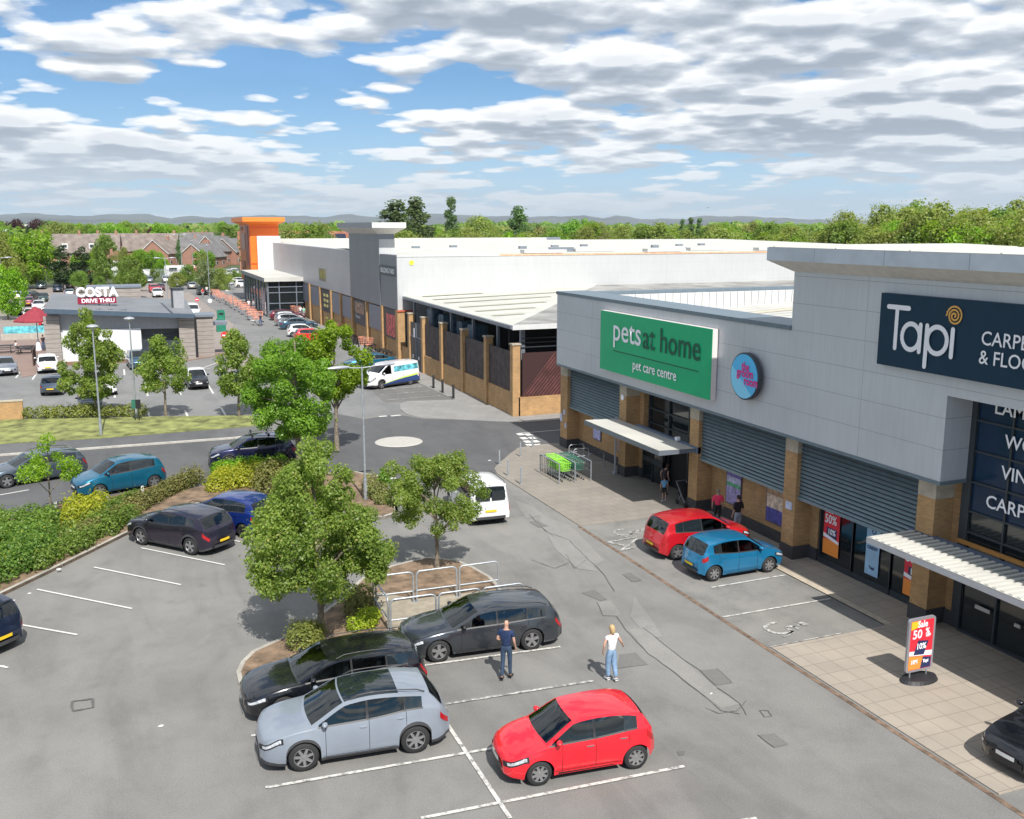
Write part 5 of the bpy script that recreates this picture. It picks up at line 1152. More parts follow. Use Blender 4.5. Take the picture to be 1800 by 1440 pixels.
P_STEELB = paint('paint_steel_blue', (.05, .11, .17), .5, .3); P_SILV = paint('paint_silver', (.32, .34, .37), .7, .35); P_GREEN = paint('paint_dark_green', (.012, .045, .035), .4, .3); P_MARO = paint('paint_maroon', (.12, .015, .03), .3, .3)
P_NAVYC = paint('paint_navy', (.012, .02, .05), .4, .3)
# --- the near cars
q = ground_car((730, 1322), (535, 1354), 'suv', 1)
c = make_car('pale grey crossover with a black glass roof parked in the foreground', 'car', 'suv', mats=P_GREY, sunroof=(1.95, 3.2), spokes=7, split=False, rim=ALLOY, group='cars parked in the foreground', **q)
q = ground_car((1115, 1350), (948, 1379), 'hatch', 1)
make_car('bright red small hatchback parked alone in the foreground bay', 'car', 'hatch', mats=P_RED, spokes=8, group='cars parked in the foreground', handle=CHROME, **q)
q = ground_car((932, 1142), (773, 1163), 'estate', 1)
make_car('dark grey metallic estate car beside the standing man', 'car', 'estate', mats=P_DGREY, spokes=5, split=True, mirror=TRIM, railm=TRIM, group='cars parked in the foreground', **q)
# black estate: only its far front wheel shows, placed from its nose and bay direction
a = heading_px((737, 1172), (500, 1213)); c0 = g(572, 1222)
make_car('black estate car between the pale grey crossover and the dark grey estate', 'car', 'estate', mats=P_BLACK, loc=(c0.x+.25, c0.y-.15), heading=a, spokes=5, tl=(4.52, 4.755, .75, 1.25), group='cars parked in the foreground')
q = ground_car((1178, 986), (1300, 968), 'mpv', -1, wb=2.615)
make_car('red compact car parked facing the pet store beside a blue hatchback', 'car', 'mpv', mats=P_RED2, spokes=5, group='cars parked at the shop fronts', **q)
q = ground_car((1253, 1022), (1350, 1006), 'hatch', -1, wb=2.42, W=1.64)
make_car('bright blue small hatchback parked facing the shops beside a red car', 'car', 'hatch', mats=P_BLUE, spokes=7, tl=(3.36, 3.56, .72, .98), group='cars parked at the shop fronts', **q)
q = ground_car((344, 976), (251, 957), 'mpv', 1, L=4.16, wb=2.6, fo=.86)
make_car('dark purple hatchback with plastic arches parked nose to the hedge', 'car', 'suv', mats=P_PURP, L=4.42, spokes=5, group='cars parked along the hedge', loc=q['loc'], heading=q['heading'], split=True)
q2 = ground_car((421, 946), (352, 930), 'mpv', 1)
make_car('blue compact car parked beyond the dark purple hatchback', 'car', 'mpv', mats=P_COB, spokes=9, rim=ALLOYD, group='cars parked along the hedge', loc=q2['loc'], heading=q['heading'])
c0 = g(-72, 1128); make_car('dark hatchback cut off by the left edge of the picture', 'car', 'mpv', mats=P_NAVYC, loc=(c0.x, c0.y), heading=q['heading']+.04, group='cars parked along the hedge', rim=ALLOY)
c0 = g(1882, 1322); make_car('black saloon with a star badge at the right edge of the picture', 'car', 'saloon', mats=P_BLACK, loc=(c0.x, c0.y), heading=RAD(184), group='cars parked at the shop fronts', name='parked_car')
# --- on the main road
q = ground_car((266, 858), (181, 873), 'mpv', 1)
TEALCAR = make_car('teal blue compact car driving on the road behind the young tree', 'car', 'mpv', mats=P_TEAL, spokes=5, group='cars driving on the main road', name='moving_car', **q)
q = ground_car((487, 818), (411, 824), 'suv', 1, wb=2.65)
cq = make_car('ink blue crossover with roof bars approaching on the road', 'car', 'suv', mats=P_INK, spokes=5, group='cars driving on the main road', name='moving_car', loc=q['loc'], heading=q['heading'], clad=.05)
mb = MB()
for x in (2.15, 3.0):
    y = cq['ysurf'](x, cq['zt'](x)-.05)-.05; z = cq['zt'](x)+.1; mb.tube([(x-cq['cx'], -y, z), (x-cq['cx'], y, z)], .022, 6)
    for s in (1, -1): mb.box(x-cq['cx']-.05, x-cq['cx']+.05, s*y-.04, s*y+.04, z-.1, z+.06)
mb.build('roof_bars', TRIM, cq['root'])
q = ground_car((112, 842), (20, 857), 'saloon', 1)
make_car('gunmetal grey estate car on the road cut off at the left edge', 'car', 'estate', mats=P_GUN, spokes=5, group='cars driving on the main road', name='moving_car', **q)
# --- vans
q = ground_car((726, 676), (665, 685), 'van', 1)
v = make_car('white van with blue side graphics parked by the builders yard', 'van', 'van', mats=P_WHITE, spokes=6, rim=ALLOY, group='vans on the retail park', clad=.16, **q)
sp = v['side_patch']; root = v['root']
sp('livery', 1.15, 4.86, [(1.15, .22), (1.3, .30), (4.86, .36)], [(1.15, .36), (2.3, .56), (3.3, .68), (4.86, .82)], mat('livery_navy', (.03, .06, .20), .35, var=0), .006, (1, -1), 12)
sp('livery', 1.25, 4.86, [(1.25, .38), (2.3, .565), (3.3, .69), (4.86, .83)], [(1.25, .42), (3.3, .80), (3.9, .86), (4.86, .98)], mat('livery_lime', (.55, .72, .10), .35, var=0), .006, (1, -1), 12)
sp('livery', 2.3, 4.75, [(2.3, 1.22), (4.75, 1.30)], [(2.3, 1.66), (4.75, 1.74)], mat('livery_sky', (.12, .42, .62), .3, var=.5, nscale=2.2), .006, (1, -1), 10)
c0 = g(864, 912)
v = make_car('white small van with tinted rear doors behind the second tree', 'van', 'smallvan', mats=P_WHITE, loc=(14.05, 39.3), heading=RAD(87), group='vans on the retail park', railm=TRIM, tl=(4.22, 4.395, .80, 1.12), detail=2)
v['front_patch']('rear_door_glass', -.64, -.04, 1.12, 1.55, CARGLASS, True, .004); v['front_patch']('rear_door_glass', .04, .64, 1.12, 1.55, CARGLASS, True, .004)
# ================================================================ PLANTS
def leaf_mesh(name, P, Nn, size, aspect=.62, seed=1, fold=.0):
    """every leaf a small rhombus at P with normal Nn"""
    rng = np.random.default_rng(seed); n = len(P)
    Nn = Nn/np.maximum(np.linalg.norm(Nn, axis=1, keepdims=True), 1e-6)
    r = rng.normal(size=(n, 3)); T = np.cross(Nn, r); T /= np.maximum(np.linalg.norm(T, axis=1, keepdims=True), 1e-6); Bn = np.cross(Nn, T)
    s = size[:, None]; a = T*s*.5; b = Bn*s*.5*aspect; c = Nn*s*.12
    V = np.empty((n, 4, 3)); V[:, 0] = P-a; V[:, 1] = P-b+c; V[:, 2] = P+a; V[:, 3] = P+b+c
    me = bpy.data.meshes.new(name); me.vertices.add(4*n); me.loops.add(4*n); me.polygons.add(n)
    me.vertices.foreach_set('co', V.reshape(-1)); me.loops.foreach_set('vertex_index', np.arange(4*n, dtype=np.int32))
    me.polygons.foreach_set('loop_start', np.arange(0, 4*n, 4, dtype=np.int32)); me.polygons.foreach_set('loop_total', np.full(n, 4, dtype=np.int32))
    me.update(calc_edges=True); return me
def cloud(lobes, n, seed, shell=.45, up=.5, rand=.8, flat=1.0):
    """points and normals spread through the lobes (x, y, z, r)"""
    rng = np.random.default_rng(seed); L_ = np.array(lobes, float); w = L_[:, 3]**2; k = rng.choice(len(L_), n, p=w/w.sum())
    d = rng.normal(size=(n, 3)); d /= np.linalg.norm(d, axis=1, keepdims=True); r = (shell+(1-shell)*rng.random(n)**.6)
    r *= 1+.18*np.sin(d[:, 0]*7+k)*np.sin(d[:, 1]*6+k*2)
    out_ = rng.random(n) < .16; r = np.where(out_, r*rng.uniform(1.0, 1.45, n), r)
    P = L_[k, :3]+d*(r*L_[k, 3])[:, None]*np.array([1, 1, flat]); Nn = d+np.array([0, 0, up])+rng.normal(size=(n, 3))*rand
    return P, Nn
LM = {'maple': leaf_mat('leaf_maple', (.14, .22, .045), (.265, .35, .08), (.37, .34, .13), vary=.15, transl=.5),
      'bright': leaf_mat('leaf_bright', (.12, .24, .016), (.26, .40, .03), (.32, .45, .05)),
      'deep': leaf_mat('leaf_deep', (.11, .22, .03), (.21, .37, .045), (.29, .43, .06), vary=.5),
      'olive': leaf_mat('leaf_olive', (.19, .235, .06), (.30, .345, .10), (.36, .36, .15), vary=.6),
      'mid': leaf_mat('leaf_mid', (.11, .18, .04), (.21, .30, .065), (.26, .34, .08), vary=.6),
      'dark': leaf_mat('leaf_dark', (.025, .05, .022), (.05, .085, .035), transl=.2),
      'poplar': leaf_mat('leaf_poplar', (.08, .14, .06), (.16, .235, .105), (.22, .28, .16)),
      'copper': leaf_mat('leaf_copper', (.055, .02, .025), (.10, .04, .045), transl=.25),
      'yellow': leaf_mat('leaf_yellow', (.24, .29, .03), (.44, .47, .05), (.55, .53, .08)),
      'grey': leaf_mat('leaf_grey', (.15, .21, .10), (.26, .33, .18), (.5, .52, .42)),
      'hedge': leaf_mat('leaf_hedge', (.08, .14, .03), (.17, .26, .055), (.36, .36, .06)),
      'brown': leaf_mat('leaf_brown', (.14, .135, .05), (.23, .225, .08), (.16, .22, .05), transl=.2)}
BARK = mat('bark', (.20, .165, .125), .9, var=.3, nscale=8, bump=.6, bscale=30)
def limbs(mb, base, top_z, r0, lobes, seed, n=10):
    rnd = random.Random(seed); b = Vector(base); segs = 6; pts = [Vector((b.x+rnd.uniform(-.02, .02)*i, b.y+rnd.uniform(-.02, .02)*i, b.z+(top_z-b.z)*i/segs)) for i in range(segs+1)]
    mb.tube(pts, [r0*(1.25 if i == 0 else 1)*(1-.75*i/segs) for i in range(segs+1)], 9)
    for l in sorted(lobes, key=lambda q: -q[3])[:n]:
        t = Vector(l[:3]); z0 = max(b.z+(top_z-b.z)*.30, min(t.z-.4*(Vector((t.x, t.y))-Vector((b.x, b.y))).length-.1, top_z*.9)); k = min(segs, max(1, int((z0-b.z)/(top_z-b.z)*segs))); s = pts[k]
        m = s.lerp(t, .5)+Vector((0, 0, .12*(t-s).length)); mb.tube([s, m, t], [r0*.42, r0*.28, r0*.08], 6)
def tree(name, label, base, lobes, n, size, lm, seed, r0=.09, trunk_top=None, group=None, up=.5, shell=.45, nl=10, cat='tree'):
    t = thing(name, label, cat, base, 0, group)
    P, Nn = cloud(lobes, n, seed, shell, up); rng = np.random.default_rng(seed+5)
    me = leaf_mesh('crown', P, Nn, size*(0.6+.8*rng.random(n)), seed=seed); me.materials.append(LM[lm] if isinstance(lm, str) else lm)
    o = bpy.data.objects.new('crown', me); COL.objects.link(o); o.parent = t
    mb = MB(); zt = max(l[2] for l in lobes); limbs(mb, (0, 0, 0), trunk_top or zt*.92, r0, lobes, seed, nl); mb.build('trunk', BARK, t, 50)
    return t
def crown_lobes(prof, n, seed, rr, hole=.0):
    """lobes inside a crown outline: prof = [(z, radius)], lobe radius rr"""
    rnd = random.Random(seed); out = []; zs_ = [p[0] for p in prof]
    for i in range(n*20):
        if len(out) >= n: break
        z = rnd.uniform(zs_[0], zs_[-1]); R_ = ip(prof, z)
        if rnd.random() > (R_/max(p[1] for p in prof))**1.3+.1: continue
        a = rnd.uniform(0, 2*pi); q = R_*sqrt(rnd.uniform(.05, 1)); r = rnd.uniform(.7, 1.25)*rr
        q = max(0, min(q, R_-r*.35)); c = (q*cos(a), q*sin(a), z, r)
        if all((c[0]-o[0])**2+(c[1]-o[1])**2+(c[2]-o[2])**2 > (.55*rr)**2 for o in out): out.append(c)
    return out
# --- the three near trees
b = g(565, 1130)
tree('parking_tree', 'tallest near tree with an egg shaped yellow green crown beside the black estate car', (b.x, b.y, .08), crown_lobes([(1.75, .9), (2.1, 1.9), (2.8, 2.25), (3.6, 1.95), (4.6, 1.3), (5.6, .8), (6.3, .25)], 135, 11, .33), 60000, .092, 'maple', 11, .115, 5.9, 'trees planted in the car park')
b = g(768, 1002)
tree('parking_tree', 'small near tree with a broad low crown behind the tubular hoops', (b.x, b.y, .08), [(*p[:3], p[3]) for p in crown_lobes([(1.7, 1.1), (2.2, 1.75), (2.9, 1.85), (3.6, 1.4), (4.3, .5)], 66, 23, .29)]+[(-1.55, .3, 3.9, .32), (.9, 0, 4.15, .3)], 26000, .085, 'maple', 23, .085, 3.6, 'trees planted in the car park')
b = g(528, 862)
tree('parking_tree', 'large bright green tree behind the lamp post at the road junction', (b.x, b.y, .1), [(x, y+.4, z, r) for x, y, z, r in crown_lobes([(2.6, .9), (3.6, 1.9), (4.6, 2.4), (5.8, 2.1), (6.6, 1.4), (7.1, .5)], 70, 31, .44)], 34000, .12, 'deep', 31, .15, 7.2, 'trees planted in the car park')
b = g(590, 800)
tree('parking_tree', 'yellow green tree showing bright behind the large green tree', (b.x+.2, b.y+.6, .1), [(x, y, z, r) for x, y, z, r in crown_lobes([(3.2, 1.0), (4.2, 1.9), (5.4, 2.1), (6.5, 1.4), (7.3, .5)], 50, 37, .42)], 17000, .15, 'bright', 37, .14, 7.0, 'trees planted in the car park')
b = g(92, 918)
tree('young_tree', 'thin young tree with a flat sparse crown by the road', (b.x, b.y, .1), [(x*.55, y*.5, z, r*.8) for x, y, z, r in crown_lobes([(1.9, 1.6), (2.3, 2.4), (2.6, 1.7), (3.0, .5), (3.9, .35)], 22, 41, .34)]+[(1.0, 0, 2.15, .3), (-.9, 0, 2.3, .3), (.15, 0, 3.6, .3)], 3000, .10, 'bright', 41, .05, 3.6, 'trees planted in the car park')
for (px, py, prof, n, lab, sd) in ((170, 735, [(1.5, 1.2), (2.4, 2.1), (3.6, 2.0), (5.0, 1.5), (6.2, .8), (7.0, .25)], 15000, 'tall cone shaped green tree in front of the cafe white wall', 51),
        (292, 735, [(1.8, 1.1), (2.4, 1.7), (3.2, 1.6), (4.2, 1.1), (5.2, .4)], 8000, 'round green tree left of the black and white car in front of the cafe window', 53),
        (421, 735, [(1.5, .8), (2.4, 1.4), (3.6, 1.35), (4.8, .9), (5.8, .3)], 8000, 'green tree on the verge end nearest the mini roundabout', 57)):
    b = g(px, py); L_ = crown_lobes(prof, 70, sd, .38)
    if px == 292: L_ += [(1.1, 0, 4.4, .4), (1.0, 0, 4.9, .35), (1.2, 0, 3.8, .45)]; 
    tree('parking_tree', lab, (b.x, b.y, .1), L_, n, .17, 'maple', sd, .09, prof[-1][0]*.85, 'trees on the verge by the cafe')
# --- shrubs
def bush(name, label, spots, n, size, lm, seed, group=None, cat='shrub', up=.9):
    """spots in world metres (x, y, z, r), base at the first"""
    x0, y0 = spots[0][0], spots[0][1]
    P, Nn = cloud([(x-x0, y-y0, z, r) for x, y, z, r in spots], n, seed, .75, up, .7); keep = P[:, 2] > .02; P, Nn = P[keep], Nn[keep]
    me = leaf_mesh(name, P, Nn, size*(0.6+.8*np.random.default_rng(seed).random(len(P))), seed=seed); me.materials.append(LM[lm])
    o = bpy.data.objects.new(name, me); COL.objects.link(o); o.location = (x0, y0, .1); return tag(o, label, cat, group)
def along(pts, step, z, r, jit, seed):
    rnd = random.Random(seed); out = []
    for a, b in zip(pts, pts[1:]):
        a, b = Vector(a), Vector(b); n = max(1, int((b-a).length/step))
        for k in range(n):
            p = a.lerp(b, (k+.5)/n); out.append((p.x+rnd.uniform(-jit, jit), p.y+rnd.uniform(-jit, jit), z*rnd.uniform(.8, 1.1), r*rnd.uniform(.8, 1.2)))
    return out
hg = 'shrubs in the bed along the hedge'
def band(c0, c1, k0, k1, rows, z, r, seed):   # between the kerb (lower) and the road edge (upper)
    out = []
    for i in range(rows):
        t = (i+.5)/rows; out += along([c0.lerp(k0, t), c1.lerp(k1, t)], r*1.1, z, r, .15, seed+i)
    return out
A0, A1, A2, A3 = g(-60, 1065), g(100, 985), g(228, 915), Vector((2.6, 45.6, 0))
B0, B1, B2, B3 = g(-60, 925), g(95, 918), g(200, 895), Vector((2.2, 49.8, 0))
bush('laurel_hedge', 'glossy green hedge with yellow flecks at the left edge by the parking kerb', band(A0, A1.lerp(A0, .12), B0.lerp(A0, .45), B1.lerp(A1, .5), 4, .42, .55, 61), 16000, .12, 'hedge', 61, hg, 'hedge')
bush('grey_green_shrub', 'matt grey green shrub behind the glossy hedge at the left edge', band(B0.lerp(A0, .42), B1.lerp(A1, .42), B0, B1, 3, .35, .52, 65), 13000, .11, 'grey' if False else 'mid', 65, hg)
bush('yellow_shrub', 'yellow leaved shrub near the foot of the young tree', band(g(130, 945), g(185, 925), g(120, 915), g(178, 897), 2, .5, .5, 67), 6500, .11, 'yellow', 67, hg)
bush('clipped_hedge', 'long brown green clipped hedge behind the dark purple hatchback', band(g(120, 975), g(228, 917), g(190, 925), g(235, 895), 2, .35, .38, 69)+along([g(228, 912), g(300, 872), g(350, 850)], .42, .32, .42, .1, 71)+along([g(238, 902), g(310, 866), g(345, 846)], .42, .32, .42, .1, 72), 16000, .09, 'brown', 71, hg, 'hedge')
bush('green_shrub', 'mixed green shrub on the kerb side of the long brown hedge', along([g(60, 1010), g(180, 948), g(232, 918)], .5, .35, .42, .12, 93)+along([g(110, 965), g(200, 925)], .5, .4, .45, .12, 94), 9000, .10, 'mid', 93, hg)
bush('clipped_hedge', 'low green hedge joining the yellow shrub to the long brown hedge', along([g(178, 925), g(240, 893)], .5, .4, .45, .15, 73), 4500, .10, 'hedge', 73, hg, 'hedge')
bush('yellow_shrub', 'wide bright yellow shrub between the blue compact car and the crossover on the road', band(Vector((3.2, 46.6, 0)), Vector((6.2, 47.2, 0)), Vector((3.6, 49.0, 0)), Vector((6.8, 49.4, 0)), 3, .22, .50, 75), 11000, .12, 'yellow', 75, hg)
bush('green_shrub', 'fresh green shrub behind the wide yellow shrub by the road', along([Vector((3.6, 50.3, 0)), Vector((7.6, 50.8, 0))], .6, .2, .42, .15, 77), 7000, .12, 'bright', 77, hg)
bush('brown_shrub', 'dull brown green shrub at the tip of the bed by the lamp post', [(g(665, 880).x, g(665, 880).y, .35, .5), (g(655, 872).x, g(655, 872).y, .5, .5), (g(672, 890).x, g(672, 890).y, .3, .35)], 3500, .08, 'brown', 79, hg)
bush('green_shrub', 'mixed green shrub under the tall near tree beside the blue compact car', band(Vector((5.2, 44.8, 0)), Vector((7.6, 43.2, 0)), Vector((6.2, 48.2, 0)), Vector((8.4, 47.6, 0)), 3, .6, .7, 81), 9000, .12, 'brown', 81, hg)
b = g(676, 876); tree('sapling', 'tiny dark leaved sapling on the bare soil by the lamp post', (b.x, b.y, .1), [(0, 0, .95, .3), (.1, 0, .7, .25), (-.05, 0, 1.2, .18)], 900, .09, 'deep', 83, .025, 1.0, None, nl=2)
b = g(645, 1108); bush('yellow_shrub', 'small yellow shrub in the island beside the hoops', [(b.x, b.y, .25, .35), (b.x-.4, b.y-.1, .2, .25), (b.x+.2, b.y+.1, .35, .25)], 2200, .08, 'yellow', 85, 'shrubs in the near island')
b = g(533, 1142); bush('green_shrub', 'small rounded olive shrub beside the black estate car windscreen', [(b.x, b.y, .3, .5), (b.x+.3, b.y+.2, .3, .4)], 2600, .08, 'olive', 87, 'shrubs in the near island')
b = g(628, 1085); bush('brown_shrub', 'dry brown shrub in the shade under the tallest near tree', [(b.x, b.y, .3, .45), (b.x+.3, b.y+.5, .35, .45)], 2200, .09, 'brown', 89, 'shrubs in the near island')
bush('box_hedge', 'low clipped hedge along the top of the grass verge', along([g(45, 738), g(255, 733)], .6, .35, .45, .1, 91), 7000, .13, 'olive', 91, None, 'hedge')
# --- far trees: a few shapes, each copied with its own place, height and leaf shade
def proto(prof, nl, seed, rr, n, size, lm, r0, up=.6):
    L_ = crown_lobes(prof, nl, seed, rr); P, Nn = cloud(L_, n, seed, .6, up, .6)
    me = leaf_mesh('crown', P, Nn, size*(0.6+.8*np.random.default_rng(seed).random(n)), seed=seed); me.materials.append(LM[lm])
    mb = MB(); limbs(mb, (0, 0, 0), prof[-1][0]*.8, r0, L_, seed, 5); o = mb.build('trunk', BARK); tm = o.data; bpy.data.objects.remove(o); return me, tm
ROUND = [(2, 2.2), (4, 4.0), (6.5, 4.4), (9, 3.2), (10.5, 1.2)]; TALL = [(2, 1.5), (5, 2.6), (9, 2.4), (13, 1.4), (15, .4)]; SCRUB = [(0.4, 3.2), (2.5, 4.6), (5, 4.2), (7, 2.4), (8, 1.0)]; COL_ = [(1, .9), (4, 1.6), (10, 1.5), (15, .9), (18, .25)]
PR = {'round_mid': proto(ROUND, 30, 101, 1.3, 7000, .42, 'mid', .22), 'round_olive': proto(ROUND, 30, 102, 1.3, 7000, .42, 'olive', .22), 'round_bright': proto(ROUND, 30, 103, 1.3, 7000, .42, 'bright', .22),
      'scrub_olive': proto(SCRUB, 34, 104, 1.3, 8000, .36, 'olive', .15), 'scrub_mid': proto(SCRUB, 34, 105, 1.3, 8000, .36, 'mid', .15), 'tall_dark': proto(TALL, 30, 106, 1.1, 3000, .6, 'dark', .2),
      'tall_poplar': proto(TALL, 34, 107, 1.1, 4000, .5, 'poplar', .2), 'column': proto(COL_, 40, 108, .9, 4500, .5, 'poplar', .2), 'copper': proto(ROUND, 28, 109, 1.3, 2800, .62, 'copper', .2), 'round_grey': proto(ROUND, 28, 110, 1.3, 3200, .6, 'grey', .2), 'round_dark': proto(ROUND, 28, 111, 1.3, 3200, .62, 'deep', .2),
      'scrub_brown': proto(SCRUB, 34, 112, 1.2, 7000, .36, 'brown', .15)}
HT = {'round': 11, 'scrub': 8.6, 'tall': 15.5, 'column': 18.5, 'copper': 11}
def far_tree(kind, x, y, h, wide=1.0, label=None, group=None, rnd=random.Random(9)):
    for _ in range(60):                      # nothing grows inside the stores
        if (18 < x < 126 and 84 < y < 196) or (18 < x < 86 and 50 < y < 90) or (18 < x < 58 and -5 < y < 58): x *= 1.03; y *= 1.03; h = CAM_H-(CAM_H-h)*1.03
        else: break
    me, tm = PR[kind]; s = h/HT[kind.split('_')[0]]
    t = thing('tree', label, 'tree', (x, y, 0), rnd.uniform(0, 6.28), group); t.scale = (s*wide, s*wide, s)
    for nm, m in (('crown', me), ('trunk', tm)):
        o = bpy.data.objects.new(nm, m); COL.objects.link(o); o.parent = t
    return t
def at(px, dist):                            # ground position along the sight line through column px, dist metres out
    d = FW*FPX+RT*(px-900); d.z = 0; d.normalize(); return d.x*dist, d.y*dist
def h_for(y_top, dist, px=900):              # height whose top appears at row y_top
    d = FW*FPX+RT*(px-900)-UP*(y_top-720); k = dist/sqrt(d.x**2+d.y**2); return CAM_H+d.z*k
for k, px, yt, dist, w, lab in (('tall_poplar', 700, 350, 330, 1.9, 'tall broad poplar left of the column shaped poplar above the store roof'), ('tall_poplar', 735, 345, 345, 1.6, 'second tall broad poplar directly beside the column shaped one'), ('column', 797, 337, 330, 1.0, 'narrow column shaped poplar standing alone above the roof'),
        ('tall_poplar', 912, 361, 360, 1.5, 'round topped poplar right of the column shaped one'), ('column', 1189, 380, 420, .9, 'leftmost of three small dark poplars in the far wood'), ('column', 1203, 377, 420, 1.0, 'middle one of three small dark poplars in the far wood'), ('column', 1218, 378, 425, 1.0, 'rightmost of three small dark poplars in the far wood'),
        ('round_bright', 85, 403, 225, 1.05, 'large bright green round tree beyond the far car park'), ('tall_dark', 130, 432, 215, 1.3, 'left dark pine in front of the brick terrace'), ('tall_dark', 165, 434, 215, 1.3, 'right dark pine in front of the brick terrace'), ('round_mid', 205, 414, 225, .65, 'slim pale green tree in front of the terrace, right of the pines'),
        ('round_olive', 30, 425, 215, 1.0, 'olive tree at the left edge behind the far lamp post'), ('round_bright', 30, 462, 150, .8, 'yellow green car park tree by the far left lamp post'), ('round_mid', 248, 452, 185, .9, 'green tree in the car park beyond the COSTA sign'), ('round_grey', 375, 458, 195, .9, 'grey green tree left of the orange tower'),
        ('copper', 60, 384, 700, 1.2, 'dark copper tree on the far left skyline'), ('copper', 95, 384, 760, 1.2, 'second dark copper tree on the far left skyline'), ('copper', 291, 397, 560, 1.1, 'dark copper tree above the brick terrace'), ('round_bright', 310, 390, 420, 1.0, 'bright green round tree between the terrace and the gabled houses'), ('round_bright', 172, 392, 620, 1.3, 'bright tree above the terrace roof'), ('round_dark', 412, 393, 480, .9, 'green tree just left of the orange tower top'),
        ('tall_poplar', 332, 420, 300, .6, 'slim grey green poplar between the brick gables'), ('round_bright', 295, 440, 290, .9, 'bright green tree in front of the first brick gable'), ('round_dark', 265, 440, 295, 1.0, 'dark green tree in front of the terrace end'), ('round_olive', 372, 443, 290, .6, 'small olive tree before the second brick gable'),
        ('round_mid', 0, 398, 300, 1.2, 'mid green tree at the far left edge behind the lamp post'), ('copper', 830, 404, 330, .7, 'small copper leaved bush below the column poplar'), ('round_bright', 1165, 402, 215, .9, 'bright green bush tree rising behind the white side wall')):
    x, y = at(px, dist); far_tree(k, x, y, max(3, h_for(yt, dist, px)), w, lab, 'trees beyond the stores')
rw = random.Random(77)
yt_tab = [(1340, 398), (1400, 384), (1450, 356), (1490, 372), (1540, 348), (1590, 352), (1640, 350), (1700, 346), (1760, 343), (1830, 343), (2100, 340)]
wl_ = 'leafy tree in the dense green wood behind the shop roofs'; wg = 'trees of the wood behind the shops'
for i in range(96):
    px = 1290+rw.random()*760; dist = rw.choice((120, 140, 165, 190, 220, 250))*rw.uniform(.92, 1.1); top_y = ip(yt_tab, px)
    back = (dist-110)/150; ty = top_y+(1-min(1, back))*rw.uniform(25, 60)+rw.uniform(0, 14)
    x, y = at(px, dist); far_tree(rw.choice(('scrub_olive', 'scrub_olive', 'round_olive', 'scrub_olive', 'scrub_mid', 'round_mid', 'round_bright')), x, y, max(5.5, h_for(ty, dist, px)), rw.uniform(.75, 1.0), wl_, wg)
for i in range(110):
    px = 470+rw.random()*900; dist = 215+rw.random()**1.3*420; ty = rw.gauss(400, 7)+(8 if dist < 300 else 0)
    if px > 1000: ty -= 2
    x, y = at(px, dist); far_tree(rw.choice(('scrub_olive', 'round_olive', 'scrub_mid', 'round_mid', 'round_bright', 'round_dark', 'scrub_olive', 'scrub_brown')), x, y, max(6, h_for(ty, dist, px)), rw.uniform(.8, 1.15), 'leafy tree in the middle wood seen over the hardware store roof', 'trees of the middle wood')
for i in range(72):
    px = -60+rw.random()*560; dist = 420+rw.random()**1.2*520; ty = rw.gauss(399, 5)
    x, y = at(px, dist); far_tree(rw.choice(('round_olive', 'round_mid', 'round_bright', 'round_dark', 'scrub_mid', 'tall_dark')), x, y, max(7, h_for(ty, dist, px)), rw.uniform(.9, 1.3), 'leafy tree in the belt beyond the brick houses', 'trees beyond the houses')
for i in range(22):
    px = -40+rw.random()*480; dist = 205+rw.random()*40; x, y = at(px, dist)
    far_tree(rw.choice(('scrub_mid', 'scrub_mid', 'round_mid', 'scrub_olive')), x, y, rw.uniform(2.2, 4.5 if px > 60 else 7), 1.1, 'low bushy tree along the boundary of the far car park', 'bushes along the far boundary')
for i in range(12):
    px = -60+rw.random()*120; dist = 200+rw.random()*80; x, y = at(px, dist); far_tree(rw.choice(('round_mid', 'round_olive', 'scrub_brown')), x, y, rw.uniform(8, 12), 1.0, 'tall leafy tree at the left end of the far boundary', 'trees at the left of the far boundary')
for i in range(16):
    px = 128+rw.random()*300; dist = 268+rw.random()*45; x, y = at(px, dist)
    far_tree(rw.choice(('round_mid', 'round_bright', 'round_dark', 'round_olive')), x, y, rw.uniform(4.5, 7.5), .95, 'garden tree standing in front of the brick houses', 'garden trees before the houses')
# distant woodland to the foot of the hills, one mass
rng = np.random.default_rng(4)
def woodland(name, n, d0, d1, h0, h1, size, lm, label, seed, a0=-34, a1=36):
    rng = np.random.default_rng(seed); ang = np.radians(21.9+rng.uniform(a0, a1, n)); dist = d0+(d1-d0)*rng.random(n)**1.5
    cl = rng.normal(size=n)*.0; k = 5; cx = dist*np.sin(ang); cy = dist*np.cos(ang); h = rng.uniform(h0, h1, n)*(1+.25*np.sin(cx*.011)*np.cos(cy*.007))
    P = np.repeat(np.stack([cx, cy, h*.6], 1), 26, 0); d = rng.normal(size=P.shape); d /= np.linalg.norm(d, axis=1, keepdims=True); d[:, 2] = np.abs(d[:, 2])*1.1-.35
    R_ = np.repeat(h*.62, 26)[:, None]; P = P+d*R_*np.array([1, 1, .62]); Nn = d+np.array([0, -.2, .6])+rng.normal(size=P.shape)*.5
    me = leaf_mesh(name, P, Nn, size*(.6+.8*rng.random(len(P))), .8, seed); me.materials.append(LM[lm]); o = bpy.data.objects.new(name, me); COL.objects.link(o); return tag(o, label, 'woodland', kind='stuff')
woodland('distant_woodland', 1500, 620, 2000, 9, 14, 4.2, 'mid', 'distant woodland spreading to the skyline', 201)
woodland('distant_woodland', 1300, 700, 3500, 9, 14, 5.0, 'olive', 'paler distant woodland mixed among the darker trees', 202)
woodland('distant_woodland', 1500, 2000, 9000, 12, 22, 14, 'deep', 'farthest dark woodland below the blue hills', 203)
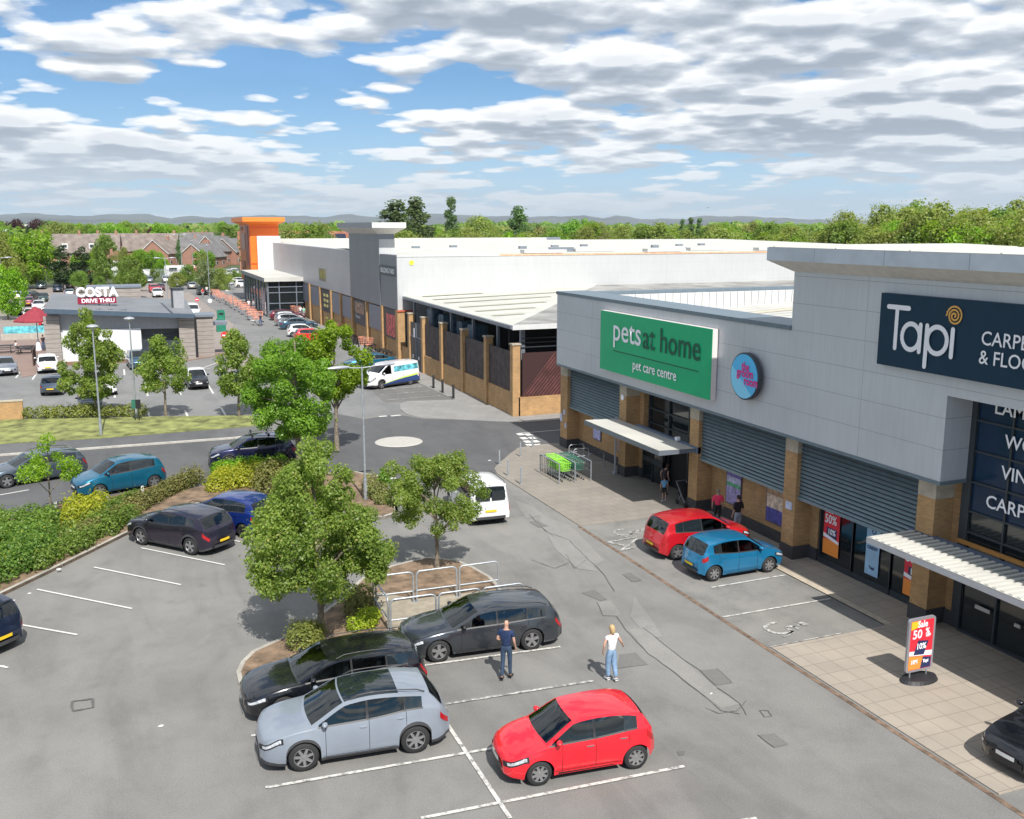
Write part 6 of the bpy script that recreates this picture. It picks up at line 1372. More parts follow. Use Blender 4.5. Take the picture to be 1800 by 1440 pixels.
# the hills
def hills():
    mb = MB(); rnd = random.Random(12); ang = np.radians(21.9+np.linspace(-40, 40, 220)); base = 17000
    def hh(a, k):
        px = 900+FPX*math.tan(a-YAW)/cos(PITCH)
        tab = [(-400, 384), (0, 378), (60, 376), (130, 381), (200, 378), (250, 377), (300, 384), (340, 381), (390, 384), (440, 380), (520, 380), (560, 383), (610, 378), (660, 382), (740, 380), (770, 376), (800, 379), (860, 381), (950, 382), (1020, 380), (1060, 384), (1080, 380), (1130, 386), (1200, 386), (1230, 381), (1330, 382), (1400, 386), (1600, 390), (2400, 392)]
        y = ip(smooth_tab(tab, 3), px)-1.0+.8*sin(px*.09)+.5*sin(px*.23+1); return max(5, h_for(y, base, px))
    rows = []
    for j, (f, d) in enumerate(((0.0, 11500), (.25, 13000), (.6, 15000), (1.0, 17000), (.8, 20000))):
        rows.append([(d*sin(a), d*cos(a), -5 if f == 0 else hh(a, 0)*f*(1 if f == 1 else 1+.35*sin(a*37+j*2.1)*(1-f))) for a in ang])
    mb.rings(rows, False, 0, False)
    m = mat('hill_moor', (.055, .065, .055), .95, var=.4, nscale=.0006); struct('hills', mb, m, 60)
hills()
# ================================================================ PARKED CARS FARTHER OFF
PC = {'silver': P_SILV, 'white': P_WHITE, 'black': P_BLACK, 'grey': P_DGREY, 'blue': P_STEELB, 'navy': P_NAVYC, 'red': P_RED, 'maroon': P_MARO, 'green': P_GREEN, 'teal': P_TEAL, 'gun': P_GUN}
PROTO = {}
def far_car(px, py, col, kind, nose, label, group='cars in the far car park', detail=1, name='parked_car', cat='car', dx=0, **kw):
    c = g(px, py); key = (col, kind, detail, tuple(sorted(kw)))
    if key in PROTO:
        t = copy_tree(PROTO[key]); t['label'] = label; t['group'] = group; t.location = (c.x, c.y, .02); t.rotation_euler.z = nose+pi
    else:
        t = make_car(label, cat, kind, mats=PC[col], loc=(c.x, c.y), heading=nose, group=group, detail=detail, name=name, **kw)['root']; t.location.z = .02; PROTO[key] = t
    t.name = name; return t
UPW, DN, RTW, LFT = RAD(90), RAD(-90), 0.0, pi
cg = 'cars parked by the cafe'
far_car(8, 656, 'silver', 'saloon', RAD(-78), 'silver saloon facing the camera at the left edge below the parasol', cg, 2)
far_car(84, 652, 'white', 'mpv', RAD(95), 'white car seen from behind beside the cafe terrace', cg, 2)
far_car(100, 690, 'gun', 'hatch', RAD(80), 'dark grey car with a yellow plate left of the tall cone shaped tree', cg, 2)
far_car(178, 690, 'white', 'suv', RAD(-80), 'white car mostly hidden behind the tall cone shaped tree', cg, 2)
far_car(160, 722, 'navy', 'hatch', RAD(-88), 'navy car nose to the low clipped hedge under the cone shaped tree', cg, 2)
far_car(243, 646, 'blue', 'mpv', RAD(-85), 'steel blue car parked under the white wall of the cafe', cg, 2)
PC['bw'] = P_BLACK
far_car(346, 680, 'bw', 'hatch', RAD(-88), 'small black car with a white roof and stripes facing the camera', cg, 2, whiteroof=True, blackroof=True, roofmat=P_WHITE)
far_car(652, 648, 'teal', 'saloon', RAD(180), 'dark teal car beyond the white van with blue graphics', 'cars parked along the yard', 2)
far_car(440, 672, 'navy', 'saloon', RAD(178), 'dark car almost hidden behind the tree by the mini roundabout', 'cars parked along the yard', 1)
rowg = 'cars parked in front of the hardware store'
for (px, py, c, k, lab) in ((505, 562, 'maroon', 'estate', 'maroon estate nearest the store entrance'), (508, 567, 'white', 'hatch', 'white hatchback between the maroon and silver cars'), (512, 572, 'silver', 'mpv', 'silver car beside the blue hatchback in front of the store'), (524, 578, 'blue', 'saloon', 'steel blue car in the row in front of the store'), (533, 591, 'white', 'hatch', 'white hatchback next to the red car above the big tree'), (547, 600, 'red', 'hatch', 'bright red car peeping over the top of the big green tree'),
        (430, 505, 'white', 'mpv', 'white car in the row left of the store entrance, nearest the tower'), (424, 500, 'white', 'suv', 'second white car left of the orange tower'), (415, 497, 'navy', 'suv', 'navy car beside the white cars left of the orange tower'), (406, 494, 'silver', 'mpv', 'silver car left of the orange tower'), (399, 491, 'white', 'hatch', 'small white car farthest along the row left of the tower')):
    far_car(px, py, c, k, RTW, lab, rowg)
cars = [(73, 508, 'gun', 'suv', DN, 'gunmetal car alone near the bright round tree'), (102, 513, 'navy', 'suv', DN, 'dark crossover facing the camera beyond the cafe roof'), (103, 492, 'grey', 'suv', DN, 'dark grey car behind the dark crossover'), (119, 499, 'blue', 'mpv', DN, 'pale blue car right of the dark crossovers'), (124, 507, 'maroon', 'hatch', DN, 'maroon car half behind the cafe roof edge'), (124, 521, 'silver', 'estate', UPW, 'silver grey estate just over the cafe roof'),
 (6, 527, 'white', 'mpv', DN, 'white car at the left edge beyond the lamp post'), (14, 520, 'grey', 'mpv', DN, 'dark grey car behind the white one at the left edge'), (31, 527, 'white', 'mpv', UPW, 'white car between the grey cars at the left'), (56, 527, 'grey', 'suv', RAD(70), 'large brown grey car left of the cafe roof'), (52, 538, 'maroon', 'mpv', UPW, 'dull maroon car beside the dark green one'), (31, 553, 'green', 'suv', UPW, 'dark green crossover with a yellow plate at the left'), (70, 546, 'white', 'suv', DN, 'white crossover above the parasol'), (77, 530, 'green', 'hatch', DN, 'dark green hatchback left of the cafe roof corner'), (54, 561, 'white', 'hatch', DN, 'white hatchback partly behind the parasol'), (80, 566, 'navy', 'hatch', DN, 'navy hatchback beside the parasol'), (82, 573, 'red', 'hatch', DN, 'red hatchback under the right side of the parasol'), (2, 500, 'grey', 'hatch', DN, 'dark car at the far left edge of the far car park'),
 (150, 505, 'maroon', 'hatch', DN, 'dark red car left of the COSTA letters'), (162, 507, 'red', 'hatch', UPW, 'red car seen through the COSTA letters'), (222, 502, 'blue', 'mpv', DN, 'steel blue car right of the COSTA sign'), (254, 496, 'navy', 'suv', DN, 'navy car behind the red pick-up'), (263, 497, 'silver', 'hatch', DN, 'silver car beside the far boundary tree'), (271, 514, 'red', 'suv', DN, 'bright red pick-up like car in the middle of the far car park'), (283, 511, 'maroon', 'hatch', DN, 'dark red car right of the bright red one'), (277, 522, 'white', 'suv', DN, 'white car just over the cafe roof ridge'),
 (292, 497, 'silver', 'mpv', UPW, 'pale silver car seen from behind in the far car park'), (317, 498, 'blue', 'suv', DN, 'blue grey car in the row by the white caravans'), (310, 505, 'silver', 'mpv', DN, 'silver car next to the blue grey one'), (337, 508, 'silver', 'hatch', UPW, 'small silver car left of the black people carrier'), (355, 518, 'black', 'suv', DN, 'tall black people carrier facing the camera right of the cafe'), (357, 499, 'green', 'mpv', DN, 'dark green car beyond the black people carrier')]
rc = random.Random(8)
for (px, py, c, k, h_, lab) in cars: far_car(px, py, c, k, h_+rc.uniform(-.06, .06), lab)
far_car(338, 558, 'white', 'van', DN, 'white van passing the right end of the cafe', 'vans on the retail park', 1, 'parked_van', 'van')
for i, (px, py, k, c) in enumerate(((218, 489, 'van', 'white'), (232, 488.5, 'van', 'white'), (245, 488, 'van', 'white'), (258, 487.5, 'van', 'white'), (325, 486, 'smallvan', 'white'), (404, 486, 'smallvan', 'white'), (412, 485, 'van', 'white'))):
    far_car(px, py, c, k, LFT if i < 4 else DN, ['first white van from the left in the row behind the boundary fence', 'second white van from the left behind the boundary fence', 'third white van from the left behind the boundary fence', 'fourth white van from the left behind the boundary fence', 'white van in front of the caravan beyond the fence', 'small white van left of the orange tower beyond the fence', 'white van next to the orange tower beyond the fence'][i], 'vans behind the boundary fence', 1, 'parked_van', 'van')
# caravan and pink tent, boundary fence
def box_thing(name, label, cat, px, py, w, d, h, m, group=None, roof=None):
    c = g(px, py); t = MB(c); b = .06; x0, x1, y0, y1 = c.x-w/2, c.x+w/2, c.y-d/2, c.y+d/2
    pr = [(x0, .3), (x1, .3), (x1, h-.25), (x1-.35, h), (x0+.35, h), (x0, h-.25)]
    t.add([(x, y0, z) for x, z in pr]+[(x, y1, z) for x, z in pr], [tuple(range(6)), tuple(reversed(range(6, 12)))]+[(i, (i+1) % 6, 6+(i+1) % 6, 6+i) for i in range(6)])
    t.box(c.x+w*.15, c.x+w*.35, y0-.03, y0, h*.5, h*.8, 1); t.box(c.x-w*.35, c.x-w*.1, y0-.03, y0, h*.5, h*.8, 1)
    o = t.build(name, [m, CARGLASS]); o.location = c; return tag(o, label, cat, group)
box_thing('caravan', 'long white caravan beyond the fence with an orange awning rail', 'caravan', 317, 487, 7.5, 2.3, 3.0, P_WHITE); box_thing('caravan', 'second white caravan on higher ground behind the boundary trees', 'caravan', 217, 477, 8, 2.3, 3.0, P_WHITE)
c = g(350, 487); mb = MB(c); mb.extr([(c.x-1.9, c.y-1, 0), (c.x+1.9, c.y-1, 0), (c.x+1.7, c.y-1, 2.0), (c.x+.3, c.y-1, 2.6), (c.x-1.6, c.y-1, 2.2)], (0, 2.4, 0)); o = mb.build('tent', mat('tent_pink', (.75, .03, .15), .6, var=.1)); o.location = c; tag(o, 'bright pink tent beyond the far fence', 'tent')
a, b = g(120, 489), g(423, 487); t = thing('palisade_fence', 'grey steel fence along the end of the far car park', 'fence', (a.x, a.y, 0)); mb = MB(); n = int((b-a).length/.35)
for k in range(n):
    p = a.lerp(b, k/n); mb.box(p.x, p.x+.12, p.y, p.y+.04, 0, 2.2)
part(mb, 'palings', STEEL, t); mb = MB()
for z in (.5, 1.8): mb.tube([(a.x, a.y+.06, z), (b.x, b.y+.06, z)], .04, 4)
part(mb, 'rail', STEEL, t)

# ---------------------------------------------------------------- houses
HB = brick('house_brick', (.42, .20, .14), (.36, .16, .11), (.3, .24, .2)); HRF = mat('house_roof_brown', (.20, .165, .145), .9, var=.18, nscale=.5); HRG = mat('house_roof_grey', (.15, .145, .145), .9, var=.15, nscale=.5); HRR = mat('house_roof_red', (.25, .10, .065), .9, var=.15, nscale=.5)
HW = mat('house_window_white', (.7, .7, .68), .5, var=0); HG = mat('house_glass', (.05, .06, .07), .2, var=0)
def house(px, d, w, dep, eave, ridge, rot, label, roof=HRG, dormers=0, gable_windows=1, chim=1, solar=0):
    x, y = at(px, d); t = thing('brick_house', label, 'house', (x, y, 0), rot, 'brick houses beyond the car park'); W_, D_ = w/2, dep/2      # ridge along local x
    mb = MB(); mb.add([(-W_, -D_, 0), (W_, -D_, 0), (W_, D_, 0), (-W_, D_, 0), (-W_, -D_, eave), (W_, -D_, eave), (W_, D_, eave), (-W_, D_, eave), (-W_, 0, ridge-.1), (W_, 0, ridge-.1)], [(0, 1, 5, 4), (2, 3, 7, 6), (1, 2, 6, 9, 5), (3, 0, 4, 8, 7)]); mb.build('wall', HB, t)
    mb = MB(); e = .45; k = (ridge-eave)/D_
    for s in (1, -1):
        a = [(-W_-.3, s*(D_+e), eave-e*k), (W_+.3, s*(D_+e), eave-e*k), (W_+.3, 0, ridge), (-W_-.3, 0, ridge)]; mb.add(a+[(p[0], p[1], p[2]-.18) for p in a], [(0, 1, 2, 3), (7, 6, 5, 4), (0, 4, 5, 1), (1, 5, 6, 2), (3, 2, 6, 7), (0, 3, 7, 4)])
    rf = mb.build('roof', roof, t)
    mb = MB()
    for s in (-1, 1):
        for sd in (1, -1):
            xx = s*(W_+.31); mb.add([(xx, sd*(D_+e), eave-e*k-.25), (xx, sd*(D_+e), eave-e*k), (xx, 0, ridge), (xx, 0, ridge-.25)], [(0, 1, 2, 3)])
    mb.build('bargeboard', HW, t)
    for c_ in range(chim):
        mb = MB(); cx_ = -W_+1+c_*(w-2)/max(1, chim-1) if chim > 1 else W_*.6; mb.box(cx_-.35, cx_+.35, -.4, .4, ridge-.7, ridge+1.0); mb.build('chimney', HB, rf)
    if dormers:
        for k_ in range(dormers):
            dx = -W_+w*(k_+1)/(dormers+1); mb = MB(); z0 = eave+.6; mb.box(dx-.9, dx+.9, -D_*.85, -D_*.3, z0, z0+1.8); dm = mb.build('dormer', HW, rf)
            mb = MB(); mb.box(dx-.6, dx+.6, -D_*.86, -D_*.855, z0+.5, z0+1.4); mb.build('pane', HG, dm) if False else mb.build('dormer_window', HG, rf)
    n = max(2, int(w/3.5))
    for k_ in range(n):
        for z in ((1.0, 3.4) if eave > 4 else (1.0,)):
            wx = -W_+w*(k_+.5)/n; mb = MB(); mb.box(wx-.6, wx+.6, -D_-.04, -D_+.02, z, z+1.2); wn = mb.build('window', HW, t); mb = MB(); mb.box(wx-.5, wx-.03, -D_-.07, -D_-.04, z+.1, z+1.1); mb.box(wx+.03, wx+.5, -D_-.07, -D_-.04, z+.1, z+1.1); mb.build('pane', HG, wn)
    if solar:
        mb = MB(); sl_ = (ridge-eave)/D_
        for k_ in range(solar):
            x0 = -W_+1.5+k_*(w-3)/solar; x1 = x0+(w-3)/solar*.7; mb.add([(x0, -D_*.8, eave+D_*.2*sl_+.12), (x1, -D_*.8, eave+D_*.2*sl_+.12), (x1, -D_*.2, eave+D_*.8*sl_+.12), (x0, -D_*.2, eave+D_*.8*sl_+.12)], [(0, 1, 2, 3)])
        mb.build('solar_panel', mat('solar_panel', (.02, .025, .05), .25, .2, var=.1), rf)
    return t
R0 = -RAD(6)
house(165, 345, 24, 10, 5.0, 10.4, R0, 'long brick terrace with two white dormers beyond the far car park', HRF, 2, chim=3)
house(262, 350, 26, 10, 5.2, 10.5, R0-.05, 'long brown roofed terrace right of the one with dormers', HRF, 0, chim=3)
house(212, 338, 5, 8, 5.0, 8.0, R0+pi/2, 'small brick link house with a white panel between the two terraces', HRF, 0, chim=0)
house(305, 335, 12, 9.5, 4.6, 8.6, RAD(60), 'first brick house with its gable to the camera, left of the slim poplar', HRF)
house(338, 352, 15, 9, 4.8, 9.0, R0, 'grey roofed house behind the slim grey poplar', HRG)
house(372, 318, 13, 9.5, 3.8, 7.6, RAD(58), 'brick house with a wide gable left of the orange tower', HRG)
house(398, 345, 14, 10, 5.0, 9.6, RAD(55), 'tall brick gabled house half hidden by the orange tower', HRG)
house(428, 350, 14, 10, 4.6, 8.8, RAD(50), 'brick house just behind the orange tower', HRG)
for i, (px, d) in enumerate(((330, 560), (352, 540), (378, 575), (402, 550), (136, 420), (124, 400))):
    house(px, d, 15, 9, 5.2, 9.6 if px > 200 else 8.5, R0+(i % 3-1)*.2, ['red roofed house in the second row, left of the others', 'second row brick house with a grey roof behind the poplar', 'second row brick house above the wide gable', 'second row brick house nearest the orange tower', 'red tiled house at the left end of the terrace', 'small red tiled house farthest left by the bright tree'][i], [HRR, HRG, HRR, HRG, HRR, HRR][i], chim=2)
house(535, 300, 34, 12, 7.0, 11.3, R0, 'long brown roofed building with solar panels behind the hardware store roof', HRR, 0, chim=0, solar=7)
def shed(px, d, w, h, label):
    x, y = at(px, d); t = thing('industrial_unit', label, 'industrial building', (x, y, 0), R0, 'white industrial units far left'); mb = MB(); mb.box(-w/2, w/2, -12, 12, 0, h); mb.build('wall', mat('unit_wall', (.36, .42, .5), .6, var=.2, nscale=.1), t)
    mb = MB(); mb.add([(-w/2-.5, -12.5, h), (w/2+.5, -12.5, h), (w/2+.5, 0, h+2), (-w/2-.5, 0, h+2), (w/2+.5, 12.5, h), (-w/2-.5, 12.5, h)], [(0, 1, 2, 3), (3, 2, 4, 5)]); mb.build('roof', WHITE, t)
shed(20, 560, 12, 9.2, 'white roofed industrial unit at the left edge among trees'); shed(80, 900, 8, 12.5, 'tiny white roofed unit on the left skyline'); shed(64, 700, 6, 8, 'small white unit beside the white roofed one')
# ================================================================ PEOPLE
SKIN = mat('skin', (.52, .30, .22), .55, var=.06); 
def skin_mesh(name, V, E, Rr, m, parent, sub=1, root=0):
    me = bpy.data.meshes.new(name+'_cage'); me.from_pydata(V, E, []); o = bpy.data.objects.new(name+'_cage', me); COL.objects.link(o)
    md = o.modifiers.new('s', 'SKIN'); md.use_smooth_shade = True; md.branch_smoothing = .3
    for i, sv in enumerate(me.skin_vertices[0].data):
        r = Rr[i]; sv.radius = r if isinstance(r, tuple) else (r, r); sv.use_root = (i == root)
    md2 = o.modifiers.new('u', 'SUBSURF'); md2.levels = sub; md2.render_levels = sub
    dg = bpy.context.evaluated_depsgraph_get(); dg.update(); res = bpy.data.meshes.new_from_object(o.evaluated_get(dg)); bpy.data.objects.remove(o); bpy.data.meshes.remove(me)
    res.name = name; res.materials.clear(); res.materials.append(m); res.polygons.foreach_set('use_smooth', [True]*len(res.polygons))
    ob = bpy.data.objects.new(name, res); COL.objects.link(ob); ob.parent = parent; return ob
def person(label, px, py, face, h, top_m, leg_m, hair_m, pose, group='people walking on the retail park', fine=True, skirt=False, hairlen=0, sleeve=.5, shoe=None, legw=1.0, loc=None):
    """local +Y is the way the body faces"""
    c = g(px, py) if loc is None else Vector((*loc, 0)); t = thing('person', label, 'person', (c.x, c.y, .02), face-pi/2, group); k = h/1.78; t.scale = (k, k, k)
    J = dict(pel=(0, 0, .94), sp=(0, .01, 1.14), ch=(0, 0, 1.32), nb=(0, -.01, 1.46), nk=(0, .0, 1.53), hd=(0, .02, 1.60), ht=(0, .01, 1.72),
             sl=(-.175, 0, 1.41), el=(-.24, -.03, 1.13), wl=(-.25, .05, .88), sr=(.175, 0, 1.41), er=(.24, -.03, 1.13), wr=(.25, .05, .88),
             hl=(-.09, 0, .89), kl=(-.10, .02, .50), al=(-.10, -.03, .09), tl=(-.11, .13, .035), hr=(.09, 0, .89), kr=(.10, .02, .50), ar=(.10, -.03, .09), tr=(.11, .13, .035))
    J.update({k_: v_ for k_, v_ in pose.items() if k_ not in ('look', 'cut')}); RR = dict(pel=(.06, .045), sp=(.06, .045), ch=(.10, .07), nb=(.075, .065), nk=.052, hd=(.076, .088), ht=(.062, .07), sl=.050, el=.040, wl=.027, sr=.050, er=.040, wr=.027, hl=.045, kl=.040, al=.036, tl=.026, hr=.045, kr=.040, ar=.036, tr=.026)
    V, E_, R_, ix = [], [], [], {}
    def add(n_, p, r): ix[n_] = len(V); V.append(tuple(p)); R_.append(r)
    for n_ in J: add(n_, J[n_], RR[n_])
    for a, b in (('pel', 'sp'), ('sp', 'ch'), ('ch', 'nb'), ('nb', 'nk'), ('nk', 'hd'), ('hd', 'ht'), ('ch', 'sl'), ('sl', 'el'), ('el', 'wl'), ('ch', 'sr'), ('sr', 'er'), ('er', 'wr'), ('pel', 'hl'), ('hl', 'kl'), ('kl', 'al'), ('al', 'tl'), ('pel', 'hr'), ('hr', 'kr'), ('kr', 'ar'), ('ar', 'tr')): E_.append((ix[a], ix[b]))
    for s, w, e in (('l', 'wl', 'el'), ('r', 'wr', 'er')):
        W_, El = Vector(J[w]), Vector(J[e]); d = (W_-El).normalized(); sd = Vector((1, 0, 0)) if s == 'l' else Vector((-1, 0, 0)); side = d.cross(Vector((0, 0, 1)).cross(d) if abs(d.z) < .9 else Vector((1, 0, 0))).normalized(); side = Vector((0, 1, 0)) if abs(d.z) > .6 else Vector((0, 0, 1))
        pm = W_+d*.075; add('pm'+s, pm, (.036, .018)); E_.append((ix[w], ix['pm'+s]))
        if fine:
            inn = sd*.012
            for f, (o_, ln) in enumerate(((-.028, .070), (-.010, .082), (.010, .076), (.027, .058))):
                b0 = pm+side*o_+d*.02; b1 = b0+d*ln*.5+inn*.5; b2 = b0+d*ln*.85+inn*2.2
                add(f'f{s}{f}a', b0, .0095); add(f'f{s}{f}b', b1, .009); add(f'f{s}{f}c', b2, .0075); E_ += [(ix['pm'+s], ix[f'f{s}{f}a']), (ix[f'f{s}{f}a'], ix[f'f{s}{f}b']), (ix[f'f{s}{f}b'], ix[f'f{s}{f}c'])]
            b0 = W_+d*.025+side*.032; b1 = b0+d*.035+side*.022; add('t'+s+'a', b0, .012); add('t'+s+'b', b1, .009); E_ += [(ix['pm'+s], ix['t'+s+'a']), (ix['t'+s+'a'], ix['t'+s+'b'])]
    hv = Vector(J['hd']); fd = Vector(pose.get('look', (0, 1, 0))) if 'look' in pose else Vector((0, 1, 0))
    body = skin_mesh('body', V, E_, R_, SKIN, t)
    if fine:                                       # face: nose, ears, eyes
        fx = fd.cross(Vector((0, 0, 1))); F_ = lambda r, f, u: tuple(hv+fx*r+fd*f+Vector((0, 0, u)))
        mb = MB(); mb.add([F_(-.012, .088, .0), F_(.012, .088, .0), F_(0, .086, .05), F_(0, .112, .004)], [(0, 1, 3), (1, 2, 3), (2, 0, 3)])
        for s in (1, -1): mb.add([F_(s*.078, -.012, -.015), F_(s*.078, .015, -.01), F_(s*.078, .018, .035), F_(s*.078, -.016, .035), F_(s*.092, -.02, .01)], [(0, 1, 4), (1, 2, 4), (2, 3, 4), (3, 0, 4)])
        mb.build('nose_and_ears', SKIN, t, 60); mb = MB()
        for s in (1, -1): mb.box(*sorted((F_(s*.04, .084, .03)[0], F_(s*.022, .084, .03)[0])), *sorted((F_(0, .083, .03)[1], F_(0, .09, .03)[1])), hv.z+.026, hv.z+.036)
        mb.build('eyes', UNDER, t)
    # clothes follow the same joints, a little wider
    def garment(name, chain, rad, m, sub=1):
        V2, E2, R2, i2 = [], [], [], {}
        for n_, p, r in chain: i2[n_] = len(V2); V2.append(tuple(p)); R2.append(r)
        for a, b in rad: E2.append((i2[a], i2[b]))
        return skin_mesh(name, V2, E2, R2, m, t, sub)
    L_ = lambda a, b, f: tuple(Vector(J[a]).lerp(Vector(J[b]), f))
    garment('top', [('sp', J['sp'], (.150, .118)), ('pel', (J['pel'][0], J['pel'][1], J['pel'][2]+.0), (.158, .130)), ('ch', J['ch'], (.168, .128)), ('nb', L_('ch', 'nb', .9), (.085, .072)), ('sl', J['sl'], .072), ('ml', L_('sl', 'el', sleeve), .058), ('sr', J['sr'], .072), ('mr', L_('sr', 'er', sleeve), .058)]+([('el', J['el'], .055), ('w2l', L_('el', 'wl', .93), .042), ('er', J['er'], .055), ('w2r', L_('er', 'wr', .93), .042)] if sleeve > .9 else []),
            [('sp', 'pel'), ('sp', 'ch'), ('ch', 'nb'), ('ch', 'sl'), ('sl', 'ml'), ('ch', 'sr'), ('sr', 'mr')]+([('ml', 'el'), ('el', 'w2l'), ('mr', 'er'), ('er', 'w2r')] if sleeve > .9 else []), top_m)
    lw = legw; cut = pose.get('cut', 1.0)
    chain = [('wst', (J['pel'][0], J['pel'][1], J['pel'][2]+.10), (.128, .102)), ('pel', (J['pel'][0], J['pel'][1], J['pel'][2]), (.150, .125)), ('hl', J['hl'], .098*min(lw, 1.1)), ('kl', L_('hl', 'kl', min(1, cut*2)) if cut < .5 else J['kl'], .066*lw), ('hr', J['hr'], .098*min(lw, 1.1)), ('kr', L_('hr', 'kr', min(1, cut*2)) if cut < .5 else J['kr'], .066*lw)]
    ed = [('wst', 'pel'), ('pel', 'hl'), ('hl', 'kl'), ('pel', 'hr'), ('hr', 'kr')]
    if cut > .5: chain += [('al', L_('kl', 'al', .97), .052*lw), ('ar', L_('kr', 'ar', .97), .052*lw)]; ed += [('kl', 'al'), ('kr', 'ar')]
    garment('trousers', chain, ed, leg_m)
    for s in 'lr':
        a, b = Vector(J['a'+s]), Vector(J['t'+s]); garment('shoe', [('a', a+Vector((0, 0, -.02)), .048), ('h', a+(a-b).normalized()*.03+Vector((0, 0, -.045)), .042), ('b', b+Vector((0, 0, .005)), (.046, .036)), ('c', b+(b-a).normalized()*.05+Vector((0, 0, -.003)), (.035, .026))], [('h', 'a'), ('a', 'b'), ('b', 'c')], shoe or TRIM)
    if hair_m is not None:
        mb = MB(); rings = []
        for u, r_ in ((-.02-hairlen, .05 if hairlen else .07), (-.02-hairlen*.5, .08 if hairlen else .09), (.02, .094), (.06, .098), (.10, .085), (.13, .055), (.145, .015)):
            rings.append([tuple(hv+Vector((cos(a_)*r_*.86, -.018+sin(a_)*r_-(.012 if u < .06 else 0)-(.03 if u < 0 else 0), u))) for a_ in [2*pi*q/14 for q in range(14)]])
        keep = []
        mb.rings(rings, True); mb.v = [(x, min(y, hv.y+.035+max(0, z-hv.z-.05)*.55), z) for x, y, z in mb.v]; mb.build('hair', hair_m, t, 70)
    return t
CL = lambda n, c: mat('cloth_'+n, c, .85, var=.10, nscale=9)
person('bald man in a navy t-shirt and dark jeans standing by the dark grey estate', 890, 1193, RAD(52), 1.80, CL('navy', (.012, .028, .085)), CL('denim_dark', (.03, .055, .10)), None,
       dict(el=(-.25, -.05, 1.14), wl=(-.10, .14, 1.10), er=(.235, -.02, 1.13), wr=(.24, .09, .90), al=(-.08, -.18, .10), tl=(-.09, -.03, .035), kl=(-.09, -.03, .50), ar=(.10, .04, .09), tr=(.12, .20, .035), look=(.75, .66, 0)), 'people in the near car park', shoe=CL('shoe_dark', (.03, .03, .035)), sleeve=.62)
person('fair haired woman in a white t-shirt and pale blue jeans walking away', 1074, 1197, RAD(98), 1.70, CL('white', (.75, .75, .76)), CL('denim_pale', (.20, .31, .46)), mat('hair_blonde', (.48, .33, .16), .6, var=.06, nscale=30),
       dict(el=(-.30, -.04, 1.18), wl=(-.28, .02, .98), er=(.30, -.06, 1.17), wr=(.42, .03, 1.02), kl=(-.08, .06, .50), al=(-.07, .05, .09), tl=(-.08, .20, .035), kr=(.08, -.03, .50), ar=(.07, -.16, .12), tr=(.08, -.02, .04)), 'people in the near car park', hairlen=.10, legw=1.32, shoe=CL('shoe_white', (.7, .7, .7)), sleeve=.45)
person('woman in a bright pink jacket and black trousers by the lilac poster', 1267, 914, RAD(60), 1.62, CL('pink', (.80, .04, .12)), CL('black', (.012, .012, .014)), mat('hair_grey_brown', (.22, .16, .12), .7, var=.2, nscale=30),
       dict(), 'people by the shop fronts', sleeve=1.0, loc=(23.0, 33.6), hairlen=.02)
person('man in a black jumper and pale trousers standing by the shop wall', 1303, 932, RAD(95), 1.72, CL('black', (.012, .012, .014)), CL('pale_grey', (.34, .36, .42)), mat('hair_black', (.012, .010, .010), .6, var=0),
       dict(ar=(.13, .02, .09), tr=(.15, .18, .035)), 'people by the shop fronts', sleeve=1.0, loc=(23.05, 32.2), shoe=CL('shoe_white', (.7, .7, .7)))
person('child in a blue top and black shorts at the pet store entrance', 1166, 884, RAD(70), 1.22, CL('sky_blue', (.15, .36, .62)), CL('black', (.012, .012, .014)), mat('hair_brown', (.06, .03, .018), .6, var=0), dict(cut=.4, al=(-.12, -.14, .10), tl=(-.13, .02, .035)), 'people by the shop fronts', loc=(22.75, 37.6), shoe=CL('shoe_white', (.7, .7, .7)))
person('woman in a dark top bending at the dark pet store doorway', 1160, 868, RAD(20), 1.62, CL('plum', (.035, .02, .03)), CL('black', (.012, .012, .014)), mat('hair_brown', (.06, .03, .018), .6, var=0), dict(cut=.4, ch=(0, .10, 1.28), nb=(0, .18, 1.38), nk=(0, .22, 1.43), hd=(0, .27, 1.48), ht=(0, .30, 1.58), sl=(-.17, .13, 1.35), sr=(.17, .13, 1.35)), 'people by the shop fronts', loc=(23.35, 38.6), hairlen=.08)
far = [('man in a dark top pushing an orange trolley towards the camera', (16.15, 127.0), -95, 'navy2', (.02, .025, .05), 'jeans', (.06, .10, .18)), ('person in white beside a person in green near the brick wall', (23.0, 137.2), -100, 'white', (.75, .75, .76), 'jeans', (.06, .10, .18)), ('person in a pale green top near the brick wall', (23.2, 135.6), -100, 'mint', (.25, .55, .42), 'grey', (.3, .3, .32)),
       ('person in a white shirt at the store entrance', (17.7, 152), -90, 'white', (.75, .75, .76), 'grey', (.3, .3, .32)), ('person in a grey shirt next to the one in white at the entrance', (18.3, 151), -90, 'greytop', (.32, .34, .36), 'jeans', (.06, .10, .18)), ('person in black walking on the lane by the trolleys', (14.2, 176), -90, 'black', (.012, .012, .014), 'jeans', (.06, .10, .18)), ('person in a red top far down the lane', (13.4, 184), -80, 'redtop', (.5, .03, .03), 'grey', (.3, .3, .32)), ('person in white far down the lane among trolleys', (14.6, 190), -80, 'white', (.75, .75, .76), 'black', (.012, .012, .014)),
       ('person in a white top sitting at the cafe terrace table', (-10.4, 108.2), 20, 'white', (.75, .75, .76), 'greytop', (.32, .34, .36)), ('person by the maroon parasol pole', (-8.0, 109.6), -60, 'plum', (.035, .02, .03), 'jeans', (.06, .10, .18))]
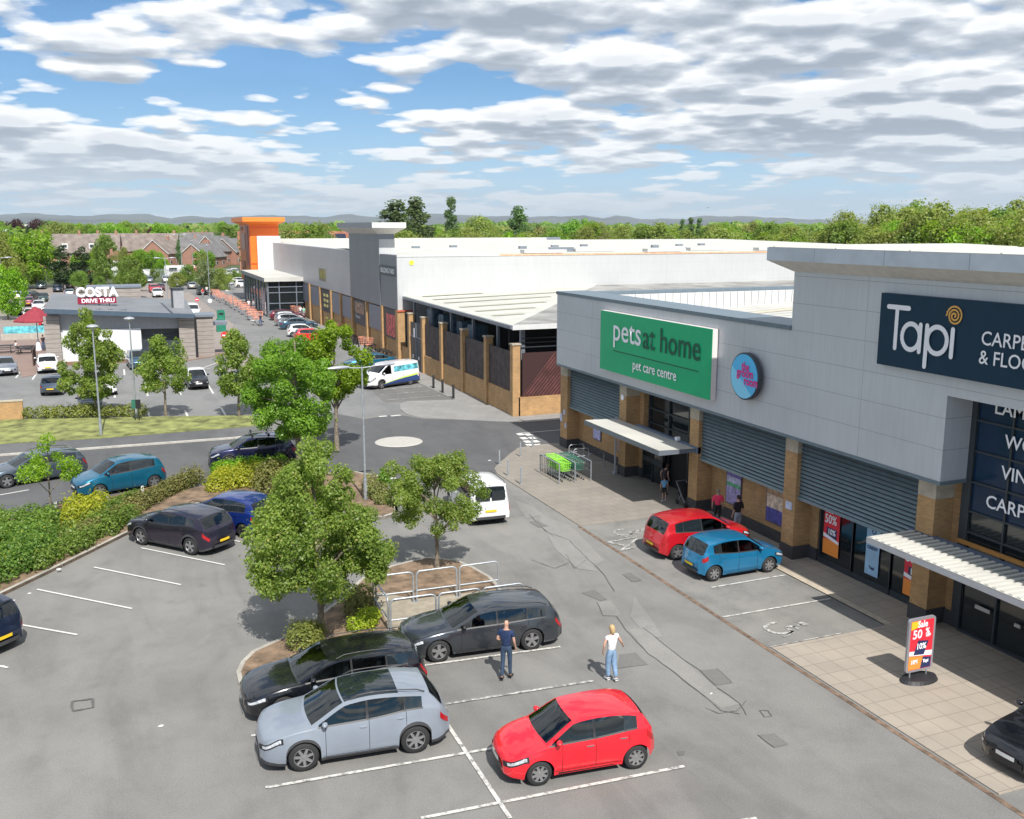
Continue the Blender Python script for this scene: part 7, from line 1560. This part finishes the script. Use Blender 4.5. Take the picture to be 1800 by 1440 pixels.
for lab, loc, f, tn, tc_, ln, lc in far:
    person(lab, 0, 0, RAD(f), 1.72, CL(tn, tc_), CL(ln, lc), mat('hair_brown', (.06, .03, .018), .6, var=0), dict(kl=(-.10, .42, .56), al=(-.10, .42, .14), tl=(-.11, .56, .08), kr=(.10, .42, .56), ar=(.10, .42, .14), tr=(.11, .56, .08), hl=(-.09, .02, .60), hr=(.09, .02, .60), pel=(0, 0, .62), sp=(0, .01, .80), ch=(0, 0, .98), nb=(0, -.01, 1.12), nk=(0, 0, 1.19), hd=(0, .02, 1.26), ht=(0, .01, 1.38), sl=(-.175, 0, 1.07), sr=(.175, 0, 1.07), el=(-.24, .1, .85), er=(.24, .1, .85), wl=(-.15, .3, .8), wr=(.15, .3, .8)) if 'sitting' in lab else {}, 'people far off by the store and cafe', fine=False, loc=loc)

SIT = dict(kl=(-.10, .42, .56), al=(-.10, .42, .14), tl=(-.11, .56, .08), kr=(.10, .42, .56), ar=(.10, .42, .14), tr=(.11, .56, .08), hl=(-.09, .02, .60), hr=(.09, .02, .60), pel=(0, 0, .62), sp=(0, .01, .80), ch=(0, 0, .98), nb=(0, -.01, 1.12), nk=(0, 0, 1.19), hd=(0, .02, 1.26), ht=(0, .01, 1.38), sl=(-.175, 0, 1.07), sr=(.175, 0, 1.07), el=(-.24, .15, .85), er=(.24, .15, .85), wl=(-.15, .4, .95), wr=(.15, .4, .95))
t_ = TEALCAR['root']; d_ = Vector((cos(t_.rotation_euler.z), sin(t_.rotation_euler.z), 0)); n_ = Vector((-d_.y, d_.x, 0)); q_ = Vector(t_.location)+d_*(-.12)+n_*(-.36)
person('driver in a pale shirt seen through the side window of the teal blue car', 0, 0, t_.rotation_euler.z+pi, 1.70, CL('pale_shirt', (.55, .55, .55)), CL('black', (.012, .012, .014)), mat('hair_grey', (.3, .3, .3), .6, var=0), SIT, 'people in cars', fine=False, sleeve=.5, loc=(q_.x, q_.y))
# ================================================================ STREET FURNITURE
GALV = mat('galvanised_rail', (.42, .45, .48), .42, .55, var=.10, nscale=9); LAMPM = mat('lamp_head_silver', (.45, .46, .50), .35, .4, var=.04)
def arcpts(c, r, a0, a1, ex, ez, n=6): return [c+ex*(r*cos(a0+(a1-a0)*k/n))+ez*(r*sin(a0+(a1-a0)*k/n)) for k in range(n+1)]
def hoop(a, b, h, label, group='tubular hoop rails round the island path', mid=.42, r=.032):
    a, b = Vector((a.x, a.y, 0)), Vector((b.x, b.y, 0)); t = thing('hoop_rail', label, 'railing', a, 0, group); d = (b-a); L_ = d.length; d.normalize(); z = Vector((0, 0, 1)); R_ = .16
    pts = [Vector((0, 0, 0)), Vector((0, 0, h-R_))]+arcpts(z*(h-R_)+d*R_, R_, pi, pi/2, d, z)+arcpts(z*(h-R_)+d*(L_-R_), R_, pi/2, 0, d, z)+[d*L_]
    mb = MB(); mb.tube(pts, r, 8); mb.build('hoop', GALV, t, 60)
    mb = MB(); mb.tube([z*h*mid, z*h*mid+d*L_], r*.9, 8); mb.build('mid_rail', GALV, t, 60)
    mb = MB()
    for p in (Vector((0, 0, 0)), d*L_): mb.cyl((p.x, p.y), .07, 0, .10, 10)
    mb.build('base_collar', GALV, t); return t
H_ = 1.18
hoop(g(662, 1072), g(727, 1063.5), H_, 'tubular hoop, leftmost of the back row, behind tree leaves'); hoop(g(733, 1062.5), g(803, 1053), H_, 'tubular hoop, middle of the back row'); hoop(g(808, 1052.5), g(876, 1043), H_, 'tubular hoop, rightmost of the back row under the small tree')
hoop(g(687.5, 1117), g(767, 1106), H_, 'tubular hoop, leftmost of the front row, left of the dark estate'); hoop(g(772, 1105), g(845, 1095), H_, 'tubular hoop, middle of the front row, behind the dark estate windscreen'); hoop(g(849, 1094.5), g(920, 1085), H_, 'tubular hoop, rightmost of the front row, behind the dark estate roof')
hoop(g(657, 1075), g(683, 1113), H_, 'tubular hoop closing the left end of the path, seen end on')
# lamp posts
def lamp_post(px, py, h, label, heads, r=.055, group='lamp posts of the car park', dirv=None):
    c = g(px, py); t = thing('lamp_post', label, 'lamp post', (c.x, c.y, 0), 0, group); mb = MB()
    mb.cyl((0, 0), r*1.7, 0, 1.1, 14, 0, r*1.6); mb.cyl((0, 0), r*1.05, 1.1, h, 12, 0, r*.7); mb.build('column', GALV, t, 50)
    mb = MB(); mb.box(-.06, .06, -r*1.75, -r*1.5, .5, .85); mb.build('access_door', GALV, t)
    D_ = dirv or Vector((cos(RAD(8)), sin(RAD(8)), 0))
    for s in heads:
        if s == 0:
            mb = MB(); mb.lathe([(.04, 0), (.05, .12), (.30, .26), (.34, .30), (.30, .36), (.1, .42), (0, .43)], (0, 0, h), 'z', 18); mb.build('lamp_head', LAMPM, t, 50); continue
        e = D_*s; mb = MB(); mb.tube([(0, 0, h-.05), tuple(e*.45+Vector((0, 0, h-.02))), tuple(e*.8+Vector((0, 0, h+.03)))], .03, 8); mb.build('arm', GALV, t, 50)
        rings = []; sd = Vector((-e.y, e.x, 0)).normalized()
        for k in range(9):
            u = k/8; w = .15*sin(pi*(.12+.80*u))**.8; hh = .10*sin(pi*(.12+.80*u))**.8; p = e*(.62+1.0*u)+Vector((0, 0, h+.03)); rings.append([p+sd*w*cos(a)+Vector((0, 0, hh*sin(a)*(1.0 if sin(a) > 0 else .7))) for a in [2*pi*q/12 for q in range(12)]])
        mb = MB(); mb.rings(rings, True); mb.build('lamp_head', LAMPM, t, 60)
    return t
lamp_post(643, 882, 6.35, 'tall twin headed lamp post by the planting bed at the junction', (1, -1))
lamp_post(178, 768, 6.45, 'grey lamp post on the verge right in front of the cone shaped tree', (0,)); lamp_post(240, 737, 6.4, 'grey lamp post on the verge in front of the cafe white wall', (0,))
lamp_post(9, 553, 8.2, 'tall lamp post at the left edge of the far car park', (1, -1), .07); lamp_post(296, 548, 8.0, 'lamp post beyond the right end of the cafe roof', (1, -1), .07); lamp_post(322, 502, 11, 'tall thin lamp post in the far car park before the gabled houses', (1, -1), .08); lamp_post(341, 495, 9, 'distant lamp post beside the pink tent', (0,), .07); lamp_post(369, 522, 9, 'distant lamp post left of the orange tower', (0,), .07); lamp_post(412, 590, 5.8, 'slim lamp post beside the lane right of the green bins', (0,), .045)
# bollards
def bollard(x, y, h, r, m, label, group):
    t = thing('bollard', label, 'bollard', (x, y, .03), 0, group); mb = MB(); mb.lathe([(r, 0), (r, h-.03), (r*.85, h-.008), (0, h)], (0, 0, 0), 'z', 14); mb.build('post', m, t, 50); mb = MB(); mb.lathe([(r*1.5, 0), (r*1.5, .02), (r, .03)], (0, 0, 0), 'z', 14, 0, False); mb.build('base_ring', m, t); return t
for (px, py, h, lab) in ((878, 818, .80, 'steel bollard nearest the mini roundabout on the pavement corner'), (915, 804, .85, 'steel bollard between the crossing squares and the first bollard'), (893, 838, .88, 'steel bollard second up the edge from the white small van'), (916, 853, .92, 'steel bollard nearest the roof of the white small van'), (936, 788, .80, 'steel bollard beside the white crossing squares')):
    c = g(px, py); bollard(c.x, c.y, h, .045, GALV, lab, 'steel bollards at the pavement corner')
for i, (px, py) in enumerate(((762, 683), (778, 691), (797, 701))):
    c = g(px, py); bollard(c.x, c.y, 1.05, .09, TRIM, ['black bollard closest to the white van with blue graphics', 'middle black bollard in front of the yard wall', 'black bollard farthest from the white van, before the yard wall'][i], 'black bollards by the yard wall')
for i in range(6):
    bollard(22.35, 90.5+i*2.6, 1.0, .08, TRIM, 'black bollard in the row along the brick base of the hardware store', 'black bollards along the hardware store')
# black slatted benches or racks against the store
for i, y in enumerate((90.8, 97.0, 103.6)):
    t = thing('trolley_rack', 'low black rack against the store wall, %s one' % ('nearest', 'middle', 'farthest')[i], 'rack', (23.3, y, 0), 0, 'black racks along the hardware store'); mb = MB(); mb.box(-.35, .2, -1.5, 1.5, .75, .85); mb.build('top', TRIM, t); mb = MB()
    for yy in (-1.4, 0, 1.4): mb.box(-.33, -.27, yy-.03, yy+.03, 0, .75); mb.box(.1, .16, yy-.03, yy+.03, 0, .75)
    mb.build('frame', TRIM, t)
# trolley bay with nested trolleys
def trolley(x, y, rz, basket, label, group, s=1.0):
    t = thing('shopping_trolley', label, 'trolley', (x, y, .035), rz, group); t.scale = (s, s, s); mb = MB()
    lo = [(-.22, -.35, .55), (.22, -.35, .55), (.26, .38, .48), (-.26, .38, .48)]; hi = [(-.25, -.42, .95), (.25, -.42, .95), (.29, .42, .98), (-.29, .42, .98)]
    for a, b in zip(lo, lo[1:]+lo[:1]): mb.tube([a, b], .012, 5)
    for a, b in zip(hi, hi[1:]+hi[:1]): mb.tube([a, b], .015, 5)
    for k in range(4):
        for u in (0, .25, .5, .75): mb.tube([Vector(lo[k]).lerp(Vector(lo[(k+1) % 4]), u), Vector(hi[k]).lerp(Vector(hi[(k+1) % 4]), u)], .008, 4)
        for q in (.33, .66): mb.tube([Vector(lo[k]).lerp(Vector(hi[k]), q), Vector(lo[(k+1) % 4]).lerp(Vector(hi[(k+1) % 4]), q)], .008, 4)
    for u in (.2, .4, .6, .8): mb.tube([Vector(lo[0]).lerp(Vector(lo[1]), u), Vector(lo[3]).lerp(Vector(lo[2]), u)], .007, 4)
    mb.build('basket', basket, t); mb = MB()
    for s_ in (1, -1): mb.tube([(s_*.27, .42, .98), (s_*.26, .38, .5), (s_*.24, .30, .12), (s_*.20, -.38, .14), (s_*.2, -.38, .05)], .014, 6)
    mb.tube([(-.24, .30, .12), (.24, .30, .12)], .012, 5); mb.build('frame', GALV, t); mb = MB(); mb.tube([(-.28, .50, 1.02), (.28, .50, 1.02)], .022, 6); mb.build('handle', basket, t)
    for s_ in (1, -1):
        for yy in (.30, -.38): mb = MB(); mb.lathe([(.0, -.015), (.06, -.015), (.06, .015), (0, .015)], (s_*.22, yy, .06), 'x', 10); mb.build('castor', TRIM, t)
    return t
LIME = mat('trolley_lime', (.30, .72, .05), .45, var=.05); DGRN = mat('trolley_dark_green', (.03, .14, .10), .45, var=.05); OTR = mat('trolley_orange', (.78, .33, .22), .5, var=.1)
pr = trolley(19.95, 42.75, 0, LIME, 'lime green trolley at the front of the left row in the trolley bay', 'trolleys in the pet store bay')
pd = trolley(20.7, 42.75, 0, DGRN, 'dark green trolley at the front of the right row in the trolley bay', 'trolleys in the pet store bay')
nm_ = ['second', 'third', 'fourth', 'rearmost']
for i in range(4):
    for p, x, w in ((pr, 19.95, 'lime green'), (pd, 20.7, 'dark green')):
        c = copy_tree(p); c.location = (x, 43.0+i*.26, .035); c['label'] = '%s %s trolley nested in its row of the trolley bay' % (nm_[i], w)
t = thing('trolley_bay', 'steel trolley bay frame on the pavement outside the pet store', 'trolley bay', (19.5, 42.2, .035))
mb = MB()
for x in (19.45, 20.32, 21.2):
    mb.tube([(x, 42.1, 0), (x, 42.1, 1.05), (x, 44.5, 1.05), (x, 44.5, 0)], .028, 8)
    mb.tube([(x, 42.1, .55), (x, 44.5, .55)], .02, 6)
part(mb, 'frame', GALV, t)
mb = MB()
for k in range(12): mb.tube([(19.47, 42.2+k*.2, .1), (19.47, 42.2+k*.2, 1.02)], .012, 5)
mb.tube([(19.45, 44.5, .95), (21.2, 44.5, .95)], .02, 6); part(mb, 'side_bars', TRIM, t)
for i, (x, y) in enumerate(((21.9, 45.6), (22.1, 46.6), (22.2, 44.4))):
    hoop(Vector((x, y, 0)), Vector((x+.9, y, 0)), .85, ['cycle hoop behind the trolley bay, middle one', 'cycle hoop behind the trolley bay, farthest one', 'cycle hoop in shade, nearest the store doors'][i], 'cycle hoops by the pet store', .5, .026)
# forecourt sale sign
t = thing('forecourt_sign', 'red Sale 50% forecourt sign with a grey frame and a black base', 'sign', (20.1, 19.25, .03))
def rrect(x0, x1, z0, z1, r, y, n=5):
    out = []
    for cx_, cz, a0 in ((x1-r, z1-r, 0), (x0+r, z1-r, 90), (x0+r, z0+r, 180), (x1-r, z0+r, 270)): out += [(cx_+r*cos(RAD(a0+90*k/n)), y, cz+r*sin(RAD(a0+90*k/n))) for k in range(n+1)]
    return out
mb = MB(); mb.extr(rrect(19.62, 20.58, .28, 1.88, .10, 19.22), (0, .07, 0)); part(mb, 'frame', mat('sign_frame_grey', (.36, .36, .39), .4, .4, var=0), t)
mb = MB(); mb.extr(rrect(19.69, 20.51, .35, 1.81, .04, 19.214), (0, .006, 0)); part(mb, 'poster', RED, t)
mb = MB(); y = 19.212
mb.add([(19.69, y, .36), (20.12, y, .36), (20.20, y, .72), (19.69, y, .78)], [(0, 1, 2, 3)], 0); mb.add([(20.12, y, .36), (20.50, y, .36), (20.50, y, .66), (20.19, y, .70)], [(0, 1, 2, 3)], 1); mb.add([(19.70, y, 1.55), (19.98, y, 1.62), (20.02, y, 1.80), (19.70, y, 1.80)], [(0, 1, 2, 3)], 3)
mb.add([(19.69, y-.001, .79), (20.51, y-.001, .71), (20.51, y-.001, .86), (19.69, y-.001, .92)], [(0, 1, 2, 3)], 2); mb.add([(19.84, y-.003, .80), (20.22, y-.003, .77), (20.36, y-.003, 1.17), (19.98, y-.003, 1.22)], [(0, 1, 2, 3)], 1); part(mb, 'print', [ORG, NVY, SIGNW, YEL], t)
for s, x, z, sz, xs_ in (('Sale', 19.92, 1.58, .27, .85), ('50', 19.76, 1.26, .36, .95), ('%', 20.22, 1.36, .24, .9), ('OFF', 20.24, 1.27, .11, .9), ('10%', 19.92, .93, .24, .9), ('10%', 19.76, .50, .17, .9), ('Tapi', 20.20, .50, .13, .9)):
    text('lettering', s, (x, y-.006, z+.03), (1, 0, 0), (0, 0, 1), sz, SIGNW, t, depth=0, bold=.008, xs=xs_)
mb = MB(); mb.add([(20.1+.62*cos(a)*(1 if abs(cos(a)) < .7 else 1.0), 19.2+.36*sin(a), .03) for a in [2*pi*k/28 for k in range(28)]]+[(20.1+.56*cos(a), 19.2+.30*sin(a), .13) for a in [2*pi*k/28 for k in range(28)]], [tuple(range(28, 56))]+[(k, (k+1) % 28, 28+(k+1) % 28, 28+k) for k in range(28)]); part(mb, 'base', mat('sign_base_black', (.025, .025, .028), .5, var=.1), t)
mb = MB()
for x in (19.8, 20.4): mb.tube([(x, 19.25, .1), (x, 19.25, .3)], .02, 6)
part(mb, 'spring_leg', GALV, t)
# brick sign wall on the verge
c = g(0, 741); c2 = g(41, 741); t = thing('brick_sign_wall', 'short buff brick wall at the left end of the verge', 'wall', (c.x, c.y, 0)); mb = MB(); mb.box(c.x-4, c2.x, c.y-.1, c.y+.25, .1, 1.28); part(mb, 'wall', YR, t); mb = MB(); mb.box(c.x-4.04, c2.x+.04, c.y-.14, c.y+.29, 1.28, 1.36); part(mb, 'coping', STONE, t)
# knee rail along the road edge of the bed
t = thing('knee_rail', 'rusty brown crash rail on white posts along the road edge', 'barrier', g(70, 912)); pts = [g(60, 916), g(111, 908), g(189, 895), g(251, 880), g(290, 869)]
mb = MB(); 
for z in (.50, .36): mb.tube([(p.x, p.y+.0, z) for p in pts], .06, 6)
part(mb, 'rail', mat('rusty_rail', (.20, .115, .075), .8, .1, var=.25, nscale=3), t); mb = MB()
for p in (g(100, 910), g(190, 896), g(252, 881)): mb.box(p.x-.06, p.x+.06, p.y-.12, p.y-.06, 0, .75)
part(mb, 'post', mat('post_white', (.6, .58, .54), .7, var=.1), t)
# cafe terrace
c = g(68.5, 616.5); t = thing('parasol', 'large maroon parasol on the cafe terrace', 'parasol', (c.x, c.y, .05)); mb = MB(); n = 8
mb.add([(0, 0, 4.55)]+[(2.15*cos(2*pi*k/n+.3), 2.15*sin(2*pi*k/n+.3), 3.15) for k in range(n)]+[(2.15*cos(2*pi*k/n+.3), 2.15*sin(2*pi*k/n+.3), 3.0) for k in range(n)], [(0, 1+k, 1+(k+1) % n) for k in range(n)]+[(1+k, 9+k, 9+(k+1) % n, 1+(k+1) % n) for k in range(n)]); mb.build('canopy', mat('parasol_maroon', (.26, .03, .045), .8, var=.08), t); mb = MB(); mb.tube([(0, 0, .0), (0, 0, 4.5)], .05, 8); mb.build('pole', GALV, t); mb = MB(); mb.cyl((0, 0), .30, 0, .9, 12, 0, .18); mb.build('base', SIGNW, t)
for i, (x, y) in enumerate(((-9.6, 107.8), (-11.6, 109.2))):
    t = thing('picnic_table', ['dark picnic table in front of the parasol', 'dark picnic table at the left end of the cafe terrace'][i], 'table', (x, y, .05), .1, 'picnic tables on the cafe terrace'); mb = MB(); mb.box(-.9, .9, -.4, .4, .70, .78); mb.build('tabletop', PLAST, t)
    for s in (1, -1): mb = MB(); mb.box(-.9, .9, s*.75-.15, s*.75+.15, .42, .47); mb.build('bench', PLAST, t)
    mb = MB()
    for xx in (-.6, .6): mb.tube([(xx, -.8, 0), (xx, -.2, .7)], .04, 5); mb.tube([(xx, .8, 0), (xx, .2, .7)], .04, 5); mb.tube([(xx, -.8, .42), (xx, .8, .42)], .03, 5)
    mb.build('frame', PLAST, t)
a, b = g(8, 598), g(87, 596); t = thing('terrace_screen', 'low turquoise screen on a pale wall behind the cafe terrace', 'fence', (a.x, a.y, 0)); mb = MB(); mb.box(a.x, b.x, a.y, a.y+.1, .7, 1.5); part(mb, 'screen', mat('screen_turquoise', (.12, .45, .52), .5, var=.35, nscale=2), t); mb = MB(); mb.box(a.x-.3, b.x+.2, a.y-.1, a.y+.2, 0, .7); part(mb, 'base_wall', mat('terrace_wall', (.40, .36, .31), .85), t)
c = g(58, 645); t = thing('menu_board', 'brown upright board at the edge of the cafe terrace', 'board', (c.x, c.y, 0)); mb = MB(); mb.extr([(0, 0, 0), (.12, 1.8, 0), (.12, 1.8, 1.7), (0, 0, 1.5)], (.08, 0, 0)); mb.build('panel', mat('board_brown', (.10, .06, .05), .7), t)
for i, (px, py, w) in enumerate(((389, 566, 1.0), (389, 583, 1.1))):
    c = g(px, py); t = thing('green_cabinet', ['green utility bin beside the lane, farther one', 'green utility bin beside the lane, nearer the cafe'][i], 'bin', (c.x, c.y, 0), 0, 'green bins by the cafe'); mb = MB(); mb.extr([(-w/2, -.4, 0), (w/2, -.4, 0), (w/2, -.4, 1.3), (w/2-.1, -.4, 1.6), (-w/2+.1, -.4, 1.6), (-w/2, -.4, 1.3)], (0, .8, 0)); mb.build('bin_body', mat('bin_green', (.015, .18, .11), .5, var=.1), t); mb = MB(); mb.box(-w*.3, w*.3, -.43, -.4, 1.0, 1.25); mb.build('slot', TRIM, t)
def round_sign(px, py, h, col, label, r=.3):
    c = g(px, py); t = thing('road_sign', label, 'road sign', (c.x, c.y, 0), 0, 'small road signs'); mb = MB(); mb.tube([(0, 0, 0), (0, 0, h)], .03, 6); mb.build('post', GALV, t); mb = MB(); mb.lathe([(0, -.03), (r, -.03), (r, 0), (0, 0)], (0, -.03, h), 'y', 20); p = mb.build('disc', col, t); mb = MB(); mb.box(-r*.65, r*.65, -.075, -.062, h-.06, h+.06); mb.build('bar', SIGNW, t)
round_sign(371, 562, 2.6, mat('sign_disc_white', (.7, .68, .68), .5, var=0), 'round pale sign on a post beside the lane'); round_sign(302, 628, 2.6, RED, 'red no entry sign in front of the cafe window', .35); round_sign(398, 640, 2.7, RED, 'red no entry sign beside the tree nearest the junction', .35); round_sign(348, 556, 2.4, RED, 'red and white sign beside the white van at the cafe end', .28)
for i, (px, py) in enumerate(((238, 742), (245, 742))):
    c = g(px, py); t = thing('direction_sign', ['small green sign on the verge lamp post, left panel', 'small dark sign on the verge by the lamp post, right panel'][i], 'sign', (c.x, c.y, 0), 0, 'small signs on the verge'); mb = MB(); mb.tube([(0, 0, 0), (0, 0, 1.5)], .03, 6); mb.build('post', TRIM, t); mb = MB(); mb.box(-.16, .16, -.04, -.02, .9, 1.5); mb.build('panel', DGRN if i == 0 else TRIM, t)
# orange trolleys and flatbeds down the lane front of the store
po = trolley(15.9, 128.2, .6, OTR, 'big orange trolley pushed by the man in the dark top', 'orange trolleys in front of the store', 1.5)
ro = random.Random(6)
for i in range(13):
    y = 132+i*4.2+ro.uniform(-.5, .5); x = 16.4-max(0, (y-150))*.035+ro.uniform(-.25, .25); c = copy_tree(po); c.location = (x, y, .03); c.rotation_euler.z = ro.uniform(-.5, .5)+1.57; c['label'] = 'orange trolley in the long line down the lane outside the store'
for i, (x, y) in enumerate(((22.6, 138.3), (22.9, 112), (22.6, 96))):
    c = copy_tree(po); c.location = (x, y, .05); c['label'] = ['orange trolley beside the person in white near the brick wall', 'orange trolley against the middle of the brick base', 'orange trolley near the store corner'][i]
mb = MB(); c = g(163, 493); t = thing('ride_frame', 'small orange inflatable ride beyond the COSTA sign', 'ride', (c.x, c.y, 0)); mb.tube([(-1.1, 0, 0), (-1.1, 0, 1.6), (0, 0, 2.4), (1.1, 0, 1.6), (1.1, 0, 0)], .35, 8); mb.build('arch', mat('ride_orange', (.8, .3, .08), .6), t, 50); mb = MB(); mb.box(-.9, .9, -.2, 1.6, 0, .9); mb.build('base', mat('ride_blue', (.08, .15, .4), .6), t)
# pushchair in the doorway, gull far off
t = thing('pushchair', 'dark pushchair by the pet store entrance pillar', 'pushchair', (23.3, 36.55, .04)); mb = MB(); mb.extr([(-.25, -.3, .35), (-.25, .3, .45), (-.25, .35, .95), (-.25, .1, .9), (-.25, -.1, .5)], (.5, 0, 0)); mb.build('seat', CL('black', (.012, .012, .014)), t); mb = MB()
for s in (1, -1): mb.tube([(s*.26, -.35, .1), (s*.26, .1, .6), (s*.26, .5, 1.05)], .015, 5); mb.tube([(s*.26, .35, .12), (s*.26, .05, .5)], .015, 5)
mb.tube([(-.26, .5, 1.05), (.26, .5, 1.05)], .02, 6); mb.build('frame', GALV, t)
for s in (1, -1):
    for y in (-.35, .35): mb = MB(); mb.lathe([(0, -.02), (.12, -.02), (.12, .02), (0, .02)], (s*.27, y, .12), 'x', 12); mb.build('wheel', TRIM, t)
x, y = at(1232, 160); o = MB(); o.add([(-.5, 0, .08), (-.1, .08, .02), (0, 0, 0), (-.1, -.1, .02), (.5, 0, .08), (.1, .08, .02), (.1, -.1, .02), (0, .25, .01), (0, -.28, .01), (0, 0, -.06)], [(0, 1, 2, 3), (4, 6, 2, 5), (7, 9, 8), (7, 1, 2, 5), (8, 3, 2, 6)]); b_ = o.build('bird', mat('bird_grey', (.12, .12, .13), .8)); b_.location = (x, y, h_for(365, 160, 1232)); tag(b_, 'small bird flying above the far trees', 'bird')
